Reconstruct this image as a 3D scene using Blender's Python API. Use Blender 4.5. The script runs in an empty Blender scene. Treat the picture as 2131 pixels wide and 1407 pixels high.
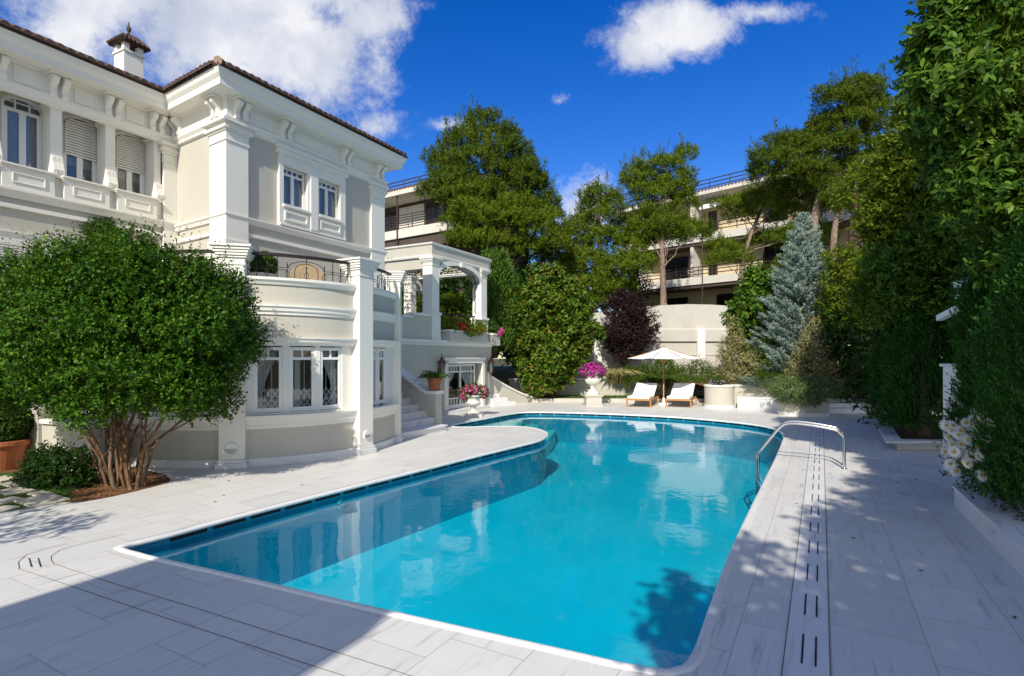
import bpy, bmesh, math, random
import numpy as np
from mathutils import Vector, geometry

random.seed(7)
RNG = np.random.default_rng(7)
scene = bpy.context.scene
COL = scene.collection
R = math.radians

# ------------------------------------------------------------------ camera
FPX, CX, HY, CAMH = 1150.0, 1065.5, 744.0, 2.0     # focal length, centre, horizon in photo pixels
cam_d = bpy.data.cameras.new('camera')
cam_d.sensor_width = 36.0
cam_d.lens = 36.0 * FPX / 2131.0
cam_d.shift_y = (HY - 703.5) / 2131.0
cam_d.clip_start = 0.05
cam_d.clip_end = 3000
cam = bpy.data.objects.new('camera', cam_d)
cam.location = (0, 0, CAMH)
cam.rotation_euler = (R(90), 0, 0)
COL.objects.link(cam)
scene.camera = cam

# ------------------------------------------------------------------ light
SUN_AZ, SUN_EL = 15.0, 36.0        # the light travels towards azimuth 15 degrees right of +Y
scene.view_settings.view_transform = 'Standard'
scene.view_settings.look = 'None'
scene.view_settings.exposure = 0.45
scene.view_settings.gamma = 1.0
sun_d = bpy.data.lights.new('sun', 'SUN')
sun_d.energy = 3.85
sun_d.angle = R(0.5)
sun_d.color = (1.0, 0.935, 0.82)
sun = bpy.data.objects.new('sun', sun_d)
sun_dir = Vector((math.sin(R(SUN_AZ)) * math.cos(R(SUN_EL)), math.cos(R(SUN_AZ)) * math.cos(R(SUN_EL)), -math.sin(R(SUN_EL))))
sun.rotation_euler = sun_dir.to_track_quat('-Z', 'Y').to_euler()
sun.location = (-10, -20, 30)
COL.objects.link(sun)

# ------------------------------------------------------------------ sky with clouds
world = bpy.data.worlds.new('World')
scene.world = world
world.use_nodes = True

class NT:
    """small helper to write node trees"""
    def __init__(s, tree):
        s.t = tree
    def n(s, kind, **kw):
        nd = s.t.nodes.new(kind)
        for k, v in kw.items():
            setattr(nd, k, v)
        return nd
    def put(s, sock, v):
        if isinstance(v, bpy.types.NodeSocket):
            s.t.links.new(v, sock)
        elif v is not None:
            sock.default_value = v
    def math(s, op, a, b=None, c=None, clamp=False):
        nd = s.n('ShaderNodeMath', operation=op, use_clamp=clamp)
        for i, v in enumerate((a, b, c)):
            if v is not None:
                s.put(nd.inputs[i], v)
        return nd.outputs[0]
    def vmath(s, op, a, b=None):
        nd = s.n('ShaderNodeVectorMath', operation=op)
        s.put(nd.inputs[0], a)
        if b is not None:
            s.put(nd.inputs[1], b)
        return nd.outputs[0] if op not in ('LENGTH', 'DOT_PRODUCT') else nd.outputs[1]
    def mix(s, fac, a, b, mode='MIX'):
        nd = s.n('ShaderNodeMix', data_type='RGBA', blend_type=mode)
        s.put(nd.inputs[0], fac)
        s.put(nd.inputs[6], a)
        s.put(nd.inputs[7], b)
        return nd.outputs[2]
    def noise(s, vec, scale, detail=4, rough=0.55, dist=0.0):
        nd = s.n('ShaderNodeTexNoise')
        nd.inputs['Scale'].default_value = scale
        nd.inputs['Detail'].default_value = detail
        nd.inputs['Roughness'].default_value = rough
        nd.inputs['Distortion'].default_value = dist
        if vec is not None:
            s.put(nd.inputs['Vector'], vec)
        return nd.outputs[0]
    def ramp(s, fac, stops):
        nd = s.n('ShaderNodeValToRGB')
        el = nd.color_ramp.elements
        while len(el) > 1:
            el.remove(el[0])
        for i, (p, c) in enumerate(stops):
            e = el[0] if i == 0 else el.new(p)
            e.position = p
            e.color = (*c, 1) if len(c) == 3 else c
        s.put(nd.inputs[0], fac)
        return nd.outputs[0]
    def maprange(s, v, a, b, c=0.0, d=1.0, smooth=True):
        nd = s.n('ShaderNodeMapRange', interpolation_type='SMOOTHSTEP' if smooth else 'LINEAR')
        s.put(nd.inputs[0], v)
        for i, x in enumerate((a, b, c, d)):
            nd.inputs[i + 1].default_value = x
        return nd.outputs[0]

def make_sky():
    t = world.node_tree
    t.nodes.clear()
    k = NT(t)
    sky = k.n('ShaderNodeTexSky', sky_type='NISHITA')
    sky.sun_disc = False
    sky.sun_elevation = R(SUN_EL)
    sky.sun_rotation = R(180 + SUN_AZ)
    sky.air_density = 1.0
    sky.dust_density = 0.3
    sky.ozone_density = 3.0
    hsv = k.n('ShaderNodeHueSaturation')
    hsv.inputs['Hue'].default_value = 0.521
    hsv.inputs['Saturation'].default_value = 1.42
    hsv.inputs['Value'].default_value = 0.80
    k.put(hsv.inputs['Color'], sky.outputs[0])
    dirv = k.n('ShaderNodeTexCoord').outputs['Generated']
    sep = k.n('ShaderNodeSeparateXYZ')
    k.put(sep.inputs[0], dirv)
    # unseen sunward half: whitened, with cloud added there for neutral fill light
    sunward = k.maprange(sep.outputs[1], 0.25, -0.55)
    fill_cloud = k.noise(dirv, 2.6, 5, 0.6, 0.4)
    fill_sky = k.mix(k.maprange(fill_cloud, 0.35, 0.7, 0.25, 0.75), sky.outputs[0], (3.4, 3.3, 3.2, 1))
    skycol = k.mix(sunward, hsv.outputs[0], fill_sky)
    y = k.math('MAXIMUM', sep.outputs[1], 0.05)
    # gnomonic sky coordinates about the +Y compass direction
    u = k.math('DIVIDE', sep.outputs[0], y)
    v = k.math('DIVIDE', sep.outputs[2], y)
    n_big = k.noise(dirv, 5.0, 7, 0.62, 0.3)
    n_small = k.noise(dirv, 16.0, 9, 0.74, 0.2)
    blobs = [  # centre u, centre v, radius u, radius v, weight
        (-0.52, 0.60, 0.28, 0.19, 1.15), (-0.66, 0.66, 0.28, 0.15, 1.0), (-0.37, 0.54, 0.20, 0.13, 1.05), (-0.45, 0.52, 0.16, 0.09, .9), (-0.24, 0.54, 0.08, 0.11, 0.72), (-0.26, 0.62, 0.09, 0.10, 0.9), (-0.79, 0.60, 0.10, 0.13, .62),
        (-0.30, 0.66, 0.13, 0.10, 0.75), (0.31, 0.60, 0.13, 0.055, 0.95), (0.22, 0.565, 0.07, 0.05, 0.75), (0.45, 0.625, 0.11, 0.03, 0.8),
        (-0.25, 0.415, 0.10, 0.05, 0.62), (-0.12, 0.42, 0.06, 0.016, 0.42), (0.085, 0.465, 0.016, 0.010, 0.30),
        (0.13, 0.27, 0.10, 0.07, 0.85), (0.30, 0.26, 0.14, 0.05, 0.6), (-0.26, 0.46, 0.05, 0.03, 0.5),
    ]
    dens = None
    for (a, b, ra, rb, w) in blobs:
        du = k.math('DIVIDE', k.math('SUBTRACT', u, a), ra)
        dv = k.math('DIVIDE', k.math('SUBTRACT', v, b), rb)
        r2 = k.math('ADD', k.math('MULTIPLY', du, du), k.math('MULTIPLY', dv, dv))
        g = k.math('MULTIPLY', k.math('SUBTRACT', 1.0, k.math('SQRT', r2)), w)
        dens = g if dens is None else k.math('MAXIMUM', dens, g)
    dens = k.math('MAXIMUM', dens, -0.8)
    d2 = k.math('ADD', dens, k.math('MULTIPLY', k.math('SUBTRACT', n_big, 0.5), 1.9))
    d2 = k.math('ADD', d2, k.math('MULTIPLY', k.math('SUBTRACT', n_small, 0.5), 1.5))
    alpha = k.maprange(d2, 0.0, 0.75)
    front = k.maprange(sep.outputs[1], 0.1, 0.25)
    alpha = k.math('MULTIPLY', alpha, front)
    body = k.noise(dirv, 9.0, 5, 0.55, 0.2)
    ccol = k.ramp(body, [(0.34, (2.7, 2.95, 3.6)), (0.52, (3.6, 3.75, 4.15)), (0.66, (4.7, 4.7, 4.75))])
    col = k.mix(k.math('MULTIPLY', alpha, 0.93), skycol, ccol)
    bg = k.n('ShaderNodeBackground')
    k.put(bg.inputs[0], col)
    bg.inputs[1].default_value = 0.15
    out = k.n('ShaderNodeOutputWorld')
    t.links.new(bg.outputs[0], out.inputs[0])
make_sky()

# ------------------------------------------------------------------ measuring helpers (metres from photo measurements)
def W(px, py, d):
    return Vector(((px - CX) / FPX * d, d, CAMH - (py - HY) / FPX * d))
def G(px, py, z=0.0):
    return W(px, py, (CAMH - z) * FPX / (py - HY))
def unit(x, y):
    l = math.hypot(x, y)
    return Vector((x / l, y / l))

class Frame:
    """vertical plane frame: u along the wall, n outwards, z up"""
    def __init__(s, o, u, n):
        s.o, s.u, s.n = Vector(o[:2]), Vector(u), Vector(n)
    def p(s, u, n, z):
        q = s.o + s.u * u + s.n * n
        return Vector((q.x, q.y, z))
    def pick(s, px, py, n=0.0):
        dx = (px - CX) / FPX
        t = (s.o.dot(s.n) + n) / (dx * s.n.x + s.n.y)
        q = Vector((dx * t, t)) - s.o
        return q.dot(s.u), CAMH - (py - HY) / FPX * t
    def pu(s, px, n=0.0):
        return s.pick(px, HY, n)[0]
    def pz(s, px, py, n=0.0):
        return s.pick(px, py, n)[1]

# ------------------------------------------------------------------ mesh builder
WLOC = {}
def link(o):
    COL.objects.link(o)
    return o
def setp(o, label=None, cat=None, group=None, kind=None):
    for k, v in (('label', label), ('category', cat), ('group', group), ('kind', kind)):
        if v:
            o[k] = v
    return o
def thing(name, label, cat, loc, group=None):
    o = link(bpy.data.objects.new(name, None))
    o.location = loc
    o.empty_display_size = 0.2
    WLOC[o.name] = Vector(loc)
    return setp(o, label, cat, group)
def mesh_obj(name, v, f, m, parent=None, smooth=False, origin=None):
    if parent is not None:
        org = WLOC[parent.name]
    elif origin is not None:
        org = Vector(origin)
    else:
        a = np.array(v)
        org = Vector(((a[:, 0].min() + a[:, 0].max()) / 2, (a[:, 1].min() + a[:, 1].max()) / 2, a[:, 2].min()))
    me = bpy.data.meshes.new(name)
    me.from_pydata([(p[0] - org[0], p[1] - org[1], p[2] - org[2]) for p in v], [], f)
    if smooth:
        me.polygons.foreach_set('use_smooth', [True] * len(me.polygons))
    me.materials.append(m)
    me.update()
    o = link(bpy.data.objects.new(name, me))
    if parent is not None:
        o.parent = parent
        WLOC[o.name] = org
    else:
        o.location = org
        WLOC[o.name] = org
    return o

class MB:
    def __init__(s):
        s.v, s.f = [], []
    def add(s, v, f):
        b = len(s.v)
        s.v += [Vector(p) for p in v]
        s.f += [tuple(i + b for i in q) for q in f]
        return s
    def hexa(s, q):
        return s.add(q, [(0, 3, 2, 1), (4, 5, 6, 7), (0, 1, 5, 4), (1, 2, 6, 5), (2, 3, 7, 6), (3, 0, 4, 7)])
    def box(s, fr, u0, u1, n0, n1, z0, z1):
        p = fr.p
        return s.hexa([p(u0, n0, z0), p(u1, n0, z0), p(u1, n1, z0), p(u0, n1, z0), p(u0, n0, z1), p(u1, n0, z1), p(u1, n1, z1), p(u0, n1, z1)])
    def wbox(s, c, sx, sy, z0, z1):
        x, y = c[0], c[1]
        return s.hexa([(x - sx / 2, y - sy / 2, z0), (x + sx / 2, y - sy / 2, z0), (x + sx / 2, y + sy / 2, z0), (x - sx / 2, y + sy / 2, z0),
                       (x - sx / 2, y - sy / 2, z1), (x + sx / 2, y - sy / 2, z1), (x + sx / 2, y + sy / 2, z1), (x - sx / 2, y + sy / 2, z1)])
    def prism(s, pts, z0, z1, top=None):
        n = len(pts)
        top = top or pts
        v = [(p[0], p[1], z0) for p in pts] + [(p[0], p[1], z1) for p in top]
        f = [(i, (i + 1) % n, n + (i + 1) % n, n + i) for i in range(n)]
        tri = geometry.tessellate_polygon([[Vector((p[0], p[1], 0)) for p in pts]])
        f += [tuple(t) for t in tri] + [tuple(n + i for i in t) for t in tri]
        return s.add(v, f)
    def sheet(s, loops, z):
        """flat sheet, loops[0] the outline, the rest holes"""
        flat = [p for l in loops for p in l]
        tri = geometry.tessellate_polygon([[Vector((p[0], p[1], 0)) for p in l] for l in loops])
        f = []
        for t in tri:
            a, b, c = (flat[i] for i in t)
            cr = (b[0] - a[0]) * (c[1] - a[1]) - (b[1] - a[1]) * (c[0] - a[0])
            f.append(tuple(t) if cr > 0 else tuple(reversed(t)))
        return s.add([(p[0], p[1], z) for p in flat], f)
    def wall(s, fr, outer, holes, n0, depth):
        """slab in a frame plane with openings; outer and holes are (u, z) lists"""
        loops = [outer] + list(holes)
        flat = [p for l in loops for p in l]
        tri = geometry.tessellate_polygon([[Vector((p[0], p[1], 0)) for p in l] for l in loops])
        s.add([fr.p(a, n0, b) for a, b in flat], tri)
        for l in loops:
            k = len(l)
            s.add([fr.p(a, n0, b) for a, b in l] + [fr.p(a, n0 - depth, b) for a, b in l], [(i, (i + 1) % k, k + (i + 1) % k, k + i) for i in range(k)])
        return s.add([fr.p(a, n0 - depth, b) for a, b in flat], [tuple(reversed(t)) for t in tri])
    def plate(s, fr, poly, n0, n1):
        return s.wall(fr, poly, [], max(n0, n1), abs(n1 - n0))
    def extr_u(s, fr, prof, u0, u1):
        """profile of (n, z) extruded along u"""
        k = len(prof)
        tri = geometry.tessellate_polygon([[Vector((a, b, 0)) for a, b in prof]])
        s.add([fr.p(u0, a, b) for a, b in prof] + [fr.p(u1, a, b) for a, b in prof],
              [(i, (i + 1) % k, k + (i + 1) % k, k + i) for i in range(k)] + [tuple(t) for t in tri] + [tuple(k + i for i in t) for t in tri])
        return s
    def sweep(s, path, prof, closed=False, caps=True, zs=None):
        """profile (side, z) swept along a plan path; side is to the right of travel"""
        path = [Vector((p[0], p[1])) for p in path]
        n, k = len(path), len(prof)
        v = []
        for i in range(n):
            a = path[i - 1] if (i > 0 or closed) else None
            c = path[(i + 1) % n] if (i < n - 1 or closed) else None
            t1 = (path[i] - a).normalized() if a is not None else None
            t2 = (c - path[i]).normalized() if c is not None else None
            t1 = t1 or t2
            t2 = t2 or t1
            r1, r2 = Vector((t1.y, -t1.x)), Vector((t2.y, -t2.x))
            m = r1 + r2
            m = m / max(0.25, m.dot(r1)) if m.length > 1e-6 else r1
            z0 = zs[i] if zs else 0.0
            v += [(path[i].x + m.x * q, path[i].y + m.y * q, z + z0) for q, z in prof]
        f = []
        for i in range(n if closed else n - 1):
            j = (i + 1) % n
            f += [(i * k + q, j * k + q, j * k + (q + 1) % k, i * k + (q + 1) % k) for q in range(k)]
        if not closed and caps:
            tri = geometry.tessellate_polygon([[Vector((a, b, 0)) for a, b in prof]])
            f += [tuple(t) for t in tri] + [tuple((n - 1) * k + i for i in t) for t in tri]
        return s.add(v, f)
    def strip(s, path, z0, z1, closed=False):
        n = len(path)
        v = [(p[0], p[1], z0) for p in path] + [(p[0], p[1], z1) for p in path]
        return s.add(v, [(i, (i + 1) % n, n + (i + 1) % n, n + i) for i in range(n if closed else n - 1)])
    def lathe(s, c, prof, seg=20, sx=1.0):
        n = len(prof)
        v = []
        for i in range(seg):
            a = 2 * math.pi * i / seg
            v += [(c[0] + r * math.cos(a) * sx, c[1] + r * math.sin(a), c[2] + z) for r, z in prof]
        f = [(i * n + j, ((i + 1) % seg) * n + j, ((i + 1) % seg) * n + j + 1, i * n + j + 1) for i in range(seg) for j in range(n - 1)]
        return s.add(v, f)
    def tube(s, path, rad, seg=6, caps=True):
        path = [Vector(p) for p in path]
        n = len(path)
        if not isinstance(rad, (list, tuple)):
            rad = [rad] * n
        up = None
        v = []
        for i in range(n):
            t = (path[min(i + 1, n - 1)] - path[max(i - 1, 0)]).normalized()
            if up is None:
                up = Vector((0, 0, 1)) if abs(t.z) < 0.9 else Vector((1, 0, 0))
            a = t.cross(up)
            a = a.normalized() if a.length > 1e-5 else t.orthogonal().normalized()
            b = a.cross(t).normalized()
            up = b
            for j in range(seg):
                th = 2 * math.pi * j / seg
                v.append(path[i] + (a * math.cos(th) + b * math.sin(th)) * rad[i])
        f = [(i * seg + j, i * seg + (j + 1) % seg, (i + 1) * seg + (j + 1) % seg, (i + 1) * seg + j) for i in range(n - 1) for j in range(seg)]
        if caps:
            f += [tuple(range(seg)), tuple(range((n - 1) * seg, n * seg))]
        return s.add(v, f)
    def build(s, name, m, parent=None, smooth=False, bevel=0.0, origin=None):
        o = mesh_obj(name, s.v, s.f, m, parent, smooth, origin)
        if bevel:
            b = o.modifiers.new('bevel', 'BEVEL')
            b.width = bevel
            b.segments = 2
            b.limit_method = 'ANGLE'
            b.angle_limit = R(40)
        return o

def fix_normals(o):
    bm = bmesh.new()
    bm.from_mesh(o.data)
    bmesh.ops.recalc_face_normals(bm, faces=bm.faces)
    bm.to_mesh(o.data)
    bm.free()
    return o

def catmull(pts, per=6, closed=True):
    out = []
    n = len(pts)
    P = [Vector((p[0], p[1])) for p in pts]
    for i in range(n if closed else n - 1):
        if closed:
            a, b, c, d = P[(i - 1) % n], P[i], P[(i + 1) % n], P[(i + 2) % n]
        else:
            a, b, c, d = P[max(i - 1, 0)], P[i], P[i + 1], P[min(i + 2, n - 1)]
        m = max(1, min(per, int((c - b).length / 0.12)))
        for j in range(m):
            t = j / m
            out.append(0.5 * ((2 * b) + (c - a) * t + (2 * a - 5 * b + 4 * c - d) * t * t + (-a + 3 * b - 3 * c + d) * t ** 3))
    if not closed:
        out.append(P[-1])
    return out
def arc(c, r, a0, a1, n):
    return [Vector((c[0] + r * math.cos(R(a0 + (a1 - a0) * i / n)), c[1] + r * math.sin(R(a0 + (a1 - a0) * i / n)))) for i in range(n + 1)]

# ------------------------------------------------------------------ materials
MATS = {}
def new_mat(name):
    m = bpy.data.materials.new(name)
    m.use_nodes = True
    m.node_tree.nodes.clear()
    MATS[name] = m
    return m, NT(m.node_tree)
def finish(m, k, sh, disp=None):
    out = k.n('ShaderNodeOutputMaterial')
    m.node_tree.links.new(sh, out.inputs[0])
def principled(k, col, rough=0.6, metal=0.0, normal=None, spec=0.5):
    b = k.n('ShaderNodeBsdfPrincipled')
    k.put(b.inputs['Base Color'], col if isinstance(col, bpy.types.NodeSocket) else (*col, 1))
    k.put(b.inputs['Roughness'], rough)
    b.inputs['Metallic'].default_value = metal
    b.inputs['Specular IOR Level'].default_value = spec
    if normal is not None:
        k.put(b.inputs['Normal'], normal)
    return b.outputs[0]
def bump(k, h, strength=0.2, dist=0.02):
    b = k.n('ShaderNodeBump')
    b.inputs['Strength'].default_value = strength
    b.inputs['Distance'].default_value = dist
    k.put(b.inputs['Height'], h)
    return b.outputs[0]
def pos(k):
    return k.n('ShaderNodeNewGeometry').outputs['Position']
def plaster(name, c, var=0.06, rough=0.75, scale=1.3, streak=True, bmp=0.15):
    m, k = new_mat(name)
    p = pos(k)
    mp = k.n('ShaderNodeMapping')
    mp.inputs['Scale'].default_value = (1, 1, 0.35 if streak else 1)
    k.put(mp.inputs[0], p)
    n1 = k.noise(mp.outputs[0], scale, 6, 0.6)
    dk = tuple(x * (1 - var * 2.2) for x in c)
    lt = tuple(min(0.9, x * (1 + var)) for x in c)
    col = k.ramp(n1, [(0.28, dk), (0.52, c), (0.75, lt)])
    n2 = k.noise(p, 90, 3, 0.6)
    finish(m, k, principled(k, col, rough, normal=bump(k, n2, bmp, 0.004)))
    return m
def simple(name, c, rough=0.5, metal=0.0, var=0.12, scale=8, spec=0.5):
    m, k = new_mat(name)
    n1 = k.noise(pos(k), scale, 4, 0.6)
    col = k.ramp(n1, [(0.3, tuple(x * (1 - var) for x in c)), (0.7, tuple(min(0.95, x * (1 + var)) for x in c))])
    finish(m, k, principled(k, col, rough, metal, spec=spec))
    return m

PAX = unit(643.5, 1150)           # the long axis of the pool and paving
PANG = math.atan2(PAX.y, PAX.x)
def marble(name, tiles=None, base=(0.74, 0.72, 0.67), shift=(0, 0)):
    m, k = new_mat(name)
    p = pos(k)
    mp = k.n('ShaderNodeMapping', vector_type='TEXTURE')
    mp.inputs['Rotation'].default_value = (0, 0, PANG)
    mp.inputs['Location'].default_value = (shift[0], shift[1], 0)
    k.put(mp.inputs[0], p)
    q = mp.outputs[0]
    tone = None
    if tiles:
        br = k.n('ShaderNodeTexBrick')
        br.offset = 0.37
        br.offset_frequency = 2
        br.inputs['Scale'].default_value = 1.0
        br.inputs['Mortar Size'].default_value = 0.0055
        br.inputs['Mortar Smooth'].default_value = 0.3
        br.inputs['Brick Width'].default_value = tiles[0]
        br.inputs['Row Height'].default_value = tiles[1]
        br.inputs['Color1'].default_value = (0, 0, 0, 1)
        br.inputs['Color2'].default_value = (1, 1, 1, 1)
        k.put(br.inputs[0], q)
        tone = br.outputs[0]
        q2 = k.vmath('ADD', q, k.vmath('SCALE', tone))
        sc = q2.node.inputs[1].links[0].from_node
        sc.inputs['Scale'].default_value = 9.0
        q = q2
    st = k.n('ShaderNodeMapping')
    st.inputs['Rotation'].default_value = (0, 0, R(28))
    st.inputs['Scale'].default_value = (0.55, 6.0, 1.0)
    k.put(st.inputs[0], q)
    veins = k.noise(st.outputs[0], 1.7, 9, 0.68, 0.55)
    cloud = k.noise(q, 2.1, 5, 0.6, 0.5)
    grey = tuple(x * y for x, y in zip(base, (0.56, 0.585, 0.61)))
    mid = tuple(x * y for x, y in zip(base, (0.93, 0.935, 0.945)))
    col = k.ramp(veins, [(0.29, grey), (0.41, mid), (0.51, base), (0.60, mid), (0.71, grey)])
    col = k.mix(k.maprange(cloud, 0.35, 0.75, 0.0, 0.35), col, (*mid, 1))
    if tiles:
        col = k.mix(k.math('MULTIPLY', tone, 0.22), col, (*grey, 1))
        col = k.mix(k.math('MULTIPLY', br.outputs[1], 0.5), col, (0.30, 0.22, 0.17, 1))
        stain = k.noise(p, 0.7, 6, 0.7)
        col = k.mix(k.maprange(stain, 0.55, 0.8, 0.0, 0.22), col, (0.52, 0.47, 0.41, 1))
    rough = k.maprange(cloud, 0.3, 0.7, 0.38, 0.6)
    finish(m, k, principled(k, col, rough, normal=bump(k, k.noise(p, 40, 4, 0.6), 0.06, 0.005), spec=0.4))
    return m

def foliage(name, cols, trans=0.25, rough=0.45, spec=0.4):
    rough, spec = max(rough, 0.45), spec * 0.3
    """leaf colour varies from leaf to leaf and from clump to clump (real leaf colour, no shading)"""
    m, k = new_mat(name)
    g = k.n('ShaderNodeNewGeometry')
    n1 = k.noise(g.outputs['Position'], 1.1, 3, 0.6)
    fac = k.math('ADD', k.math('MULTIPLY', g.outputs['Random Per Island'], 0.62), k.math('MULTIPLY', n1, 0.45))
    st = [(0.12 + 0.76 * i / max(1, len(cols) - 1), c) for i, c in enumerate(cols)]
    col = k.ramp(fac, st)
    a = principled(k, col, rough, spec=spec)
    tr = k.n('ShaderNodeBsdfTranslucent')
    k.put(tr.inputs[0], k.mix(0.45, col, (0.16, 0.20, 0.01, 1)))
    mx = k.n('ShaderNodeMixShader')
    mx.inputs[0].default_value = trans
    m.node_tree.links.new(a, mx.inputs[1])
    m.node_tree.links.new(tr.outputs[0], mx.inputs[2])
    finish(m, k, mx.outputs[0])
    return m
def bark(name, c1, c2):
    m, k = new_mat(name)
    mp = k.n('ShaderNodeMapping')
    mp.inputs['Scale'].default_value = (6, 6, 1.4)
    k.put(mp.inputs[0], pos(k))
    n1 = k.noise(mp.outputs[0], 3.0, 6, 0.65, 0.6)
    finish(m, k, principled(k, k.ramp(n1, [(0.35, c1), (0.65, c2)]), 0.85, normal=bump(k, n1, 0.6, 0.03), spec=0.2))
    return m
def glass_pane(name, tint=(0.75, 0.8, 0.82), f0=0.10):
    m, k = new_mat(name)
    tr = k.n('ShaderNodeBsdfTransparent')
    tr.inputs[0].default_value = (*tint, 1)
    gl = k.n('ShaderNodeBsdfGlossy')
    gl.inputs['Roughness'].default_value = 0.02
    lw = k.n('ShaderNodeLayerWeight')
    lw.inputs[0].default_value = 0.35
    mx = k.n('ShaderNodeMixShader')
    k.put(mx.inputs[0], k.math('ADD', k.math('MULTIPLY', lw.outputs[0], 0.5), f0, clamp=True))
    m.node_tree.links.new(tr.outputs[0], mx.inputs[1])
    m.node_tree.links.new(gl.outputs[0], mx.inputs[2])
    finish(m, k, mx.outputs[0])
    return m
def water_mat():
    m, k = new_mat('pool_water')
    p = pos(k)
    mp = k.n('ShaderNodeMapping', vector_type='TEXTURE')
    mp.inputs['Rotation'].default_value = (0, 0, PANG)
    mp.inputs['Scale'].default_value = (1.0, 1.0, 1.0)
    k.put(mp.inputs[0], p)
    h = k.math('ADD', k.noise(mp.outputs[0], 1.6, 2, 0.5, 0.2), k.math('MULTIPLY', k.noise(mp.outputs[0], 7.5, 3, 0.55, 0.5), 0.16))
    nrm = bump(k, h, 0.10, 0.055)
    cosv = k.math('ABSOLUTE', k.vmath('DOT_PRODUCT', nrm, k.n('ShaderNodeNewGeometry').outputs['Incoming']))
    frs = k.math('ADD', 0.02, k.math('MULTIPLY', 0.98, k.math('POWER', k.math('SUBTRACT', 1.0, cosv, clamp=True), 5.0)))
    tr = k.n('ShaderNodeBsdfTransparent')
    tr.inputs[0].default_value = (0.22, 0.93, 0.98, 1)
    gl = k.n('ShaderNodeBsdfGlossy')
    gl.inputs['Roughness'].default_value = 0.015
    k.put(gl.inputs['Normal'], nrm)
    mx = k.n('ShaderNodeMixShader')
    k.put(mx.inputs[0], frs)
    m.node_tree.links.new(tr.outputs[0], mx.inputs[1])
    m.node_tree.links.new(gl.outputs[0], mx.inputs[2])
    finish(m, k, mx.outputs[0])
    return m
def tile_mat(name='pool_tile', ca=(0.003, 0.46, 0.58), cb=(0.006, 0.55, 0.68)):
    m, k = new_mat(name)
    p = pos(k)
    mp = k.n('ShaderNodeMapping', vector_type='TEXTURE')
    mp.inputs['Rotation'].default_value = (0, 0, PANG)
    k.put(mp.inputs[0], p)
    s = k.n('ShaderNodeSeparateXYZ')
    k.put(s.inputs[0], mp.outputs[0])
    def line(v, pitch, w):
        fr = k.math('FRACT', k.math('DIVIDE', v, pitch))
        return k.math('LESS_THAN', fr, w)
    g = k.math('MAXIMUM', line(s.outputs[0], 0.30, 0.02), line(s.outputs[2], 0.30, 0.025))
    g2 = k.math('MAXIMUM', line(s.outputs[0], 0.025, 0.12), line(s.outputs[1], 0.025, 0.12))
    n1 = k.noise(p, 0.8, 4, 0.6)
    n2 = k.noise(p, 45, 2, 0.5)
    col = k.ramp(k.math('ADD', k.math('MULTIPLY', n1, 0.6), k.math('MULTIPLY', n2, 0.4)), [(0.35, ca), (0.65, cb)])
    col = k.mix(k.math('MULTIPLY', g, 0.25), col, (0.10, 0.50, 0.62, 1))
    col = k.mix(k.math('MULTIPLY', g2, 0.10), col, (0.02, 0.42, 0.60, 1))
    finish(m, k, principled(k, col, 0.4))
    return m
def wood_mat(name, c1, c2, rough=0.45):
    m, k = new_mat(name)
    mp = k.n('ShaderNodeMapping')
    mp.inputs['Rotation'].default_value = (0, 0, -PANG)
    mp.inputs['Scale'].default_value = (1.2, 14, 14)
    k.put(mp.inputs[0], pos(k))
    n1 = k.noise(mp.outputs[0], 2.0, 5, 0.6, 0.6)
    finish(m, k, principled(k, k.ramp(n1, [(0.3, c1), (0.7, c2)]), rough))
    return m
def ground_mat(name, cs, scale=3.0):
    m, k = new_mat(name)
    p = pos(k)
    n1 = k.noise(p, scale, 7, 0.7, 0.3)
    n2 = k.noise(p, scale * 12, 4, 0.7)
    f = k.math('ADD', k.math('MULTIPLY', n1, 0.6), k.math('MULTIPLY', n2, 0.4))
    st = [(0.3 + 0.4 * i / (len(cs) - 1), c) for i, c in enumerate(cs)]
    finish(m, k, principled(k, k.ramp(f, st), 0.9, normal=bump(k, n2, 0.8, 0.03), spec=0.2))
    return m

M_WALL = plaster('greige_render', (0.515, 0.49, 0.42), 0.035)
M_TRIM = plaster('white_trim_paint', (0.80, 0.775, 0.705), 0.02, 0.55, bmp=0.08)
M_TRIM2 = plaster('white_window_paint', (0.80, 0.80, 0.78), 0.015, 0.35, bmp=0.03)
M_STUCCO = plaster('cream_garden_stucco', (0.50, 0.47, 0.40), 0.05, 0.85)
M_STUCCO_W = plaster('pale_garden_stucco', (0.50, 0.475, 0.42), 0.05, 0.8)
M_DECK = marble('marble_paving', (0.78, 0.59), shift=(0.1, 0.06))
M_MARBLE = marble('marble_block', None, (0.76, 0.75, 0.73))
M_COPING = marble('marble_coping', None, (0.76, 0.75, 0.72))
M_TILE = tile_mat()
M_TILE_WALL_SHADED = tile_mat('pool_wall_tile_shaded', (0.002, 0.22, 0.36), (0.004, 0.29, 0.44))  # darkened copy of the pool tile: the wall's shade is put into its colour
M_WATER = water_mat()
M_DARKSLOT = simple('dark_slot', (0.010, 0.011, 0.012), 0.8)
M_ROOF = simple('roof_tile', (0.075, 0.043, 0.03), 0.8, var=0.5, scale=9)
M_IRON = simple('dark_iron', (0.018, 0.014, 0.012), 0.5, 0.3)
M_HANDRAIL = simple('dark_handrail', (0.022, 0.013, 0.010), 0.45)
M_STEEL = simple('polished_steel', (0.72, 0.70, 0.66), 0.13, 1.0, var=0.05)
M_GLASS = glass_pane('window_glass')
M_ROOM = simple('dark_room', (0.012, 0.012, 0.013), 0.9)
M_CURTAIN = simple('white_curtain', (0.66, 0.65, 0.62), 0.9, var=0.08)
M_CURTAIN_B = simple('blue_grey_curtain', (0.42, 0.45, 0.52), 0.9, var=0.08)
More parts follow.
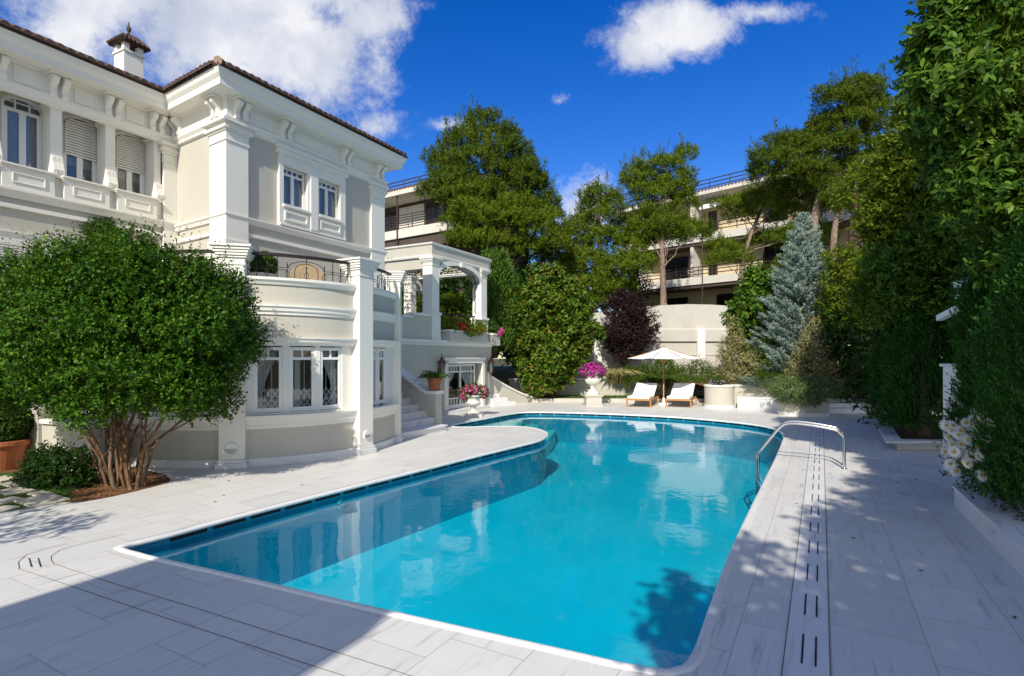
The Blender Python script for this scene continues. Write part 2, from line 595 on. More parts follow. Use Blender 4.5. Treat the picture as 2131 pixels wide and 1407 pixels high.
M_SHUTTER = plaster('shutter_white', (0.76, 0.74, 0.69), 0.015, 0.5, bmp=0.03)
M_TERRA = plaster('terracotta', (0.36, 0.115, 0.045), 0.12, 0.7, 5)
M_TEAK = wood_mat('teak', (0.36, 0.17, 0.055), (0.52, 0.27, 0.10))
M_CLOTH = plaster('white_cloth', (0.82, 0.81, 0.79), 0.01, 0.85, bmp=0.05)
M_STONE_URN = plaster('urn_stone', (0.70, 0.66, 0.58), 0.08, 0.8, 6)
M_COPPER = simple('copper_lantern', (0.16, 0.065, 0.04), 0.45, 0.6)
M_SOIL = ground_mat('soil', [(0.10, 0.045, 0.02), (0.20, 0.10, 0.05), (0.28, 0.17, 0.09)], 4)
M_EARTH = ground_mat('earth', [(0.05, 0.045, 0.02), (0.09, 0.08, 0.035), (0.12, 0.11, 0.05)], 1.5)
M_LAWN = ground_mat('lawn', [(0.03, 0.06, 0.01), (0.06, 0.11, 0.015), (0.09, 0.14, 0.025)], 5)
M_PAVER = plaster('sandstone_paver', (0.58, 0.53, 0.42), 0.08, 0.85, 4, False)
M_BARK = bark('grey_brown_bark', (0.075, 0.05, 0.035), (0.24, 0.17, 0.12))
M_BARK_R = bark('reddish_bark', (0.065, 0.032, 0.016), (0.21, 0.12, 0.065))
M_BARK_P = bark('pine_bark', (0.10, 0.07, 0.05), (0.34, 0.25, 0.19))
F_BUSH = foliage('bush_leaf', [(0.008, 0.032, 0.003), (0.020, 0.075, 0.005), (0.050, 0.135, 0.007), (0.14, 0.25, 0.018)], 0.25, 0.3, 0.5)
F_PINE = foliage('pine_needle', [(0.024, 0.060, 0.007), (0.052, 0.100, 0.009), (0.090, 0.138, 0.011), (0.15, 0.16, 0.017)], 0.25, 0.6, 0.2)
F_PINE2 = foliage('pine_needle_bright', [(0.036, 0.080, 0.007), (0.075, 0.135, 0.009), (0.125, 0.18, 0.013), (0.18, 0.20, 0.02)], 0.25, 0.6, 0.2)
F_MAG = foliage('magnolia_leaf', [(0.012, 0.035, 0.005), (0.035, 0.085, 0.008), (0.075, 0.15, 0.010), (0.12, 0.19, 0.015), (0.18, 0.085, 0.02)], 0.15, 0.25, 0.6)
F_BIG = foliage('broad_leaf', [(0.020, 0.06, 0.008), (0.045, 0.11, 0.012), (0.09, 0.18, 0.018), (0.16, 0.25, 0.03)], 0.3, 0.3, 0.5)
F_DARK = foliage('dark_leaf', [(0.008, 0.026, 0.005), (0.018, 0.050, 0.008), (0.035, 0.085, 0.012)], 0.2, 0.45)
F_OLIVE = foliage('olive_green_leaf', [(0.035, 0.07, 0.006), (0.075, 0.13, 0.008), (0.13, 0.18, 0.010), (0.20, 0.22, 0.02)], 0.3, 0.4)
F_SPRUCE = foliage('blue_needle', [(0.10, 0.155, 0.125), (0.19, 0.27, 0.225), (0.30, 0.39, 0.33), (0.38, 0.45, 0.38)], 0.1, 0.6)
F_PURPLE = foliage('purple_leaf', [(0.010, 0.006, 0.008), (0.024, 0.012, 0.014), (0.05, 0.022, 0.022)], 0.15, 0.45)
F_VARIEG = foliage('variegated_leaf', [(0.10, 0.105, 0.025), (0.20, 0.19, 0.06), (0.34, 0.31, 0.13), (0.42, 0.38, 0.20)], 0.2, 0.45)
F_JUNIPER = foliage('juniper_sprig', [(0.06, 0.11, 0.03), (0.12, 0.18, 0.055), (0.19, 0.25, 0.09)], 0.2, 0.55)
F_JUNIPER_Y = foliage('bright_juniper_sprig', [(0.035, 0.085, 0.01), (0.075, 0.15, 0.015), (0.12, 0.21, 0.03)], 0.25, 0.5)
F_CYPRESS = foliage('cypress_sprig', [(0.012, 0.05, 0.008), (0.028, 0.095, 0.012), (0.055, 0.16, 0.02)], 0.15, 0.5)
F_BOX = foliage('boxwood_leaf', [(0.02, 0.055, 0.008), (0.045, 0.10, 0.014), (0.08, 0.15, 0.02)], 0.2, 0.45)
F_GRASS = foliage('grass_blade', [(0.05, 0.09, 0.012), (0.09, 0.15, 0.02), (0.15, 0.20, 0.04)], 0.3, 0.5)
F_ROSEM = foliage('rosemary_sprig', [(0.03, 0.065, 0.008), (0.065, 0.12, 0.012), (0.11, 0.17, 0.02)], 0.25, 0.5)
F_PINK = foliage('pink_petal', [(0.50, 0.03, 0.16), (0.65, 0.07, 0.28), (0.75, 0.30, 0.45)], 0.3, 0.6)
F_MAGENTA = foliage('magenta_petal', [(0.38, 0.01, 0.22), (0.58, 0.03, 0.36), (0.70, 0.10, 0.50)], 0.3, 0.6)
F_RED = foliage('red_petal', [(0.50, 0.02, 0.02), (0.65, 0.05, 0.03), (0.70, 0.18, 0.14)], 0.3, 0.6)
F_LILAC = foliage('lilac_petal', [(0.45, 0.28, 0.50), (0.62, 0.45, 0.64)], 0.3, 0.6)
F_PETAL = foliage('white_petal', [(0.80, 0.80, 0.78), (0.88, 0.88, 0.86)], 0.3, 0.6)
M_YOLK = simple('daisy_centre', (0.62, 0.36, 0.02), 0.8)
M_CONC = plaster('apartment_white', (0.62, 0.59, 0.52), 0.05, 0.8)
M_APT = plaster('apartment_cream', (0.60, 0.50, 0.33), 0.05, 0.85)
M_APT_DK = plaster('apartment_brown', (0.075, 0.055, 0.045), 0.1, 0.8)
M_WOODRAIL = simple('brown_balcony_rail', (0.05, 0.03, 0.022), 0.6)
# ------------------------------------------------------------------ foliage generators (numpy)
def nrmz(a):
    return a / np.maximum(np.linalg.norm(a, axis=1, keepdims=True), 1e-9)
def rdir(n):
    return nrmz(RNG.normal(size=(n, 3)))
class Leaves:
    def __init__(s):
        s.parts = []
        s.blades = []
    def add(s, P, D, N, L, Wd, fold=0.0, bend=0.0):
        """rhombic leaf: base P, axis D, face normal N, length L, width Wd"""
        D = nrmz(D)
        S = nrmz(np.cross(D, N))
        N = np.cross(S, D)
        n = len(P)
        L = np.broadcast_to(np.asarray(L, float), (n,))[:, None]
        Wd = np.broadcast_to(np.asarray(Wd, float), (n,))[:, None]
        mid = P + D * L * 0.5
        up = N * Wd * fold
        v = np.stack([P, mid + S * Wd * 0.5 + up, P + D * L - N * L * bend, mid - S * Wd * 0.5 + up], 1)
        s.parts.append(v)
        return s
    def blade(s, P, D, N, L, Wd, fold=0.2, bend=0.15):
        """broad leaf: two halves folded along the midrib, tip curling over"""
        D = nrmz(D)
        S = nrmz(np.cross(D, N))
        N = np.cross(S, D)
        n = len(P)
        L = np.broadcast_to(np.asarray(L, float), (n,))[:, None]
        Wd = np.broadcast_to(np.asarray(Wd, float), (n,))[:, None]
        cur = (bend * (0.4 + 1.2 * RNG.random(n)))[:, None] * L
        at = lambda t: P + D * L * t - N * cur * t * t
        e1, e2 = Wd * 0.42, Wd * 0.46
        v = np.stack([P, at(.34) + S * e1 + N * Wd * fold, at(.68) + S * e2 + N * Wd * fold, at(1.0), at(.68) - S * e2 + N * Wd * fold, at(.34) - S * e1 + N * Wd * fold, at(.5)], 1)
        s.blades.append(v)
        return s
    def count(s):
        return sum(len(p) for p in s.parts)
    def build(s, name, mats, parent=None, origin=None):
        q = [x.reshape(-1, 3) for x in s.parts] + [x.reshape(-1, 3) for x in s.blades]
        v = np.concatenate(q, 0)
        n4 = sum(len(x) for x in s.parts)
        n7 = sum(len(x) for x in s.blades)
        org = WLOC[parent.name] if parent is not None else (Vector(origin) if origin is not None else Vector((v[:, 0].mean(), v[:, 1].mean(), v[:, 2].min())))
        co = (v - np.array(org)).astype(np.float32)
        idx = np.arange(n4 * 4, dtype=np.int32)
        if n7:
            tmpl = np.array([0, 1, 2, 6, 6, 2, 3, 4, 0, 6, 4, 5], dtype=np.int32)
            idx = np.concatenate([idx, (n4 * 4 + np.arange(n7, dtype=np.int32)[:, None] * 7 + tmpl[None]).ravel()])
        nf = len(idx) // 4
        me = bpy.data.meshes.new(name)
        me.vertices.add(len(co))
        me.vertices.foreach_set('co', co.ravel())
        me.loops.add(nf * 4)
        me.loops.foreach_set('vertex_index', idx.astype(np.int32))
        me.polygons.add(nf)
        me.polygons.foreach_set('loop_start', np.arange(0, nf * 4, 4, dtype=np.int32))
        me.polygons.foreach_set('loop_total', np.full(nf, 4, dtype=np.int32))
        me.materials.append(mats)
        me.update(calc_edges=True)
        me.validate()
        o = link(bpy.data.objects.new(name, me))
        if parent is not None:
            o.parent = parent
        else:
            o.location = org
        WLOC[o.name] = org
        return o

def lobe(px, py, rx, ry, d, depth=None):
    """crown lobe measured on the photo at distance d; depth = radius along the view in metres"""
    c = W(px, py, d)
    a, b = rx / FPX * d, ry / FPX * d
    return (c.x, c.y, c.z, a, depth if depth else (a + b) / 2, b)

def crown_pts(lobes, n, shell=0.5, lump=0.22, cull=0.62):
    """points in the outer shell of a set of lumpy ellipsoids; returns positions and outward directions"""
    L = np.array(lobes, float)
    area = (L[:, 3] * L[:, 4] + L[:, 4] * L[:, 5] + L[:, 3] * L[:, 5])
    pick = RNG.choice(len(L), size=n, p=area / area.sum())
    d = rdir(n)
    fr = RNG.random(n)
    s = 1 - shell * fr ** 1.6
    ph = RNG.random((len(L), 6)) * 6.28
    q = ph[pick]
    b = (np.sin(d[:, 0] * 5.1 + q[:, 0]) * np.sin(d[:, 1] * 4.7 + q[:, 1]) + np.sin(d[:, 2] * 5.7 + q[:, 2]) * np.sin(d[:, 0] * 8.3 + q[:, 3])
         + 0.7 * np.sin(d[:, 1] * 11 + q[:, 4]) * np.sin(d[:, 2] * 12 + q[:, 5]))
    s = s * (1 + lump * b * 0.6)
    r = L[pick][:, 3:6]
    P = L[pick][:, :3] + d * r * s[:, None]
    O = nrmz(d / r)
    keep = np.ones(n, bool)
    if cull > 0:
        for i in range(len(L)):
            e = np.linalg.norm((P - L[i, :3]) / L[i, 3:6], axis=1)
            keep &= ~((e < cull) & (pick != i))
    return P[keep], O[keep]

def sprig_leaves(lv, C, A, k, slen, spread, L, Wd, up=0.0, fold=0.15, jit=0.25, bend=0.0, lamina=False, nrm=None, nalign=True):
    """k leaves set along a twig of length slen that starts at C along A"""
    n = len(C)
    A = nrmz(A)
    for j in range(k):
        t = (j + 0.5) / k
        side = rdir(n)
        side = nrmz(side - A * np.sum(side * A, 1, keepdims=True))
        D = nrmz(A * (1 - spread * (1 - 0.4 * t)) + side * spread + np.array([0, 0, up]))
        P = C + A * (slen * t) * (0.8 + 0.4 * RNG.random((n, 1)))
        N = nrmz((A if nrm is None else nrm) * 1.1 + rdir(n) * (0.5 if nalign else 1.3) + np.array([0, 0, 0.25]))
        sc = 1 + jit * (RNG.random(n) * 2 - 1)
        (lv.blade if lamina else lv.add)(P, D, N, L * sc, Wd * sc, fold, bend)
    return lv

def needles(lv, lobes, n, k=7, slen=0.22, L=0.17, Wd=0.03, up=0.55, shell=0.45, lump=0.3, rnd=0.55):
    P, O = crown_pts(lobes, n, shell, lump, 0.5)
    A = nrmz(O * 0.8 + rdir(len(P)) * rnd + np.array([0, 0, up]))
    return sprig_leaves(lv, P, A, k, slen, 0.72, L, Wd, fold=0.0)

def limb_path(a, b, sag=0.0, wob=0.06, n=6):
    a, b = Vector(a), Vector(b)
    out = []
    l = (b - a).length
    for i in range(n + 1):
        t = i / n
        p = a.lerp(b, t)
        p.z += sag * math.sin(math.pi * t) * l
        if 0 < i < n:
            p += Vector((random.uniform(-1, 1), random.uniform(-1, 1), random.uniform(-.5, .5))) * wob * l * 0.5
        out.append(p)
    return out
def trunk_mesh(name, base, top, r0, r1, mat, parent, limbs=(), wob=0.05, mids=None):
    m = MB()
    if mids:
        pts = catmull3([base] + list(mids) + [top])
    else:
        pts = limb_path(base, top, 0, wob, 9)
    n = len(pts)
    rad = [r0 + (r1 - r0) * i / (n - 1) for i in range(n)]
    rad[0] *= 1.25
    m.tube(pts, rad, 10)
    for (t, end, r) in limbs:
        q = pts[min(n - 1, int(t * (n - 1)))]
        pp = limb_path(q, end, 0.06, 0.12, 6)
        m.tube(pp, [r * (1 - 0.75 * i / 6) for i in range(7)], 6)
    return m.build(name, mat, parent, smooth=True)
def catmull3(P, per=5):
    P = [Vector(p) for p in P]
    out = []
    for i in range(len(P) - 1):
        a, b, c, d = P[max(i - 1, 0)], P[i], P[i + 1], P[min(i + 2, len(P) - 1)]
        for j in range(per):
            t = j / per
            out.append(0.5 * ((2 * b) + (c - a) * t + (2 * a - 5 * b + 4 * c - d) * t * t + (-a + 3 * b - 3 * c + d) * t ** 3))
    out.append(P[-1])
    return out
DENS = 1.0
def pine(name, label, base, top, lobes, n, r0=0.2, mat=None, mids=None, group=None, bk=None, k=7, **kw):
    t = thing(name, label, 'tree', base, group)
    limbs = []
    for l in lobes:
        zt = (l[2] - base[2]) / max(0.5, top[2] - base[2])
        limbs.append((min(0.98, max(0.3, zt - 0.08)), Vector(l[:3]), r0 * 0.2))
    trunk_mesh('trunk', base, top, r0, r0 * 0.3, bk or M_BARK_P, t, limbs, mids=mids)
    lv = Leaves()
    kw.pop('shell', None)
    slen, L, Wd = kw.get('slen', .28), kw.get('L', .2), kw.get('Wd', .038)
    # every limb carries a few flat-bottomed pads; the needles sit on their tops and rims
    pads = []
    for l in lobes:
        pads.append((l[0], l[1], l[2] - .1 * l[5], l[3] * .82, l[4] * .80, l[5] * .72))
        for j in range(5):
            a = random.uniform(0, 6.283)
            e = random.uniform(-.55, .65)
            s = random.uniform(.30, .46)
            pads.append((l[0] + l[3] * .74 * math.cos(a), l[1] + l[4] * .66 * math.sin(a), l[2] + l[5] * e * .8, l[3] * s, l[4] * s, l[5] * s * .85))
    P, O = crown_pts(pads, int(n * 1.9 * DENS), .30, .30, .62)
    ok = O[:, 2] > -.75 + .45 * RNG.random(len(P))
    P, O = P[ok], O[ok]
    A = nrmz(O * .7 + rdir(len(P)) * .35 + np.array([0, 0, .75]))
    sprig_leaves(lv, P, A, k, slen, .62, L, Wd, fold=0.0, nrm=O)
    # upright candles that give the ragged top outline
    P, O = crown_pts(lobes, int(60 + n * .045), .10, .2, .9)
    ok = O[:, 2] > .15
    P, O = P[ok], O[ok]
    A = nrmz(O * .35 + rdir(len(P)) * .25 + np.array([0, 0, 1.0]))
    ln = (.35 + .55 * RNG.random(len(P)))[:, None]
    for q in range(6):
        Q = P + A * ln * (q / 6.0)
        sprig_leaves(lv, Q, nrmz(A + rdir(len(P)) * .35), 6, slen * .7, .6, L * .85, Wd * .9, fold=0.0, nrm=nrmz(O + rdir(len(P)) * .5))
    lv.build('crown', mat or F_PINE, t)
    return t
def leafy(name, label, cat, base, lobes, n, mat, L=0.08, Wd=0.045, k=6, slen=0.2, spread=0.75, up=0.25, trunk=True, r0=0.1, shell=0.5, lump=0.25,
          group=None, bk=None, cull=0.6, rnd=0.6, fold=0.18, bend=0.0, part='crown', lamina=False, nalign=True):
    t = thing(name, label, cat, base, group)
    if trunk:
        zs = max(l[2] for l in lobes)
        top = Vector((sum(l[0] for l in lobes) / len(lobes), sum(l[1] for l in lobes) / len(lobes), zs))
        trunk_mesh('trunk', base, top, r0, r0 * 0.35, bk or M_BARK, t, [(min(.9, max(.15, (l[2] - base[2]) / max(.5, zs - base[2]) - .15)), Vector(l[:3]), r0 * 0.4) for l in lobes[:14]])
    pads = list(lobes)
    if trunk and len(lobes) > 3:
        pads = []
        for l in lobes:
            pads.append((l[0], l[1], l[2], l[3] * .80, l[4] * .80, l[5] * .80))
            for j in range(3):
                a, e = random.uniform(0, 6.283), random.uniform(-.5, .8)
                pads.append((l[0] + l[3] * .72 * math.cos(a), l[1] + l[4] * .72 * math.sin(a), l[2] + l[5] * e * .75, l[3] * .42, l[4] * .42, l[5] * .42))
        n *= 1.25
    P, O = crown_pts(pads, int(n * DENS), shell, lump, cull)
    A = nrmz(O + rdir(len(P)) * rnd + np.array([0, 0, up]))
    sprig_leaves(Leaves(), P, A, k, slen, spread, L, Wd, fold=fold, bend=bend, lamina=lamina, nalign=nalign).build(part, mat, t)
    return t
def flowers(lv, lobes, n, size=0.05, petals=5, shell=0.15, up=0.3):
    P, O = crown_pts(lobes, n, shell, 0.15, 0.9)
    A = nrmz(O + rdir(len(P)) * 0.35 + np.array([0, 0, up]))
    ref = rdir(len(P))
    X = nrmz(np.cross(A, ref))
    Y = np.cross(A, X)
    for j in range(petals):
        th = 2 * math.pi * j / petals
        D = X * math.cos(th) + Y * math.sin(th) + A * 0.25
        lv.add(P, D, A, size, size * 0.9, 0.0)
    return lv
# ================================================================== GROUND, DECK AND POOL
CP = [(245, 1141), (285, 1153), (327, 1164), (500, 1203), (700, 1251), (1000, 1319), (1200, 1364), (1290, 1385), (1350, 1396), (1395, 1400), (1432, 1390), (1460, 1352),
      (1490, 1262), (1525, 1160), (1560, 1078), (1590, 1014), (1618, 955), (1630, 925), (1634, 908), (1622, 895), (1590, 886), (1540, 879), (1480, 873), (1400, 867), (1300, 862), (1200, 858.5), (1105, 857),
      (1060, 861), (1005, 871), (950, 881), (938, 885), (952, 888.5), (1000, 888), (1060, 887), (1105, 890), (1131, 897), (1137, 904), (1122, 915), (1080, 926), (1000, 945), (850, 982), (700, 1019), (500, 1070), (350, 1110), (262, 1132)]
POOL = catmull([G(*p) for p in CP], 14)
WATER_Z, FLOOR_Z = -0.125, -1.12
def ring_at(path, off):
    """offset a closed plan path to the right of travel"""
    m = MB()
    m.sweep(path, [(off, 0), (off, 1)], closed=True)
    return [Vector((p.x, p.y)) for p in m.v[0::2]]
area = sum(POOL[i].x * POOL[(i + 1) % len(POOL)].y - POOL[(i + 1) % len(POOL)].x * POOL[i].y for i in range(len(POOL)))
if area < 0:
    POOL.reverse()          # counter-clockwise: right of travel is outside
big = [(-600, -300), (600, -300), (600, 900), (-600, 900)]
hole = [(-7, 2), (14, 2), (16, 24), (-5, 24)]
g = MB().sheet([big, hole], -0.03).build('ground', M_EARTH, origin=(0, 0, 0))
setp(g, kind='structure')
DECK_HOLE = ring_at(POOL, 0.012)
deck = MB().sheet([[(-16, -14), (16.5, -14), (16.5, 26), (-16, 26)], DECK_HOLE], 0.0).build('deck', M_DECK, origin=(0, 0, 0))
setp(deck, kind='structure')
# rounded coping edge
prof = [(-0.035 + 0.045 * math.cos(a), -0.02 + 0.036 * math.sin(a)) for a in [R(x) for x in range(60, 301, 24)]]
prof = [(0.036, 0.006), (0.034, -0.055)] + [(-0.022 + 0.032 * math.cos(R(a)), -0.022 + 0.030 * math.sin(R(a))) for a in range(270, 89, -20)]
cop = MB().sweep(POOL, prof, closed=True).build('pool_coping', M_COPING, smooth=True, origin=(0, 0, 0))
setp(fix_normals(cop), kind='structure')
# basin
bas = MB()
bw_ = MB()
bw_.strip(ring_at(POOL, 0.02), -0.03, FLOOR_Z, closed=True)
setp(bw_.build('pool_wall', M_TILE_WALL_SHADED, origin=(0, 0, 0)), kind='structure')
bas.sheet([ring_at(POOL, 0.02)], FLOOR_Z)
setp(bas.build('pool_basin', M_TILE, origin=(0, 0, 0)), kind='structure')
# overflow slots under the coping: dark openings between short posts
sl = MB()
inn = ring_at(POOL, 0.012)
acc, seg, on = 0.0, [inn[0]], True
for i in range(1, len(inn)):
    a, b = inn[i - 1], inn[i]
    left = (b - a).length
    while left > 1e-6:
        need = (0.44 if on else 0.07) - acc
        st = min(need, left)
        a = a + (b - a).normalized() * st
        acc += st
        left -= st
        if on:
            seg.append(a)
        if acc >= (0.44 if on else 0.07) - 1e-6:
            if on and len(seg) > 1:
                sl.strip(seg, -0.058, -0.108)
            on, acc, seg = not on, 0.0, [a]
setp(sl.build('overflow_slots', M_DARKSLOT, origin=(0, 0, 0)), kind='structure')
wat = MB().sheet([ring_at(POOL, 0.015)], WATER_Z).build('water', M_WATER, origin=(0, 0, 0))
setp(wat, kind='structure')
# shallow entry steps at the far left end of the pool
st = MB()
for i, (x0, zz) in enumerate(((0, -0.24), (1, -0.42), (2, -0.62))):
    q = [G(940, 885.5), G(1000, 889), G(1062 + 26 * i, 888 + i), G(1082 + 30 * i, 874), G(1088 + 34 * i, 858.8), G(1062, 861.5), G(1005, 871.5)]
    st.prism([(p.x, p.y) for p in q], FLOOR_Z, zz)
setp(st.build('pool_steps', MATS['marble_block'], origin=(0, 0, 0)), kind='structure')
# underwater lamp on the left pool wall
pa_, pb_ = G(850, 982), G(500, 1070)
lu_ = (pa_ - pb_).xy.normalized()
nl = Frame((pb_.x, pb_.y), lu_, Vector((lu_.y, -lu_.x)))
lu0, lz0 = nl.pick(712, 1049)
lampo = thing('pool_lamp', 'round white underwater lamp in the left pool wall', 'pool lamp', nl.p(lu0, 0, lz0))
mm = MB()
for (ra, rb, n0_, n1_) in ((.085, .07, .0, .02),):
    for j in range(24):
        a0_, a1_ = 2 * math.pi * j / 24, 2 * math.pi * (j + 1) / 24
        q_ = [nl.p(lu0 + ra * math.cos(a0_), n0_, lz0 + ra * math.sin(a0_)), nl.p(lu0 + ra * math.cos(a1_), n0_, lz0 + ra * math.sin(a1_)), nl.p(lu0 + rb * math.cos(a1_), n1_, lz0 + rb * math.sin(a1_)), nl.p(lu0 + rb * math.cos(a0_), n1_, lz0 + rb * math.sin(a0_))]
        mm.add(q_, [(0, 1, 2, 3)])
mm.build('lamp_ring', M_STEEL, lampo)

# ------- slotted drain band along the right side of the pool
DO = G(1727, 1407)
DN = Vector((PAX.y, -PAX.x))
DF = Frame((DO.x, DO.y), PAX, DN)
dr = thing('drain_channel', 'white marble drain band with paired slots along the right side of the pool', 'drain', (DO.x, DO.y, 0))
MB().sheet([[(DF.p(a, b, 0).x, DF.p(a, b, 0).y) for a, b in ((-2.2, -0.265), (-2.2, 0), (14.2, 0), (14.2, -0.265))]], 0.004).build('channel_band', M_MARBLE, dr)
jl = MB()
for b in (-0.268, 0.0):
    jl.sheet([[(DF.p(a, c, 0).x, DF.p(a, c, 0).y) for a, c in ((-2.2, b), (-2.2, b + 0.006), (14.2, b + 0.006), (14.2, b))]], 0.0065)
jl.build('joint', simple('brown_joint', (0.17, 0.12, 0.09), 0.9), dr)
for i in range(20):
    a = -1.5 + i * 0.78
    for b in (-0.165, -0.085):
        MB().sheet([[(DF.p(x, y, 0).x, DF.p(x, y, 0).y) for x, y in ((a, b), (a, b + 0.012), (a + 0.44, b + 0.012), (a + 0.44, b))]], 0.0075).build('drain_slot', M_DARKSLOT, dr)
# skimmer lid and drain curve at the left corner of the deck
lid = thing('corner_drain', 'pair of short dark slots in the marble near the left pool corner', 'drain', G(72, 1172))
for px in (61, 80):
    q = [G(px - 2, 1162), G(px, 1162), G(px + 6, 1181), G(px + 3, 1181)]
    MB().sheet([[(p.x, p.y) for p in q]], 0.006).build('drain_slot', M_DARKSLOT, lid)
cj = MB()
for pts in ([(140, 1132), (95, 1142), (55, 1155), (38, 1170), (40, 1184)], [(262, 1112), (180, 1130), (125, 1145), (106, 1158), (112, 1174), (130, 1180)], [(38, 1184), (120, 1211), (300, 1272), (460, 1324), (640, 1383), (720, 1409)],
            [(130, 1180), (240, 1216), (400, 1264), (530, 1305), (700, 1358), (860, 1409)]):
    pp = catmull([G(*p) for p in pts], 6, False)
    for i in range(len(pp) - 1):
        nn = Vector((-(pp[i + 1] - pp[i]).y, (pp[i + 1] - pp[i]).x)).normalized() * 0.003
        cj.add([(*(pp[i] - nn), 0.004), (*(pp[i + 1] - nn), 0.004), (*(pp[i + 1] + nn), 0.004), (*(pp[i] + nn), 0.004)], [(0, 1, 2, 3)])
cj.build('joint', MATS['brown_joint'], lid)

# ------- left garden: soil bed, lawn strip, stepping stones
soil = catmull([G(*p) for p in ((140, 1046), (200, 1040), (250, 1030), (300, 1018), (352, 1003), (345, 990), (330, 985), (200, 960), (60, 975), (-100, 985), (-100, 1030), (60, 1030))], 6)
setp(MB().sheet([soil], 0.006).build('soil_bed', M_SOIL, origin=(0, 0, 0)), kind='structure')
lawn = [G(*p) for p in ((-160, 1100), (0, 1068), (70, 1055), (148, 1043), (150, 1010), (90, 985), (-200, 985), (-420, 1040))]
setp(MB().sheet([[(p.x, p.y) for p in lawn]], 0.010).build('lawn_patch', M_LAWN, origin=(0, 0, 0)), kind='structure')
stones = [((28, 1046), (108, 1030), (146, 1042), (62, 1058)), ((-30, 1064), (6, 1056), (42, 1058), (-8, 1071)), ((-20, 1045), (30, 1037), (50, 1041), (-5, 1054)),
          ((55, 1031), (88, 1025), (112, 1029), (78, 1036)), ((-10, 1026), (40, 1017), (75, 1023), (15, 1033)), ((0, 1010), (45, 1003), (70, 1009), (22, 1017)), ((-25, 1002), (10, 993), (40, 998), (0, 1006))]
slab_says = ['largest sandstone slab beside the marble edge under the round bush', 'sandstone slab cut off by the left picture edge, nearest the marble', 'sandstone slab left of the largest slab, second row from the marble',
             'small square sandstone slab touching the reddish soil bed', 'sandstone slab in the third row, in the shade of the dark shrub', 'narrow shaded sandstone slab next to the dark low shrub', 'farthest sandstone slab, in front of the terracotta pot']
for i, q in enumerate(stones):
    pts = [(G(*p).x, G(*p).y) for p in q]
    o = MB().prism(pts, 0.008, 0.032).build('stepping_stone', M_PAVER, bevel=0.006)
    setp(o, slab_says[i], 'paving slab', 'sandstone slabs in the grass')
gl = Leaves()
gp = RNG.random((4200, 2))
lx = np.array([[p.x, p.y] for p in lawn])
gx = -7.6 + gp[:, 0] * 4.0
gy = 6.2 + gp[:, 1] * 3.0
def inside(px, py, poly):
    c = np.zeros(len(px), bool)
    j = len(poly) - 1
    for i in range(len(poly)):
        xi, yi = poly[i][0], poly[i][1]
        xj, yj = poly[j][0], poly[j][1]
        c ^= ((yi > py) != (yj > py)) & (px < (xj - xi) * (py - yi) / (yj - yi + 1e-12) + xi)
        j = i
    return c
ok = inside(gx, gy, lx)
for q in stones:
    ok &= ~inside(gx, gy, [(G(*p).x, G(*p).y) for p in q])
P = np.stack([gx[ok], gy[ok], np.full(ok.sum(), 0.01)], 1)
D = nrmz(rdir(len(P)) * 0.6 + np.array([0, 0, 1.0]))
gl.add(P, D, rdir(len(P)), 0.03 + 0.03 * RNG.random(len(P)), 0.006)
setp(gl.build('grass', F_GRASS), 'short grass growing between the sandstone slabs', 'grass', kind='stuff')

# ================================================================== VILLA
C1 = Vector((-5.667, 11.0))
UA = Vector((0.4683, 0.8836))
NA = Vector((0.8836, -0.4683))
UR = unit(-0.83, 0.557)
NR = Vector((-UR.y * 1, UR.x)) 
NR = Vector((-0.557, -0.83)).normalized()
A = Frame(C1, UA, NA)
RF = Frame(C1, UR, NR)
IC = C1 + UR * 2.1
B = Frame(IC, -UA, NA)
villa = thing('villa', 'white and greige two storey villa with tiled roof and curved terrace on the left', 'house', (-7.0, 12.0, 0))
V = villa
UAE = A.pu(797)                       # far end of the gable wing
AE = C1 + UA * UAE
Z_SOF, Z_FB = 7.20, A.pz(511, 268) + .06
Z_B1, Z_B2 = A.pz(507, 452), A.pz(507, 487)
# window openings on the gable wing side
def opening(x0, x1, ytl, ybl):
    u0, u1 = A.pu(x0), A.pu(x1)
    return u0, u1, A.pz(x0, ytl), A.pz(x0, ybl)
w1 = opening(586, 636, 343, 424)
w2 = opening(660, 704, 371, 447)
zt = max(w1[2], w2[2]); zt = (w1[2] + w2[2]) / 2
zb = (w1[3] + w2[3]) / 2
rect = lambda u0, u1, z0, z1: [(u0, z0), (u1, z0), (u1, z1), (u0, z1)]
holes = [rect(w[0], w[1], zb, zt) for w in (w1, w2)]
LB = 14.0
# walls
wm = MB()
wm.wall(A, rect(0, UAE, 2.9, 7.45), holes, 0, 0.3)
wm.wall(RF, rect(0, 2.1 + 0.4, 2.9, 7.45), [], 0, 0.2)
EN = Frame(AE, Vector((-NA.x, -NA.y)), UA)
wm.wall(EN, rect(0, 6, 0.0, 7.45), [], 0, 0.2)
# left wing, recessed wall plane at n = -0.35
pil = [(107, 130), (221, 241.5), (322, 334)]
bz_top, bz_bot = B.pz(133, 369), B.pz(133, 416)
BLB = B.pz(0, 171)
print('ZLEV', Z_FB, BLB, B.pz(0, 75, .36), bz_top, B.pz(160, 240, -.35), B.pz(207, 272, -.35))
def arch(u0, u1, z0, zs, za, n=10):
    uc, hw = (u0 + u1) / 2, (u1 - u0) / 2
    return [(u0, z0), (u1, z0)] + [(uc + hw * math.cos(R(a)), zs + (za - zs) * math.sin(R(a))) for a in [180 * i / n for i in range(n + 1)]]
NW = -0.35
pitch = B.pu(118.5) - B.pu(231)
bays = []
u_right = B.pu(331)
for i in range(-1, 9):
    uc = B.pu(231) + pitch * (i + 0.5) if True else 0
wu1, wu0 = B.pu(146 - 17, NW), B.pu(207, NW)
za, zs2 = B.pz(160, 240, NW), B.pz(201, 267, NW)
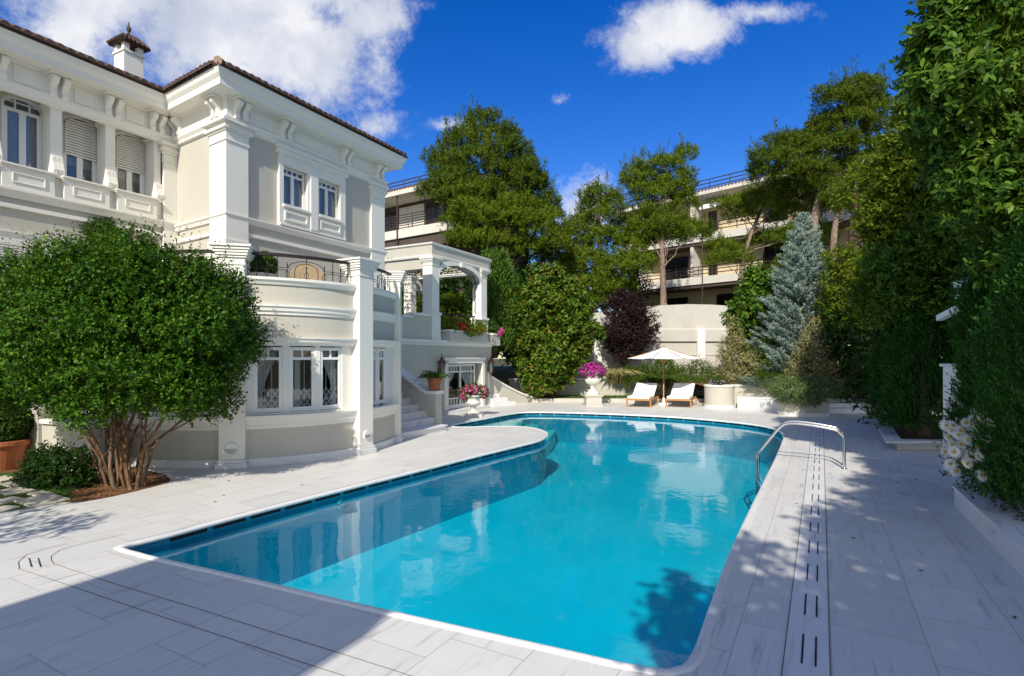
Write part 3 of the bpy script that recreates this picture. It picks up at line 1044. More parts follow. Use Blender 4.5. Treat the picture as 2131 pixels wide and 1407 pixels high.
zs2 = B.pz(207, 272, NW)
wmid = (wu0 + wu1) / 2
whw = min(abs(wu1 - wu0) / 2, pitch / 2 - 0.13)
win_u = [wmid + pitch * k for k in (-1, 0, 1, 2, 3, 4, 5, 6, 7, 8)]
bh = [arch(u - whw, u + whw, bz_top - 0.06, zs2, za) for u in win_u if u + whw < LB - 0.2]
wm.wall(B, rect(-0.1, LB, 2.9, 7.4), bh, NW, 0.28)
wm.build('wall', M_WALL, V)
# wing of the villa that stands left behind the viewpoint and throws its roof shadow on the deck
wing = MB()
K = Vector((-3.40, -4.83))
WG = Frame(K, -NA, UA)
wing.box(WG, 0.45, 2.5, -6, -0.45, 0, 6.6)
wing.build('rear_wing', M_WALL, V)
MB().box(WG, 0.0, 2.75, -6.4, 0.0, 6.6, 7.0).build('rear_cornice', M_TRIM, V)
rw = MB()
rw.prism([tuple(WG.p(a, b, 0)[:2]) for a, b in ((-.05, -6.4), (2.8, -6.4), (2.8, .05), (-.05, .05))], 7.0, 7.75, [tuple(WG.p(a, b, 0)[:2]) for a, b in ((1.2, -5), (1.5, -5), (1.5, -1.3), (1.2, -1.3))])
rw.build('rear_roof', M_ROOF, V)

AE2 = AE + UA * 0.02
OUT = [B.p(LB, 0, 0).xy, IC, C1, AE, AE - NA * 6]
OUT2 = [B.p(LB, 0, 0).xy, IC, C1, AE2, AE2 - NA * 6]
def run(name, prof, mat=M_TRIM, path=OUT):
    return fix_normals(MB().sweep(path, prof).build(name, mat, V))
# frieze band, belts and cornice
run('frieze', [(-0.02, Z_FB - .1), (0.03, Z_FB - .1), (0.03, Z_SOF), (-0.02, Z_SOF)])
run('frieze_moulding', [(0, Z_FB - 0.15), (0.06, Z_FB - 0.13), (0.06, Z_FB - 0.08), (0.10, Z_FB - 0.02), (0.10, Z_FB + 0.03), (0.0, Z_FB + 0.05)])
run('belt_moulding', [(0, Z_B1 - 0.13), (0.04, Z_B1 - 0.12), (0.06, Z_B1 - 0.06), (0.09, Z_B1 - 0.03), (0.09, Z_B1), (0, Z_B1 + 0.02)], path=[IC, C1, AE, AE - NA * 6])
run('belt_moulding', [(0, Z_B2 - 0.05), (0.045, Z_B2 - 0.04), (0.045, Z_B2 + 0.03), (0, Z_B2 + 0.04)], path=[IC, C1, AE, AE - NA * 6])
OV = 0.37
run('cornice', [(0.0, Z_SOF - 0.05), (0.05, Z_SOF - 0.05), (0.08, Z_SOF), (OV, Z_SOF), (OV, Z_SOF + 0.12), (OV + 0.05, Z_SOF + 0.19), (OV + 0.08, Z_SOF + 0.29), (0, Z_SOF + 0.29)], path=OUT2)
# recessed panels in the frieze (thin raised frames)
def rect_frame(m, fr, u0, u1, z0, z1, n0, n1, t):
    m.box(fr, u0, u1, n0, n1, z0, z0 + t)
    m.box(fr, u0, u1, n0, n1, z1 - t, z1)
    m.box(fr, u0, u0 + t, n0, n1, z0 + t, z1 - t)
    m.box(fr, u1 - t, u1, n0, n1, z0 + t, z1 - t)
# roof
ZR = Z_SOF + 0.30
roof = MB()
roof.sweep(OUT2, [(OV + 0.10, ZR), (OV + 0.10, ZR + 0.03), (-1.1, ZR + 0.62), (-1.1, ZR + 0.58)])
def eave_tiles(m, a, b, nrm, skip0=0.0, skip1=0.0, hip0=False, hip1=False):
    a, b = Vector(a), Vector(b)
    t = (b - a).normalized()
    l = (b - a).length
    k = int((l - skip0 - skip1) / 0.155)
    for i in range(k):
        q = a + t * (skip0 + (i + 0.5) * (l - skip0 - skip1) / k)
        rj = random.uniform(0.92, 1.08)
        pts = []
        s_ = skip0 + (i + 0.5) * (l - skip0 - skip1) / k
        reach = 0.9
        if hip0:
            reach = min(reach, s_ - skip0 + .03)
        if hip1:
            reach = min(reach, l - skip1 - s_ + .03)
        for tt_ in (0.0, 0.5, 1.0):
            dn, z = OV + 0.15 - reach * tt_, ZR + 0.015 + 0.45 * reach * tt_
            for j in range(7):
                th = math.pi * j / 6
                pts.append((q.x + nrm.x * dn + t.x * 0.075 * rj * math.cos(th), q.y + nrm.y * dn + t.y * 0.075 * rj * math.cos(th), z + 0.085 * rj * math.sin(th)))
            pts_len = 7
        m.add(pts, [(r * 7 + j, r * 7 + j + 1, (r + 1) * 7 + j + 1, (r + 1) * 7 + j) for r in range(2) for j in range(6)])
        # closed tile mouth set a little back
        m.add(pts[0:7], [tuple(range(7))])
eave_tiles(roof, B.p(LB, 0, 0).xy, IC, NA, 0, OV)
eave_tiles(roof, IC, C1, NR, OV + .05, -OV, hip1=True)
eave_tiles(roof, C1, AE2, NA, -OV, -OV, hip0=True, hip1=True)
e2 = C1 + (NA + NR) * (OV + .10)
roof.tube([Vector((C1.x, C1.y, ZR + 0.05)) + Vector(((NA + NR) * (OV + .12)).to_3d()), Vector((C1.x, C1.y, ZR + .36)) - Vector((((NA + NR)) * 0.3).to_3d())], 0.09, 8)
roof_o = roof.build('roof', M_ROOF, V)
cap = MB().tube([Vector((e2.x, e2.y, ZR + 0.06)) + Vector(((NA + NR) * 0.05).to_3d()), Vector((e2.x, e2.y, ZR + 0.14)) - Vector(((NA + NR) * 0.16).to_3d())], 0.075, 10)
cap.build('hip_cap', plaster('mortar', (0.36, 0.24, 0.17), 0.2), roof_o)
inner = [B.p(LB, -1.0, 0).xy, IC + UA * -1.0 + (-NA) * 1.0 + UA * 2.05, C1 - NA * 1.0 - NR * 1.0, AE - UA * 0.9 - NA * 1.0, AE - UA * .9 - NA * 7, B.p(LB, -8, 0).xy]
MB().prism([tuple(p) for p in inner], ZR + 0.45, ZR + 0.55).build('roof_deck', M_ROOF, V)

# chimney
CD = 13.0
cc = W(268, 120, CD)
ch = MB()
CHF = Frame((cc.x, cc.y), UA, NA)
zt0 = W(268, 152, CD).z
ch.box(CHF, -0.21, 0.21, -0.21, 0.21, ZR, W(268, 118, CD).z)
ch.box(CHF, -0.235, 0.235, -0.235, 0.235, W(268, 118, CD).z, W(268, 118, CD).z + 0.05)
zc0 = W(268, 118, CD).z + 0.05
for a, b in ((-0.15, -0.15), (0.15, -0.15), (-0.15, 0.15), (0.15, 0.15)):
    ch.box(CHF, a - 0.06, a + 0.06, b - 0.06, b + 0.06, zc0, zc0 + 0.16)
ch_o = ch.build('chimney', M_TRIM, roof_o)
cp = MB()
p4 = lambda h: [tuple(CHF.p(a * h, b * h, 0)[:2]) for a, b in ((-1, -1), (1, -1), (1, 1), (-1, 1))]
cp.prism(p4(0.30), zc0 + 0.16, zc0 + 0.30, p4(0.14))
for k in range(4):
    for j in range(6):
        a = -0.26 + 0.104 * j
        q0 = [CHF.p(a, 0.33, zc0 + .18), CHF.p(0.33, a, zc0 + .18), CHF.p(a, -0.33, zc0 + .18), CHF.p(-0.33, a, zc0 + .18)][k]
        q1 = [CHF.p(a * .45, 0.17, zc0 + .36), CHF.p(.17, a * .45, zc0 + .36), CHF.p(a * .45, -0.17, zc0 + .36), CHF.p(-.17, a * .45, zc0 + .36)][k]
        cp.tube([q0, q1], 0.038, 6)
cp.lathe((cc.x, cc.y, zc0 + .28), [(0.17, 0), (0.13, .07), (0.08, .12), (0.07, .18), (0.03, .20), (0.025, .24), (0.05, .29), (0.045, .35), (0.018, .39), (0.010, .48), (0, .50)], 12)
cp.build('chimney_cap', M_ROOF, ch_o)

# scroll brackets in pairs under the soffit
def bracket_pair(fr, u, n0=0.03, gap=0.15, w=0.10):
    m = MB()
    z1, z0 = Z_SOF - 0.04, Z_FB + 0.02
    h = z1 - z0
    pr = [(n0, z0), (n0 + .07, z0), (n0 + .095, z0 + .06 * h), (n0 + .10, z0 + .16 * h), (n0 + .075, z0 + .34 * h), (n0 + .085, z0 + .5 * h), (n0 + .14, z0 + .62 * h), (n0 + .19, z0 + .72 * h), (n0 + .21, z0 + .84 * h), (n0 + .19, z0 + .95 * h), (n0 + .15, z1), (n0, z1)]
    for s in (-1, 1):
        m.extr_u(fr, pr, u + s * gap / 2 * 1.2 - w / 2, u + s * gap / 2 * 1.2 + w / 2)
    m.box(fr, u - 0.20, u + 0.20, n0, n0 + 0.24, z1, z1 + 0.025)
    m.box(fr, u - 0.22, u + 0.22, n0, n0 + 0.27, z1 + 0.025, z1 + 0.055)
    return fix_normals(m.build('bracket', M_TRIM, V, bevel=0.008))
for px in (496, 590, 715, 786):
    bracket_pair(A, A.pu(px))
bracket_pair(RF, RF.pu(457))
bracket_pair(RF, 2.1 - 0.22)
for i in range(-1, 9):
    bracket_pair(B, B.pu(231) + pitch * (i if i >= 0 else -0.93))
for i in range(-1, 8):
    u0 = B.pu(231) + pitch * i
    fp = MB()
    rect_frame(fp, B, u0 + 0.26, u0 + pitch - 0.26, Z_FB + 0.07, Z_SOF - 0.08, 0.03, 0.045, 0.03)
    fp.build('frieze_panel', M_TRIM, V)
ab = [A.pu(p) for p in (496, 590, 715, 786)]
for a, b in zip(ab[:-1], ab[1:]):
    fp = MB()
    rect_frame(fp, A, a + 0.26, b - 0.26, Z_FB + 0.07, Z_SOF - 0.08, 0.03, 0.045, 0.03)
    fp.build('frieze_panel', M_TRIM, V)

# corner pilasters
def footprint(o, wR, wA):
    c = C1 + (NA + NR) * o * 1.06
    return [C1 + UR * (wR + o) - NR * .05, C1 + UR * (wR + o) + NR * o, c, C1 + UA * (wA + o) + NA * o, C1 + UA * (wA + o) - NA * .05]
wR, wA = RF.pu(447), A.pu(506)
def corner_pil():
    m = MB()
    P = lambda o: [tuple(p) for p in footprint(o, wR, wA)]
    zc = A.pz(490, 300)
    ztop = Z_FB - 0.10
    m.prism(P(0.07), 3.0, zc)
    z = zc
    for o, h in ((0.09, .03), (0.075, .16), (0.10, .04), (0.14, .05), (0.115, .07), (0.15, .05), (0.19, 0)):
        if h == 0:
            h = ztop - z
        m.prism(P(o), z, z + h)
        z += h
    m.prism(P(0.10), 4.0, 4.35)
    return m.build('pilaster', M_TRIM, V, bevel=0.008)
corner_pil()
def flat_pil(fr, u0, u1, z0, z1, n0=0.0, n1=0.07, caph=0.42, name='pilaster'):
    m = MB()
    m.box(fr, u0, u1, n0, n1, z0, z1 - caph)
    z = z1 - caph
    for o, h in ((0.02, .03), (0.005, .14), (0.03, .05), (0.06, .06), (0.035, .06), (0.08, .08)):
        h = h * caph / 0.42
        m.box(fr, u0 - o, u1 + o, n0, n1 + o, z, z + h)
        z += h
    return m.build(name, M_TRIM, V, bevel=0.008)
flat_pil(A, A.pu(769), UAE - 0.005, 3.0, Z_FB - 0.12)
flat_pil(B, 0.005, B.pu(337), 3.0, Z_FB - 0.12)

# ---------------------------------------------------------------- windows
def wavy(m, fr, u0, u1, n, z0, z1, amp=0.02, pitchw=0.07, z0b=None):
    k = max(6, int((u1 - u0) / 0.014))
    v = []
    for i in range(k + 1):
        u = u0 + (u1 - u0) * i / k
        nn = n + amp * math.sin(2 * math.pi * (u - u0) / pitchw) + amp * .5 * math.sin(2 * math.pi * (u - u0) / (pitchw * 2.3) + 1)
        v += [fr.p(u, nn, z0), fr.p(u, nn, z1)]
    m.add(v, [(2 * i, 2 * i + 2, 2 * i + 3, 2 * i + 1) for i in range(k)])
def drape(m, fr, u_side, u_mid, n, z0, z1):
    """curtain tied back to one side"""
    k, r = 16, 10
    v = []
    for j in range(r + 1):
        t = j / r
        z = z1 + (z0 - z1) * t
        reach = 1 - 0.75 * math.sin(min(1, t / 0.72) * math.pi / 2) ** 1.5
        if t > 0.72:
            reach = 0.25 + 0.1 * (t - 0.72)
        for i in range(k + 1):
            s = i / k
            u = u_side + (u_mid - u_side) * s * reach
            v.append(fr.p(u, n + 0.018 * math.sin(s * 30), z))
    m.add(v, [(j * (k + 1) + i, j * (k + 1) + i + 1, (j + 1) * (k + 1) + i + 1, (j + 1) * (k + 1) + i) for j in range(r) for i in range(k)])
def window(fr, u0, u1, z0, z1, n, parent, transom=0.8, cols=1, topcols=2, b=0.045, sash=0.04, curtain=None, lattice=False, room=0.5, zarch=None, name='window'):
    """timber window in an opening; n = outer face of the frame"""
    m = MB()
    m.box(fr, u0, u0 + b, n - 0.06, n, z0, z1)
    m.box(fr, u1 - b, u1, n - 0.06, n, z0, z1)
    m.box(fr, u0 + b, u1 - b, n - 0.06, n, z0, z0 + b * 1.3)
    m.box(fr, u0 + b, u1 - b, n - 0.06, n, z1 - b, z1)
    zt_ = z0 + (z1 - z0) * transom
    if transom < 1:
        m.box(fr, u0 + b, u1 - b, n - 0.05, n - 0.006, zt_ - 0.025, zt_ + 0.025)
        for i in range(1, topcols):
            u = u0 + b + (u1 - u0 - 2 * b) * i / topcols
            m.box(fr, u - 0.016, u + 0.016, n - 0.05, n - 0.01, zt_ + 0.025, z1 - b)
    for i in range(1, cols):
        u = u0 + b + (u1 - u0 - 2 * b) * i / cols
        m.box(fr, u - 0.04, u + 0.04, n - 0.055, n - 0.003, z0 + b * 1.3, (zt_ - 0.025) if transom < 1 else z1 - b)
    o = m.build(name, M_TRIM2, parent, bevel=0.006)
    g_ = MB().add([fr.p(u0 + b, n - 0.035, z0 + b), fr.p(u1 - b, n - 0.035, z0 + b), fr.p(u1 - b, n - 0.035, z1 - b), fr.p(u0 + b, n - 0.035, z1 - b)], [(0, 1, 2, 3)])
    g_.build('pane', M_GLASS, o)
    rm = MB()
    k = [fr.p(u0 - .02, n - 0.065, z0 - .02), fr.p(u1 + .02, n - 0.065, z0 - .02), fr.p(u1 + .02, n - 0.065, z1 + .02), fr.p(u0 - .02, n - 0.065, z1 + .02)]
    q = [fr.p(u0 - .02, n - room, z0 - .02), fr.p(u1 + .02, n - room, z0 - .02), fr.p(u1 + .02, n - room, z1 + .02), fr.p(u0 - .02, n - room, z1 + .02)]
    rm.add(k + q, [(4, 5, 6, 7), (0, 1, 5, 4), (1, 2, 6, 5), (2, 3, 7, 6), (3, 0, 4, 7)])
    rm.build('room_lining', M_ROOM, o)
    if curtain:
        cm = MB()
        if curtain == 'full':
            wavy(cm, fr, u0 + b, u1 - b, n - 0.13, z0, z1)
            cm.build('curtain', M_CURTAIN_B, o, smooth=True)
        elif curtain == 'left':
            drape(cm, fr, u0 + b, u1 - b, n - 0.13, z0, z1 - b)
            cm.build('curtain', M_CURTAIN, o, smooth=True)
        elif curtain == 'right':
            drape(cm, fr, u1 - b, u0 + b, n - 0.13, z0, z1 - b)
            cm.build('curtain', M_CURTAIN, o, smooth=True)
        elif curtain == 'strip':
            w_ = (u1 - u0)
            wavy(cm, fr, u0 + w_ * .25, u0 + w_ * .5, n - 0.13, z0, zt_)
            cm.build('curtain', M_CURTAIN, o, smooth=True)
    if lattice:
        lm = MB()
        w_ = u1 - u0 - 2 * b
        zh = (z1 - z0) * 0.30
        kx = 3
        for i in range(-1, kx + 1):
            for s in (1, -1):
                a0 = u0 + b + w_ * (i + (0 if s > 0 else 1)) / kx
                for row in range(2):
                    pa = (a0, z0 + b + zh * row / 2)
                    pb = (a0 + s * w_ / kx, z0 + b + zh * (row + 1) / 2)
                    if min(pa[0], pb[0]) < u0 + b - 1e-4 or max(pa[0], pb[0]) > u1 - b + 1e-4:
                        continue
                    lm.tube([fr.p(pa[0], n - 0.085 - 0.004 * s, pa[1]), fr.p(pb[0], n - 0.085 - 0.004 * s, pb[1])], 0.008, 5)
        for i in range(1, kx + 0):
            lm.tube([fr.p(u0 + b + w_ * i / kx, n - 0.095, z0 + b), fr.p(u0 + b + w_ * i / kx, n - 0.095, zt_)], 0.006, 5)
        lm.build('security_lattice', M_TRIM2, o)
    return o

# surround of the paired window on the gable wing
su0, su1 = A.pu(577), A.pu(715)
stz, sbz = A.pz(577, 318), A.pz(715, 500)
sbz = (A.pz(582, 470) + A.pz(715, 502)) / 2
ms = MB()
ms.wall(A, rect(su0, su1, sbz, stz), holes, 0.07, 0.075)
ms.box(A, su0 - 0.05, su1 + 0.05, 0, 0.12, stz, stz + 0.10)
ms.box(A, su0 - 0.08, su1 + 0.08, 0, 0.17, stz + 0.10, stz + 0.16)
ms.box(A, su0, su1, 0.07, 0.10, sbz, sbz + 0.05)
for w in (w1, w2):
    ms.box(A, w[0] - 0.03, w[1] + 0.03, 0.07, 0.12, zb - 0.07, zb - 0.01)
    rect_frame(ms, A, w[0] + 0.01, w[1] - 0.01, sbz + 0.12, zb - 0.14, 0.07, 0.10, 0.05)
mid0, mid1 = w1[1] + 0.06, w2[0] - 0.06
ms.box(A, mid0, mid1, 0.07, 0.11, sbz + 0.05, stz)
ms.build('window_surround', M_TRIM, V, bevel=0.006)
for w in (w1, w2):
    window(A, w[0], w[1], zb, zt, -0.04, V, 0.82, 2, 4, curtain='full')

# left wing: arched windows, shutters, pilasters, parapet panels
for idx, u in enumerate(win_u):
    if u + whw > LB - 0.2:
        continue
    z0 = bz_top - 0.06
    full = idx >= 2
    m = MB()
    ring = arch(u - whw, u + whw, z0, zs2, za)
    innr = arch(u - whw + .05, u + whw - .05, z0 + .05, zs2 - .02, za - .05)
    m.wall(B, ring, [innr], NW - 0.05, 0.06)
    zt_ = zs2 - 0.10
    m.box(B, u - whw + .05, u + whw - .05, NW - 0.10, NW - 0.055, zt_ - .03, zt_ + .03)
    m.box(B, u - 0.05, u + 0.05, NW - 0.105, NW - 0.052, z0 + .05, zt_ - .03)
    for s in (-1, 1):
        m.box(B, u + s * (whw - .075) - .025, u + s * (whw - .075) + .025, NW - 0.10, NW - .056, z0 + .05, zt_ - .03)
        m.box(B, u + s * whw * .33 - .012, u + s * whw * .33 + .012, NW - 0.095, NW - .06, zt_ + .03, za - .06)
    m.box(B, u - whw + .05, u + whw - .05, NW - 0.094, NW - .061, zt_ + .14, zt_ + .16)
    wo = m.build('window', M_TRIM2, V)
    MB().plate(B, innr, NW - 0.078, NW - 0.08).build('pane', M_GLASS, wo)
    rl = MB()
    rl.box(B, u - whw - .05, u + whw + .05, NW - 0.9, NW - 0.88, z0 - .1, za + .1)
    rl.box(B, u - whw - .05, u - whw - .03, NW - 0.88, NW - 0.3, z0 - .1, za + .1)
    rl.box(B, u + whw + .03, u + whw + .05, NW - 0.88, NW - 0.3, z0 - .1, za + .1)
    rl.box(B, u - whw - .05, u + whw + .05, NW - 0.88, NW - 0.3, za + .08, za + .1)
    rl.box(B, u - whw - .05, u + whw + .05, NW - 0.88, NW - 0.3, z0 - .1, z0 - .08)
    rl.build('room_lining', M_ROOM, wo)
    if full:
        c_ = MB()
        wavy(c_, B, u - whw, u + whw, NW - 0.17, z0, za + .02, 0.022, 0.085)
        c_.build('curtain', M_CURTAIN_B, wo, smooth=True)
    else:
        zsh = z0 + (za - z0) * 0.44
        c_ = MB()
        wavy(c_, B, u - whw, u + whw, NW - 0.17, zsh - .16, za, 0.006, 0.11)
        c_.build('blind', M_CURTAIN, wo, smooth=True)
        sh = MB()
        z = zsh
        while z < za - 0.03:
            zz = z + 0.036
            lim = whw - 0.055
            if zz > zs2 - 0.02:
                q = min(1, (zz - zs2 + .02) / (za - zs2 - .03))
                lim = (whw - .055) * math.sqrt(max(0, 1 - q * q))
            if lim > 0.03:
                sh.extr_u(B, [(NW - .045, z), (NW - .016, z + .004), (NW - .006, z + .020), (NW - .03, zz + .006), (NW - .045, zz + .006)], u - lim, u + lim)
            z += 0.052
        sh.build('roller_shutter', M_SHUTTER, wo)
for i in range(-1, 9):
    uc = B.pu(231) + pitch * i
    hw = abs(B.pu(221) - B.pu(241.5)) / 2
    if i == -1:
        a, b_ = B.pu(337) + 0.01, B.pu(322)
    else:
        a, b_ = uc - hw, uc + hw
    m = MB()
    zt_ = BLB
    m.box(B, a, b_, NW, -0.02, bz_top + .02, zt_ - .14)
    m.box(B, a - .02, b_ + .02, NW, 0.0, zt_ - .14, zt_ - .10)
    m.box(B, a - .05, b_ + .05, NW, 0.03, zt_ - .10, zt_ - .03)
    m.box(B, a - .04, b_ + .04, NW, 0.05, bz_top - .05, bz_top + .03)
    m.box(B, a - .01, b_ + .01, NW, -.005, bz_bot, bz_top - .05)
    pil_o = m.build('pilaster', M_TRIM, V, bevel=0.006)
    m2 = MB()
    for j in range(3):
        ua = a + (b_ - a) * (j + .1) / 3
        ub = a + (b_ - a) * (j + .9) / 3
        m2.extr_u(B, [(-.02, bz_top + .03), (.07, bz_top + .03), (.085, bz_top + .09), (.06, bz_top + .16), (.03, bz_top + .24), (.02, bz_top + .34), (-.02, bz_top + .36)], ua, ub)
    m2.build('pilaster_scroll', M_TRIM, pil_o, smooth=False, bevel=0.006)
# soffit between frieze and recessed wall
MB().box(B, 0.0, LB, NW, 0.0, BLB, Z_FB + 0.1).build('lintel', M_TRIM, V)
for i in range(-1, 8):
    uc0 = B.pu(231) + pitch * i
    uc1 = uc0 + pitch
    a, b_ = uc0 + 0.07, uc1 - 0.07
    m = MB()
    m.box(B, a, b_, NW, 0.10, bz_bot, bz_top - 0.06)
    m.box(B, a - .02, b_ + .02, NW, 0.12, bz_top - .06, bz_top - .035)
    m.box(B, a - .035, b_ + .035, NW, 0.145, bz_top - .035, bz_top)
    rect_frame(m, B, a + .14, b_ - .14, bz_bot + .10, bz_top - .14, 0.10, 0.115, 0.025)
    m.build('parapet_panel', M_TRIM, V, bevel=0.006)
ml = MB()
ml.extr_u(B, [(NW, bz_bot - .16), (.04, bz_bot - .16), (.06, bz_bot - .10), (.12, bz_bot - .04), (.12, bz_bot), (NW, bz_bot)], 0.0, LB)
ml.build('ledge', M_TRIM, V)
ml = MB()
ml.box(B, 0.0, LB, NW, 0.0, 3.0, bz_bot - .16)
zbs = B.pz(0, 424)
ml.build('spandrel_wall', M_WALL, V)
m = MB()
m.extr_u(B, [(-.01, zbs - .05), (.05, zbs - .04), (.05, zbs + .03), (-.01, zbs + .04)], 0, LB)
zb2 = B.pz(0, 478)
m.extr_u(B, [(-.01, zb2 - .22), (.03, zb2 - .22), (.03, zb2 - .1), (.06, zb2 - .02), (.06, zb2), (-.01, zb2)], 0.6, LB)
m.build('belt_moulding', M_TRIM, V)
# wide roller shutter at terrace level on the left wing
sh = MB()
us0, us1 = B.pu(108), B.pu(-90)
zq = B.pz(0, 505)
z = 3.0
while z < zq:
    sh.extr_u(B, [(.004, z), (.028, z + .004), (.034, z + .022), (.018, z + .036), (.004, z + .038)], us0, us1)
    z += 0.043
sh.build('roller_shutter', M_SHUTTER, V)
# ---------------------------------------------------------------- curved terrace (bow) of the villa
BC = Vector((-5.78, 12.99))
RB = 3.0
def bow_ang(px, r=RB):
    """angle on the bow circle seen at photo column px (near side)"""
    dx = (px - CX) / FPX
    l = math.sqrt(dx * dx + 1)
    d = Vector((dx / l, 1 / l))
    b = d.dot(BC)
    disc = b * b - (BC.length_squared - r * r)
    t = b - math.sqrt(max(0, disc))
    q = d * t - BC
    return math.degrees(math.atan2(q.y, q.x))
A_L, A_R = -122.0, 28.0
left_end = Vector((-10.4, 10.9))
def bow_path(r, a0=A_L, a1=A_R, lead=True, tail=True):
    p = arc(BC, r, a0, a1, max(4, int(abs(a1 - a0) / 3)))
    if lead and a0 == A_L:
        p = [left_end + (p[0] - left_end).normalized() * 0.0] + p
    if tail and a1 == A_R:
        p = p + [p[-1] - NA * 1.6]
    return p
def bow_run(name, prof, mat, a0=A_L, a1=A_R, parent=V):
    return fix_normals(MB().sweep(bow_path(RB, a0, a1), prof).build(name, mat, parent))
SILL0, SILL1, HEAD0, HEAD1 = 0.68, 0.93, 2.22, 2.38
bow_run('plinth', [(-.3, 0.0), (.045, 0.0), (.045, .13), (.03, .145), (-.3, .145)], M_MARBLE)
bow_run('terrace_wall', [(-.3, .145), (0, .145), (0, SILL0), (-.3, SILL0)], M_WALL)
bow_run('sill_moulding', [(-.3, SILL0), (.02, SILL0), (.03, SILL0 + .05), (.07, SILL0 + .09), (.075, SILL0 + .13), (.10, SILL0 + .17), (.12, SILL1 - .03), (.12, SILL1), (-.3, SILL1)], M_TRIM)
bow_run('head_moulding', [(-.3, HEAD0), (.02, HEAD0), (.03, HEAD0 + .03), (.08, HEAD0 + .07), (.09, HEAD0 + .11), (.12, HEAD1 - .02), (.12, HEAD1), (-.3, HEAD1)], M_TRIM)
bow_run('terrace_wall', [(-.3, HEAD1), (0, HEAD1), (0, 2.80), (-.3, 2.80)], M_WALL)
bow_run('belt_moulding', [(-.3, 2.80), (.03, 2.80), (.035, 2.85), (.065, 2.87), (.07, 2.92), (.10, 2.95), (.10, 2.99), (-.3, 2.99)], M_TRIM)
bow_run('parapet', [(-.16, 2.99), (0, 2.99), (0, 3.36), (-.16, 3.36)], M_WALL)
bow_run('parapet_cap', [(-.20, 3.36), (.03, 3.36), (.05, 3.40), (.09, 3.44), (.09, 3.49), (-.20, 3.49)], M_TRIM)
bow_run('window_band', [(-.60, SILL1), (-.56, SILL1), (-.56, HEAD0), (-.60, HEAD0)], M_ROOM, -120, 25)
tf = [p for p in arc(BC, RB - .1, A_L, A_R, 40)] + [BC + Vector((0.3, 1.5)), Vector((-7.2, 12.0)), Vector((-8.7, 9.6))]
MB().sheet([[tuple(p) for p in tf]], 2.992).build('terrace_floor', M_MARBLE, V)

def bow_frame(px, r=RB):
    a = R(bow_ang(px, r))
    n = Vector((math.cos(a), math.sin(a)))
    return Frame(BC + n * r, Vector((-n.y, n.x)), n)
def seg_between(px0, px1, r):
    a0, a1 = R(bow_ang(px0, r)), R(bow_ang(px1, r))
    p0 = BC + Vector((math.cos(a0), math.sin(a0))) * r
    p1 = BC + Vector((math.cos(a1), math.sin(a1))) * r
    u = (p1 - p0).normalized()
    return Frame(p0, u, Vector((u.y, -u.x))), (p1 - p0).length
# bow windows
RW = RB - 0.05
spans = [(528, 588, 'left', True), (603, 656, 'strip', True), (666, 712, 'right', True)]
spans2 = [(775.5, 786, 'strip', False), (788, 803, 'left', False)]
prev = 516
wall_bits = []
for s in spans + spans2:
    fr, l = seg_between(s[0], s[1], RW)
    window(fr, 0.0, l, SILL1 + .04, HEAD0 - .02, -0.01, V, 0.82, 1, 2, b=0.065, curtain=s[2], lattice=s[3], room=0.42)
    wall_bits.append((s[0], s[1]))
edges = [(500, 528), (588, 603), (656, 666), (712, 740), (760, 775.5), (786, 788), (803, 812), (440, 470)]
m = MB()
for (a, b) in edges:
    fr, l = seg_between(a, b, RW)
    m.box(fr, -0.004, l + .004, -.22, 0.005, SILL1, HEAD0)
m.sweep(arc(BC, RW, bow_ang(812, RW), 28, 8), [(-.2, SILL1), (0, SILL1), (0, HEAD0), (-.2, HEAD0)])
m.sweep(arc(BC, RW, -122, bow_ang(372, RW), 8), [(-.2, SILL1), (0, SILL1), (0, HEAD0), (-.2, HEAD0)])
m.build('window_mullion', M_TRIM, V, bevel=0.004)
fr, l = seg_between(375, 438, RW)
window(fr, 0.0, l, SILL1 + .04, HEAD0 - .02, -0.01, V, 0.82, 2, 4, b=0.06, curtain=None, room=0.42)
# small sills below each bow window
m = MB()
for s in spans:
    fr, l = seg_between(s[0], s[1], RW)
    m.box(fr, -0.02, l + .02, -.02, 0.05, SILL1 + .005, SILL1 + .035)
m.build('window_sill', M_TRIM, V)

# piers with caps and marble bases
def pier(px, w, dpt, base_z=0.0, name='pier', r=RB, ztop=4.03, n_in=-.25):
    fr = bow_frame(px, r)
    root = MB()
    root.box(fr, -w / 2, w / 2, n_in, dpt, base_z + .16, ztop - .36)
    o = root.build(name, M_TRIM, V, bevel=0.012)
    c = MB()
    z = ztop - .36
    for q, h in ((0.015, .03), (0.0, .10), (0.03, .04), (0.055, .05), (0.075, .05), (0.10, .05), (0.13, .04)):
        c.box(fr, -w / 2 - q, w / 2 + q, n_in - q, dpt + q, z, z + h)
        z += h
    c.build('pier_capital', M_TRIM, o, bevel=0.006)
    b = MB()
    b.box(fr, -w / 2 - .05, w / 2 + .05, n_in, dpt + .05, base_z, base_z + .10)
    b.box(fr, -w / 2 - .025, w / 2 + .025, n_in, dpt + .025, base_z + .10, base_z + .16)
    b.build('pier_base', M_MARBLE, o, bevel=0.008)
    return fr, o
f1, p1 = pier(486, 0.44, 0.14)
f2, p2 = pier(751, 0.40, 0.16)
f3, p3 = pier(827, 0.24, 0.08, r=3.05)
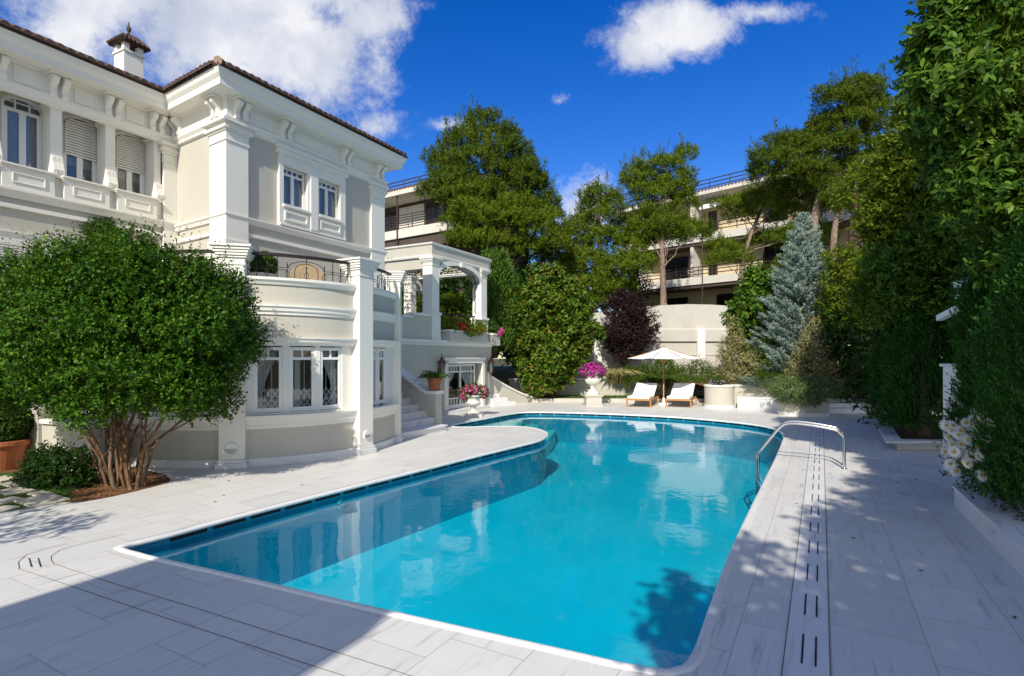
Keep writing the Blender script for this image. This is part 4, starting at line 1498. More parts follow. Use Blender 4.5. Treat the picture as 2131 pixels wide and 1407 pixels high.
# recessed half moon wall lights on the piers
def half_moon(fr, z, dpt, label, rad=0.12):
    c = fr.p(0, dpt, z)
    t = thing('wall_light', label, 'wall light', c, 'round half moon lights low on the piers')
    m = MB()
    v = [fr.p(0, dpt + .03, z)]
    n = 24
    rim = []
    for i in range(n):
        a = 2 * math.pi * i / n
        rim += [fr.p(rad * math.cos(a), dpt + .004, z + rad * math.sin(a)), fr.p(rad * .93 * math.cos(a), dpt + .025, z + rad * .93 * math.sin(a)), fr.p(rad * .8 * math.cos(a), dpt + .028, z + rad * .8 * math.sin(a))]
    k = 3
    m.add(rim, [(i * k + j, ((i + 1) % n) * k + j, ((i + 1) % n) * k + j + 1, i * k + j + 1) for i in range(n) for j in range(2)])
    m.add([fr.p(rad * .8 * math.cos(math.pi * i / 12), dpt + .027, z + rad * .8 * math.sin(math.pi * i / 12)) for i in range(13)], [tuple(range(13))])
    m.build('hood', M_TRIM2, t, smooth=False)
    MB().add([fr.p(rad * .8 * math.cos(math.pi + math.pi * i / 12), dpt + .012, z + rad * .8 * math.sin(math.pi + math.pi * i / 12)) for i in range(13)], [tuple(range(13))]).build('lens', simple('light_lens', (0.42, 0.40, 0.38), 0.2) if 'light_lens' not in MATS else MATS['light_lens'], t)
    return t
half_moon(f1, 0.36, 0.142, 'half moon light on the pier beside the round bush', 0.115)
half_moon(f2, 0.40, 0.162, 'smaller looking half moon light on the pier nearer the stairs', 0.10)

# iron railings between the piers
def railing(px0, px1, r=RB - .05, z0=3.49, z1=3.90, motif=True, a0=None, a1=None):
    a0 = bow_ang(px0, r) if a0 is None else a0
    a1 = bow_ang(px1, r) if a1 is None else a1
    l = R(abs(a1 - a0)) * r
    P = lambda s, z: Vector((BC.x + r * math.cos(R(a0 + (a1 - a0) * s / l)), BC.y + r * math.sin(R(a0 + (a1 - a0) * s / l)), z))
    m = MB()
    zm = z0 + (z1 - z0) * .50
    zm2 = zm - .045
    for z in (zm, zm2):
        m.tube([P(l * i / 24, z) for i in range(25) if not (motif and .33 < i / 24 < .67)] if False else [P(l * i / 24, z) for i in range(9)], .006, 5)
        m.tube([P(l * i / 24, z) for i in range(16, 25)], .006, 5)
    n = max(4, int(round(l / 0.17)))
    for i in range(n + 1):
        s = min(max(l * i / n, 0.03), l - .03)
        if motif and abs(s / l - .5) < .16 and abs(s / l - .5) > .03:
            continue
        tall = i % 2 == 1
        if tall:
            m.tube([P(s, z0), P(s, z1)], .008, 6)
            m.tube([P(s, zm - .05), P(s, zm - .022), P(s, zm + .006)], [.008, .016, .008], 6)
        else:
            zt_ = z0 + (z1 - z0) * (.66 if abs(s / l - .5) <= .03 else .80)
            m.tube([P(s, z0), P(s, zm + .03), P(s, zm + .05), P(s, zt_ - .06), P(s, zt_)], [.007, .007, .015, .011, .001], 6)
            cz = z0 + (zm2 - z0) * .5
            h = (zm2 - z0) * .42
            for sg in (-1, 1):
                m.tube([P(s + sg * .006, cz + h), P(s + sg * .032, cz + h * .55), P(s + sg * .042, cz + h * .1), P(s + sg * .030, cz - h * .4), P(s + sg * .008, cz - h * .75), P(s + sg * .028, cz - h * 1.0)], .0055, 5)
    if motif:
        c = l / 2
        for rr, zz in ((.16 * l, zm), (.105 * l, zm2)):
            m.tube([P(c - rr * math.cos(math.pi * i / 14), zz + min((z1 - z0) * .36, rr) * math.sin(math.pi * i / 14)) for i in range(15)], .007, 6)
        for sg in (-1, 1):
            m.tube([P(c + sg * .105 * l, z0), P(c + sg * .105 * l, zm2)], .007, 6)
        m.tube([P(c, zm + (z1 - z0) * .24), P(c, z1)], .007, 6)
    o = m.build('railing', M_IRON, V)
    h = MB()
    path = [P(l * i / 20, 0).xy for i in range(21)]
    h.sweep(path, [(-.035, z1), (.035, z1), (.038, z1 + .04), (.02, z1 + .06), (-.02, z1 + .06), (-.038, z1 + .04)])
    h.build('handrail', M_HANDRAIL, o)
railing(512, 738)
railing(766, 812)
railing(0, 0, a0=-121, a1=bow_ang(460))
railing(0, 0, a0=bow_ang(826, 2.95), a1=26, motif=False)

# small iron rail at the left picture edge
rl = MB()
for i in range(12):
    q = W(-60 + i * 9.0, 0, 8.9)
    rl.tube([(q.x, q.y, 2.75), (q.x, q.y, 3.15)], .008, 5)
    if i % 2 == 0:
        rl.tube([(q.x + .05 * math.cos(a), q.y, 2.93 + .09 * math.sin(a)) for a in [R(30 * j) for j in range(13)]], .006, 5)
qa, qb = W(-62, 0, 8.9), W(40, 0, 8.9)
rl.tube([(qa.x, qa.y, 3.16), (qb.x, qb.y, 3.13)], .025, 8)
rl.build('side_railing', M_IRON, V)
MB().hexa([(qa.x - .3, qa.y - .1, 2.55), (qb.x, qb.y - .1, 2.55), (qb.x, qb.y + .15, 2.55), (qa.x - .3, qa.y + .15, 2.55), (qa.x - .3, qa.y - .1, 2.75), (qb.x, qb.y - .1, 2.75), (qb.x, qb.y + .15, 2.75), (qa.x - .3, qa.y + .15, 2.75)]).build('side_parapet', M_TRIM, V)
# low garden wall and pedestal left behind the bush
lw = MB()
la, lb = G(60, 968), G(186, 985)
LWF = Frame((la.x, la.y), (lb - la).xy.normalized(), Vector(((lb - la).y, -(lb - la).x)).normalized())
ll = (lb - la).xy.length
lw.box(LWF, -2.2, ll, -.25, 0, 0, 0.80)
lw.box(LWF, .12, .42, -.28, .06, 0, 0.98)
gw = thing('garden_wall', 'low greige wall with white cap behind the round bush', 'wall', (la.x, la.y, 0))
lw.build('wall_body', M_WALL, gw, bevel=.006)
lc = MB()
lc.box(LWF, -2.25, .10, -.29, .06, .80, .88)
lc.box(LWF, .44, ll + .04, -.29, .06, .80, .88)
for q, z in ((.03, .98), (.06, 1.02), (.09, 1.06)):
    lc.box(LWF, .12 - q, .42 + q, -.28 - q, .06 + q, z, z + .04)
lc.build('wall_cap', M_TRIM, gw, bevel=.005)

# ---------------------------------------------------------------- pavilion wing with pergola
D0 = Frame((-2.45, 19.8), unit(0.556, 1), Vector((unit(0.556, 1).y, -unit(0.556, 1).x)))
DU, DN2 = D0.u, D0.n
pav = thing('pergola_pavilion', 'white pergola pavilion with arched openings over a greige ground floor', 'pavilion', (-2.4, 20.5, 0))
uL = D0.pu(826)
uR = D0.pu(1016)
ZS = 2.42                              # slab underside
du0, du1 = D0.pu(923), D0.pu(1004)
dzt = D0.pz(923, 750)
fl = MB()
din0, din1 = D0.pu(929.5), D0.pu(1001)
dzi = D0.pz(926, 757)
fl.wall(D0, rect(uL, uR, 0, ZS), [rect(din0, din1, 0.09, dzi)], 0, .25)
cr = D0.p(uR, -0.9, 0).xy
ang0 = math.degrees(math.atan2(DN2.y, DN2.x))
ap = [cr + Vector((math.cos(R(a)), math.sin(R(a)))) * 0.9 for a in [ang0 + 90 * i / 10 for i in range(11)]]
backp = ap + [ap[-1] - DN2 * 5]
fl.sweep(backp, [(-.2, 0), (0, 0), (0, ZS), (-.2, ZS)])
fl.build('wall', M_WALL, pav)
PP = [D0.p(uL, 0, 0).xy, D0.p(uR, 0, 0).xy] + ap[1:] + [ap[-1] - DN2 * 5]
def prun(name, prof, mat, path=PP):
    return fix_normals(MB().sweep(path, prof).build(name, mat, pav))
prun('slab_moulding', [(-.4, ZS), (.03, ZS), (.05, ZS + .05), (.12, ZS + .10), (.12, ZS + .19), (-.4, ZS + .19)], M_TRIM)
prun('plinth', [(-.1, 0), (.03, 0), (.03, .09), (-.1, .09)], M_MARBLE, [D0.p(din1, 0, 0).xy, D0.p(uR, 0, 0).xy] + ap[1:])
prun('plinth', [(-.1, 0), (.03, 0), (.03, .09), (-.1, .09)], M_MARBLE, [D0.p(uL, 0, 0).xy, D0.p(din0, 0, 0).xy])
MB().box(D0, uL, uR + .5, -5, -.3, ZS + .02, ZS + .15).build('terrace_floor', M_MARBLE, pav)
# door surround and sliding door
m = MB()
m.box(D0, du0 - .05, din0 - .0, 0, .09, 0.09, dzt)
m.box(D0, din1, du1 + .06, 0, .09, 0.09, dzt)
m.box(D0, du0 - .05, du1 + .06, 0, .09, dzi, dzt + .05)
m.box(D0, du0 - .09, du1 + .10, 0, .13, dzt + .05, dzt + .10)
m.build('door_surround', M_TRIM, pav, bevel=.006)
MB().box(D0, du0 - .1, du1 + .1, -.2, .30, 0, .085).build('door_step', M_MARBLE, pav, bevel=.006)
dm_ = (din0 + din1) / 2 - .12
def door_leaf(a, b, n, cur):
    o = window(D0, a, b, .10, dzi - .03, n, pav, .83, 1, 5, b=.075, curtain=cur, room=1.0, name='door_leaf')
    k = MB()
    k.box(D0, a + .075, b - .075, n - .05, n - .004, .10, .24)
    k.box(D0, a + .075, b - .075, n - .05, n - .006, .46, .50)
    for i in range(1, 5):
        u = a + .075 + (b - a - .15) * i / 5
        k.box(D0, u - .018, u + .018, n - .048, n - .010, .24, .46)
    k.build('bottom_panel', M_TRIM2, o)
    return o
door_leaf(din0 + .01, dm_ + .03, -.10, 'left')
door_leaf(dm_ - .01, din1 - .16, -.17, 'right')
# columns
zc0, zbeam = ZS + .19, D0.pz(905, 535)
zroof = D0.pz(905, 507)
def column(fr, u0, u1, n0, n1, z0, z1, name='column'):
    m = MB()
    m.box(fr, u0, u1, n0, n1, z0 + .12, z1 - .3)
    m.box(fr, u0 - .05, u1 + .05, n0 - .05, n1 + .05, z0, z0 + .12)
    zp = D0.pz(905, 655)
    m.box(fr, u0 - .035, u1 + .035, n0 - .035, n1 + .035, z0 + .12, zp)
    m.box(fr, u0 - .07, u1 + .07, n0 - .07, n1 + .07, zp, zp + .09)
    z = z1 - .3
    for q, h in ((.02, .03), (0, .09), (.03, .05), (.06, .06), (.09, .07)):
        m.box(fr, u0 - q, u1 + q, n0 - q, n1 + q, z, z + h)
        z += h
    return m.build(name, M_TRIM, pav, bevel=.01)
uc = D0.pu(900)
cw = .40
column(D0, uc - .02, uc + cw, -.42, 0, zc0, zbeam)
uc2 = D0.pu(1003)
column(D0, uc2 - .05, uc2 + .38, -.42, 0, zc0, zbeam)
for (a, b) in ((uc, -3.6), (uc2, -3.6), ((uc + uc2) / 2 + .2, -4.6)):
    column(D0, a, a + .35, b - .4, b, zc0, zbeam)
# roof beam ring
PB = [D0.p(uc - .02, -6.5, 0).xy, D0.p(uc - .02, 0, 0).xy, D0.p(uR, 0, 0).xy] + ap[1:] + [ap[-1] - DN2 * 3.6]
prun('beam', [(-.42, zbeam + .02), (-.03, zbeam + .02), (-.03, zroof - .05), (-.42, zroof - .05)], M_WALL, PB)
prun('beam', [(-.40, zbeam - .38), (-.06, zbeam - .38), (-.06, zbeam + .03), (-.40, zbeam + .03)], M_WALL, [D0.p(uc - .0, -6.5, 0).xy, D0.p(uc - .0, -.42, 0).xy])
prun('beam_moulding', [(-.44, zroof - .05), (-.02, zroof - .05), (.03, zroof - .02), (.04, zroof + .03), (-.44, zroof + .03)], M_TRIM, PB)
prun('beam_moulding', [(-.435, zbeam), (-.005, zbeam), (.02, zbeam + .06), (-.02, zbeam + .09), (-.435, zbeam + .09)], M_TRIM, PB)
# arch in the front bay
def arch_slab(fr, u0, u1, n0, dpt, zspring, ztop, rise, name='arch'):
    mm = MB()
    n = 16
    c = (u0 + u1) / 2
    hw = (u1 - u0) / 2
    pts = [(u0, ztop), (u0, zspring)] + [(c - hw * math.cos(math.pi * i / n), zspring + rise * math.sin(math.pi * i / n)) for i in range(1, n)] + [(u1, zspring), (u1, ztop)]
    mm.plate(fr, list(reversed(pts)), n0, n0 - dpt)
    o = mm.build(name, M_WALL, pav)
    t = MB()
    ring = [(c - (hw) * math.cos(math.pi * i / n), zspring + rise * math.sin(math.pi * i / n)) for i in range(n + 1)]
    ring2 = [(c - (hw - .0) * math.cos(math.pi * i / n) * 1.0, zspring + .20 + (rise - .03) * math.sin(math.pi * i / n)) for i in range(n + 1)]
    t.plate(fr, ring + list(reversed(ring2)), n0 + .045, n0 - dpt - .01)
    t.box(fr, c - .10, c + .10, n0, n0 + .10, zspring + rise - .03, ztop)
    t.build('arch_trim', M_TRIM, o)
    return o
arch_slab(D0, uc + cw, uc2 - .05, -.04, .38, zbeam - .62, zbeam + .02, .52)
BKF = Frame(D0.p(0, -4.0, 0).xy, DU, DN2)
arch_slab(BKF, uc + .35, (uc + uc2) / 2 + .2, 0, .3, zbeam - .5, zbeam + .02, .4)
arch_slab(BKF, (uc + uc2) / 2 + .5, uc2 + 1.2, 0, .3, zbeam - .5, zbeam + .02, .4)
LFT = Frame(D0.p(uc2 + 1.0, -1, 0).xy, -DN2, -DU)
bb = MB()
bb.box(BKF, uc - .1, uR + .8, -.35, -.02, zbeam - .02, zroof)
bb.build('beam', M_TRIM, pav)
# pergola wires, bare vine and wrought brackets
m = MB()
for i in range(9):
    u = uc + .5 + i * (uR - uc) / 8.5
    m.tube(limb_path(D0.p(u, -.45, zbeam + .05), D0.p(u, -4.0, zbeam + .05), -.01, .01, 5), .018, 5)
for i in range(8):
    n_ = -.6 - .45 * i
    m.tube(limb_path(D0.p(uc + .3, n_, zbeam + .08), D0.p(uR, n_, zbeam + .08), 0, .01, 6), .015, 5)
m.build('pergola_bars', M_IRON, pav)
m = MB()
for i in range(40):
    ua_, na_ = random.uniform(uc + .5, uR - .5), random.uniform(-3.8, -1.0)
    a = D0.p(ua_, na_, zbeam + .06)
    b = D0.p(min(uR - .5, max(uc + .5, ua_ + random.uniform(-1.2, 1.2))), min(-.9, na_ + random.uniform(-1, 1)), zbeam + random.uniform(-.02, .08))
    m.tube(limb_path(a, b, 0, .2, 5), .012, 4)
m.build('vine_stems', M_BARK, pav)
lv = Leaves()
P = np.array([tuple(D0.p(random.uniform(uc, uR), random.uniform(-4, -.7), zbeam + .03 + random.uniform(-.05, .10))) for _ in range(900)])
lv.add(P, rdir(len(P)), rdir(len(P)) * .4 + np.array([0, 0, 1]), .10, .08, .1)
lv.build('vine_leaves', F_OLIVE, pav)
m = MB()
for (u, n_, sg) in ((uc2 - .1, -.2, -1), (uc2 - .1, -.35, -1), (uc - .1, -3.4, 1)):
    pts = [D0.p(u + sg * .55 * t, n_, zbeam - .05 - .7 * (1 - t) ** 2 + .02 * math.sin(9 * t)) for t in [i / 10 for i in range(11)]]
    m.tube(pts, .014, 6)
    m.tube([D0.p(u + sg * (.2 + .1 * math.cos(a)), n_, zbeam - .28 + .1 * math.sin(a)) for a in [R(36 * j) for j in range(11)]], .01, 5)
for k in range(4):
    zc_ = zc0 + 1.3 + .38 * k
    m.tube([D0.p(uc2 - .08 - .07 * math.cos(a), -.25, zc_ + .17 * math.sin(a)) for a in [R(-90 + 24 * j) for j in range(11)]], .011, 5)
m.build('scroll_ironwork', M_IRON, pav)
# parapet left of the front column, stepped cap
pz = D0.pz(905, 660)
m = MB()
um = D0.pu(860)
uq = D0.pu(838)
m.box(D0, um, uc - .02, -.22, 0, zc0, pz)
m.box(D0, uq, um, -.22, 0, zc0, pz - .10)
m.build('parapet', M_WALL, pav)
c_ = MB()
c_.box(D0, um - .05, uc - .02, -.26, .05, pz, pz + .08)
c_.box(D0, uq - .05, um - .05, -.26, .05, pz - .10, pz - .03)
c_.box(D0, uq - .05, uq, -.22, .0, zc0, pz - .10)
c_.build('parapet_cap', M_TRIM, pav, bevel=.008)
# flower trough on the front bay and the corner trough
tu0, tu1 = D0.pu(925), D0.pu(1004)
tz0, tz1 = zc0, D0.pz(930, 690)
tr = MB()
tr.box(D0, tu0, tu1, -.25, .26, tz0 - .02, tz1)
tr.build('trough', M_WALL, pav, bevel=.006)
tc = MB()
tc.box(D0, tu0 - .03, tu1 + .03, -.28, .29, tz1, tz1 + .06)
tc.build('trough_rim', M_TRIM, pav, bevel=.006)
ct = MB()
cu = uR + .22
ct.box(D0, cu - .05, cu + .55, -.55, .12, tz0 - .12, tz1 - .02)
ct.build('trough', M_WALL, pav, bevel=.006)
ct = MB()
ct.box(D0, cu - .08, cu + .58, -.58, .15, tz1 - .02, tz1 + .05)
ct.build('trough_rim', M_TRIM, pav, bevel=.006)
m = MB()
m.tube([D0.p(uc + .4, -.3, zc0 + 1.02), D0.p(uc2, -.3, zc0 + 1.02)], .03, 8)
for i in range(12):
    u = uc + .4 + (uc2 - uc - .4) * i / 12
    m.tube([D0.p(u, -.3, zc0), D0.p(u, -.3, zc0 + 1.0)], .012, 5)
m.build('railing', M_IRON, pav)
# flowers in the troughs (plants are things of their own)
def fr_lobe(fr, u, n_, z, a, b, c):
    q = fr.p(u, n_, z)
    return (q.x, q.y, q.z, a, b, c)
ft = thing('trough_flowers', 'red geraniums and green shrubs in the trough between the pavilion columns', 'flowers', D0.p((tu0 + tu1) / 2, 0, tz1))
lv = Leaves()
gl_ = [fr_lobe(D0, tu0 + .28, 0, tz1 + .22, .34, .3, .30), fr_lobe(D0, tu1 - .3, 0, tz1 + .22, .36, .3, .28), fr_lobe(D0, (tu0 + tu1) / 2, 0.02, tz1 + .08, .75, .6, .16)]
P, O = crown_pts(gl_, 1800, .5, .2)
sprig_leaves(lv, P, O + rdir(len(P)) * .5, 4, .08, .7, .06, .035).build('leaves', F_VARIEG if False else F_OLIVE, ft)
flowers(Leaves(), [fr_lobe(D0, tu0 + .75, .05, tz1 + .20, .35, .35, .2), fr_lobe(D0, tu0 + 1.25, .05, tz1 + .16, .4, .4, .18), fr_lobe(D0, tu1 - .5, .1, tz1 + .12, .3, .3, .12)], 420, .055, 5, .4).build('blossoms', F_RED, ft)
ft2 = thing('corner_flowers', 'pink geraniums hanging from the small corner trough of the pavilion', 'flowers', D0.p(cu + .2, 0, tz1))
P, O = crown_pts([fr_lobe(D0, cu + .2, -.15, tz1 + .25, .3, .3, .3)], 900, .5, .2)
sprig_leaves(Leaves(), P, O + rdir(len(P)) * .5, 4, .08, .7, .06, .035).build('leaves', F_BOX, ft2)
flowers(Leaves(), [fr_lobe(D0, cu + .45, .1, tz1 + .14, .25, .25, .2)], 160, .06, 5, .5).build('blossoms', F_PINK, ft2)
# wall lanterns beside the door
def lantern(px, py, label):
    u, z = D0.pick(px, py)
    q = D0.p(u, .16, z)
    t = thing('wall_lantern', label, 'lantern', D0.p(u, 0.0, z), 'lanterns either side of the glazed door')
    m = MB()
    m.lathe(q, [(0, -.42), (.025, -.40), (.012, -.36), (.02, -.30), (.05, -.24), (.06, -.22)], 8)
    m.lathe(q, [(.14, .18), (.15, .20), (.10, .27), (.06, .30), (.055, .36), (.03, .40), (.012, .42), (.02, .46), (0, .52)], 8)
    for i in range(6):
        a = R(60 * i)
        m.tube([q + Vector((.055 * math.cos(a), .055 * math.sin(a), -.23)), q + Vector((.135 * math.cos(a), .135 * math.sin(a), .19))], .010, 5)
    m.tube([D0.p(u, 0, z - .1), D0.p(u, .08, z - .14), D0.p(u, .12, z - .24)], .015, 6)
    m.box(D0, u - .04, u + .04, 0.0, .02, z - .2, z)
    m.build('lantern_frame', M_COPPER, t)
    g_ = MB()
    g_.lathe(q, [(.05, -.22), (.128, .18)], 6)
    g_.build('lantern_glass', M_GLASS, t)
    MB().lathe(q, [(0, -.2), (.02, -.2), (.02, -.04), (.005, .02), (0, .03)], 8).build('bulb', M_TRIM2, t)
lantern(912, 766, 'copper lantern left of the glazed door, above the potted plant')
lantern(1015, 764, 'copper lantern right of the glazed door, near the wall corner')

# ---------------------------------------------------------------- garden stairs beside the bow
SO = Vector((-2.13, 15.3))
SF = Frame(SO, UR, -UA)               # u climbs, n towards the viewer
stairs = thing('garden_stairs', 'white marble stairs with curved solid balustrade between the bow and pavilion', 'stairs', (SO.x, SO.y, 0))
m = MB()
for i in range(8):
    m.box(SF, -.22 + .31 * i if i else -.40, 3.4, 0.0, 1.9, .165 * i, .165 * i + .125)
    m.box(SF, -.25 + .31 * i if i else -.43, 3.4, -.0 if i else -.04, 1.92, .165 * i + .125, .165 * (i + 1))
m.build('steps', M_MARBLE, stairs, bevel=.006)
def bal_top(u):
    return 0.98 + (0 if u < .35 else .5 * (u - .35) if u < .7 else .175 + .53 * (u - .7)) 
us = [-.02 + i * .12 for i in range(30)]
b = MB()
b.plate(SF, [(us[0], 0), (us[-1], 0)] + [(u, bal_top(u)) for u in reversed(us)], 0.0, -.30)
b.build('balustrade', M_WALL, stairs)
c_ = MB()
v = []
for u in us:
    uu = u - .04 if u == us[0] else u
    z = bal_top(u)
    v += [SF.p(uu, .05, z - .0), SF.p(uu, .06, z + .05), SF.p(uu, .04, z + .09), SF.p(uu, -.34, z + .09), SF.p(uu, -.36, z + .05), SF.p(uu, -.35, z)]
k = 6
c_.add(v, [(i * k + j, (i + 1) * k + j, (i + 1) * k + (j + 1) % k, i * k + (j + 1) % k) for i in range(len(us) - 1) for j in range(k)] + [tuple(range(6)), tuple(range((len(us) - 1) * 6, len(us) * 6))])
fix_normals(c_.build('balustrade_cap', M_TRIM, stairs))
s_ = MB()
for i in range(8):
    s_.box(SF, -.0 + .31 * i, .31 * (i + 1), .004, .02, .165 * i, .165 * (i + 1) + .17)
s_.build('stair_skirting', M_MARBLE, stairs)
for i, (u, z) in enumerate(((.95, .88), (2.05, 1.35))):
    l_ = thing('step_light', ['round steel step light low on the stair balustrade', 'round steel step light higher on the stair balustrade'][i], 'step light', SF.p(u, 0, z), 'small round lights on the stair wall')
    mm = MB()
    n = 14
    mm.add([SF.p(u + .05 * math.cos(2 * math.pi * j / n), .002, z + .05 * math.sin(2 * math.pi * j / n)) for j in range(n)] + [SF.p(u + .042 * math.cos(2 * math.pi * j / n), .02, z + .042 * math.sin(2 * math.pi * j / n)) for j in range(n)],
           [(j, (j + 1) % n, n + (j + 1) % n, n + j) for j in range(n)] + [tuple(range(n, 2 * n))])
    mm.build('bezel', M_STEEL, l_)
    mm = MB()
    mm.add([SF.p(u + .03 * math.cos(2 * math.pi * j / n), .023, z + .03 * math.sin(2 * math.pi * j / n)) for j in range(n)], [tuple(range(n))])
    mm.build('lens', MATS['light_lens'], l_)

# stairs on the far side of the pavilion
T0 = G(1140, 838)
T1 = G(1036, 846)
TU = (T0 - T1).xy.normalized()
TF = Frame((T1.x, T1.y), TU, Vector((TU.y, -TU.x)))
tl = (T0 - T1).xy.length
st2 = thing('far_stairs', 'low curved stair wall and marble steps right of the pavilion', 'stairs', (T1.x, T1.y, 0))
prof = [(t, 1.12 * (1 - t) ** 1.4 * (1 if t < .9 else 1) + .12) for t in [i / 12 for i in range(13)]]
m = MB()
m.plate(TF, [(0.0, 0), (tl, 0)] + [(tl * t, z) for t, z in reversed(prof)], -.6, -.95)
m.build('stair_wall', M_WALL, st2)
c_ = MB()
v = []
for t, z in prof:
    u = tl * t
    v += [TF.p(u, -.54, z), TF.p(u, -.54, z + .07), TF.p(u, -1.0, z + .07), TF.p(u, -1.0, z)]
c_.add(v, [(i * 4 + j, (i + 1) * 4 + j, (i + 1) * 4 + (j + 1) % 4, i * 4 + (j + 1) % 4) for i in range(12) for j in range(4)] + [(0, 1, 2, 3), (48, 49, 50, 51)])
fix_normals(c_.build('stair_wall_cap', M_TRIM, st2))
m = MB()
for i in range(3):
    m.box(TF, -.2, 1.0 - .22 * i, -.6, -.02 - .25 * i, .16 * i, .16 * (i + 1))
m.build('steps', M_MARBLE, st2, bevel=.006)
# ================================================================== GARDEN OBJECTS
# ------- loungers
LD = unit(0.90, 1.9)                  # towards the head end
def make_lounger(label):
    q = G(1328, 848)
    F_ = Frame((q.x, q.y), LD, Vector((LD.y, -LD.x)))
    t = thing('sun_lounger', label, 'sun lounger', (q.x, q.y, 0), 'teak sun loungers by the pool')
    hw, ln = .44, 1.95
    m = MB()
    for s in (-1, 1):
        m.box(F_, 0, ln, s * hw - .02, s * hw + .02, .27, .345)
    for u in (0, .95, ln - .04):
        m.box(F_, u, u + .04, -hw + .02, hw - .02, .275, .34)
    for i in range(9):
        m.box(F_, .08 + i * .105, .15 + i * .105, -hw + .02, hw - .02, .325, .345)
    m.build('frame', M_TEAK, t, bevel=.004)
    for u in (.06, 1.62):
        for s in (-1, 1):
            l_ = MB()
            l_.box(F_, u, u + .06, s * hw - .025 + (.035 * s), s * hw + .025 + (.035 * s), 0, .33)
            l_.build('leg', M_TEAK, t, bevel=.004)
    ca = MB()
    for s in (-1, 1):
        ca.tube([F_.p(1.64, s * (hw + .05), .20), F_.p(1.64, s * (hw + .10), .20)], .055, 10)
    ca.build('wheel', M_TEAK, t)
    b = MB()
    ang = R(31)
    P = lambda a, h: (1.02 + a * math.cos(ang) - h * math.sin(ang), .36 + a * math.sin(ang) + h * math.cos(ang))
    for s in (-1, 1):
        q4 = [P(0, -.03), P(.86, -.03), P(.86, .01), P(0, .01)]
        b.extr_u(Frame(F_.o, F_.n, F_.u), [(x, z) for x, z in q4], s * (hw - .05) - .02, s * (hw - .05) + .02)
    b.tube([F_.p(P(.6, -.02)[0], -.2, P(.6, -.02)[1]), F_.p(1.75, -.2, .33)], .015, 6)
    b.tube([F_.p(P(.6, -.02)[0], .2, P(.6, -.02)[1]), F_.p(1.75, .2, .33)], .015, 6)
    b.build('backrest_frame', M_TEAK, t)
    c = MB()
    c.extr_u(Frame(F_.o, F_.n, F_.u), [(.0, .35), (1.02, .35), (1.02, .43), (.99, .44), (.03, .44), (0, .42)], -hw + .01, hw - .01)
    c.build('seat_cushion', M_CLOTH, t, bevel=.02)
    c = MB()
    c.extr_u(Frame(F_.o, F_.n, F_.u), [P(.02, .02), P(.92, .02), P(.92, .09), P(.02, .09)], -hw + .01, hw - .01)
    c.build('back_cushion', M_CLOTH, t, bevel=.02)
    return t
l1 = make_lounger('teak lounger with white cushions, left of the parasol pole')
def copy_tree(o, parent=None):
    c = o.copy()
    link(c)
    if parent is not None:
        c.parent = parent
    for ch in [x for x in o.children]:
        copy_tree(ch, c)
    return c
l2 = copy_tree(l1)
q = G(1411, 848.5)
l2.location = (q.x, q.y, 0)
l2['label'] = 'teak lounger with white cushions, right of the parasol pole'
# ------- parasol
up = G(1381, 843)
um_ = thing('parasol', 'white market parasol with wooden pole between the two loungers', 'parasol', up)
MB().tube([up + Vector((0, 0, .05)), up + Vector((0, 0, 2.42))], .027, 10).build('pole', M_TEAK, um_, smooth=True)
ZA, ZE, RU = 2.43, 1.97, 1.58
m = MB()
n = 8
apex = up + Vector((0, 0, ZA))
rimv = [up + Vector((RU * math.cos(R(45 * i + 12)), RU * math.sin(R(45 * i + 12)), ZE)) for i in range(n)]
v, f = [apex], []
rows = 5
for r in range(1, rows + 1):
    for i in range(n):
        for s in range(4):
            a = rimv[i].lerp(rimv[(i + 1) % n], s / 4)
            t = r / rows
            p = apex.lerp(a, t)
            sagm = math.sin(math.pi * s / 4)
            p.z -= .05 * math.sin(math.pi * t) + .03 * sagm * t
            v.append(p)
k = n * 4
f += [(0, 1 + i, 1 + (i + 1) % k) for i in range(k)]
for r in range(rows - 1):
    f += [(1 + r * k + i, 1 + (r + 1) * k + i, 1 + (r + 1) * k + (i + 1) % k, 1 + r * k + (i + 1) % k) for i in range(k)]
m.add(v, f)
cn = m.build('canopy', M_CLOTH, um_)
sd = cn.modifiers.new('thick', 'SOLIDIFY')
sd.thickness = .006
rb = MB()
for i in range(n):
    rb.tube([apex + Vector((0, 0, -.03)), rimv[i] + Vector((0, 0, -.015))], .010, 5)
    rb.tube([up + Vector((0, 0, 1.78)), apex.lerp(rimv[i], .45) + Vector((0, 0, -.05))], .010, 5)
rb.build('rib', M_TEAK, um_)
MB().lathe(apex, [(.045, -.03), (.05, .0), (.03, .03), (.035, .05), (0, .09)], 10).build('finial', M_TEAK, um_, smooth=True)
MB().lathe(up, [(.24, 0), (.24, .05), (.20, .09), (.06, .11), (.05, .30), (.028, .31)], 20).build('base', M_TRIM2, um_, smooth=False)

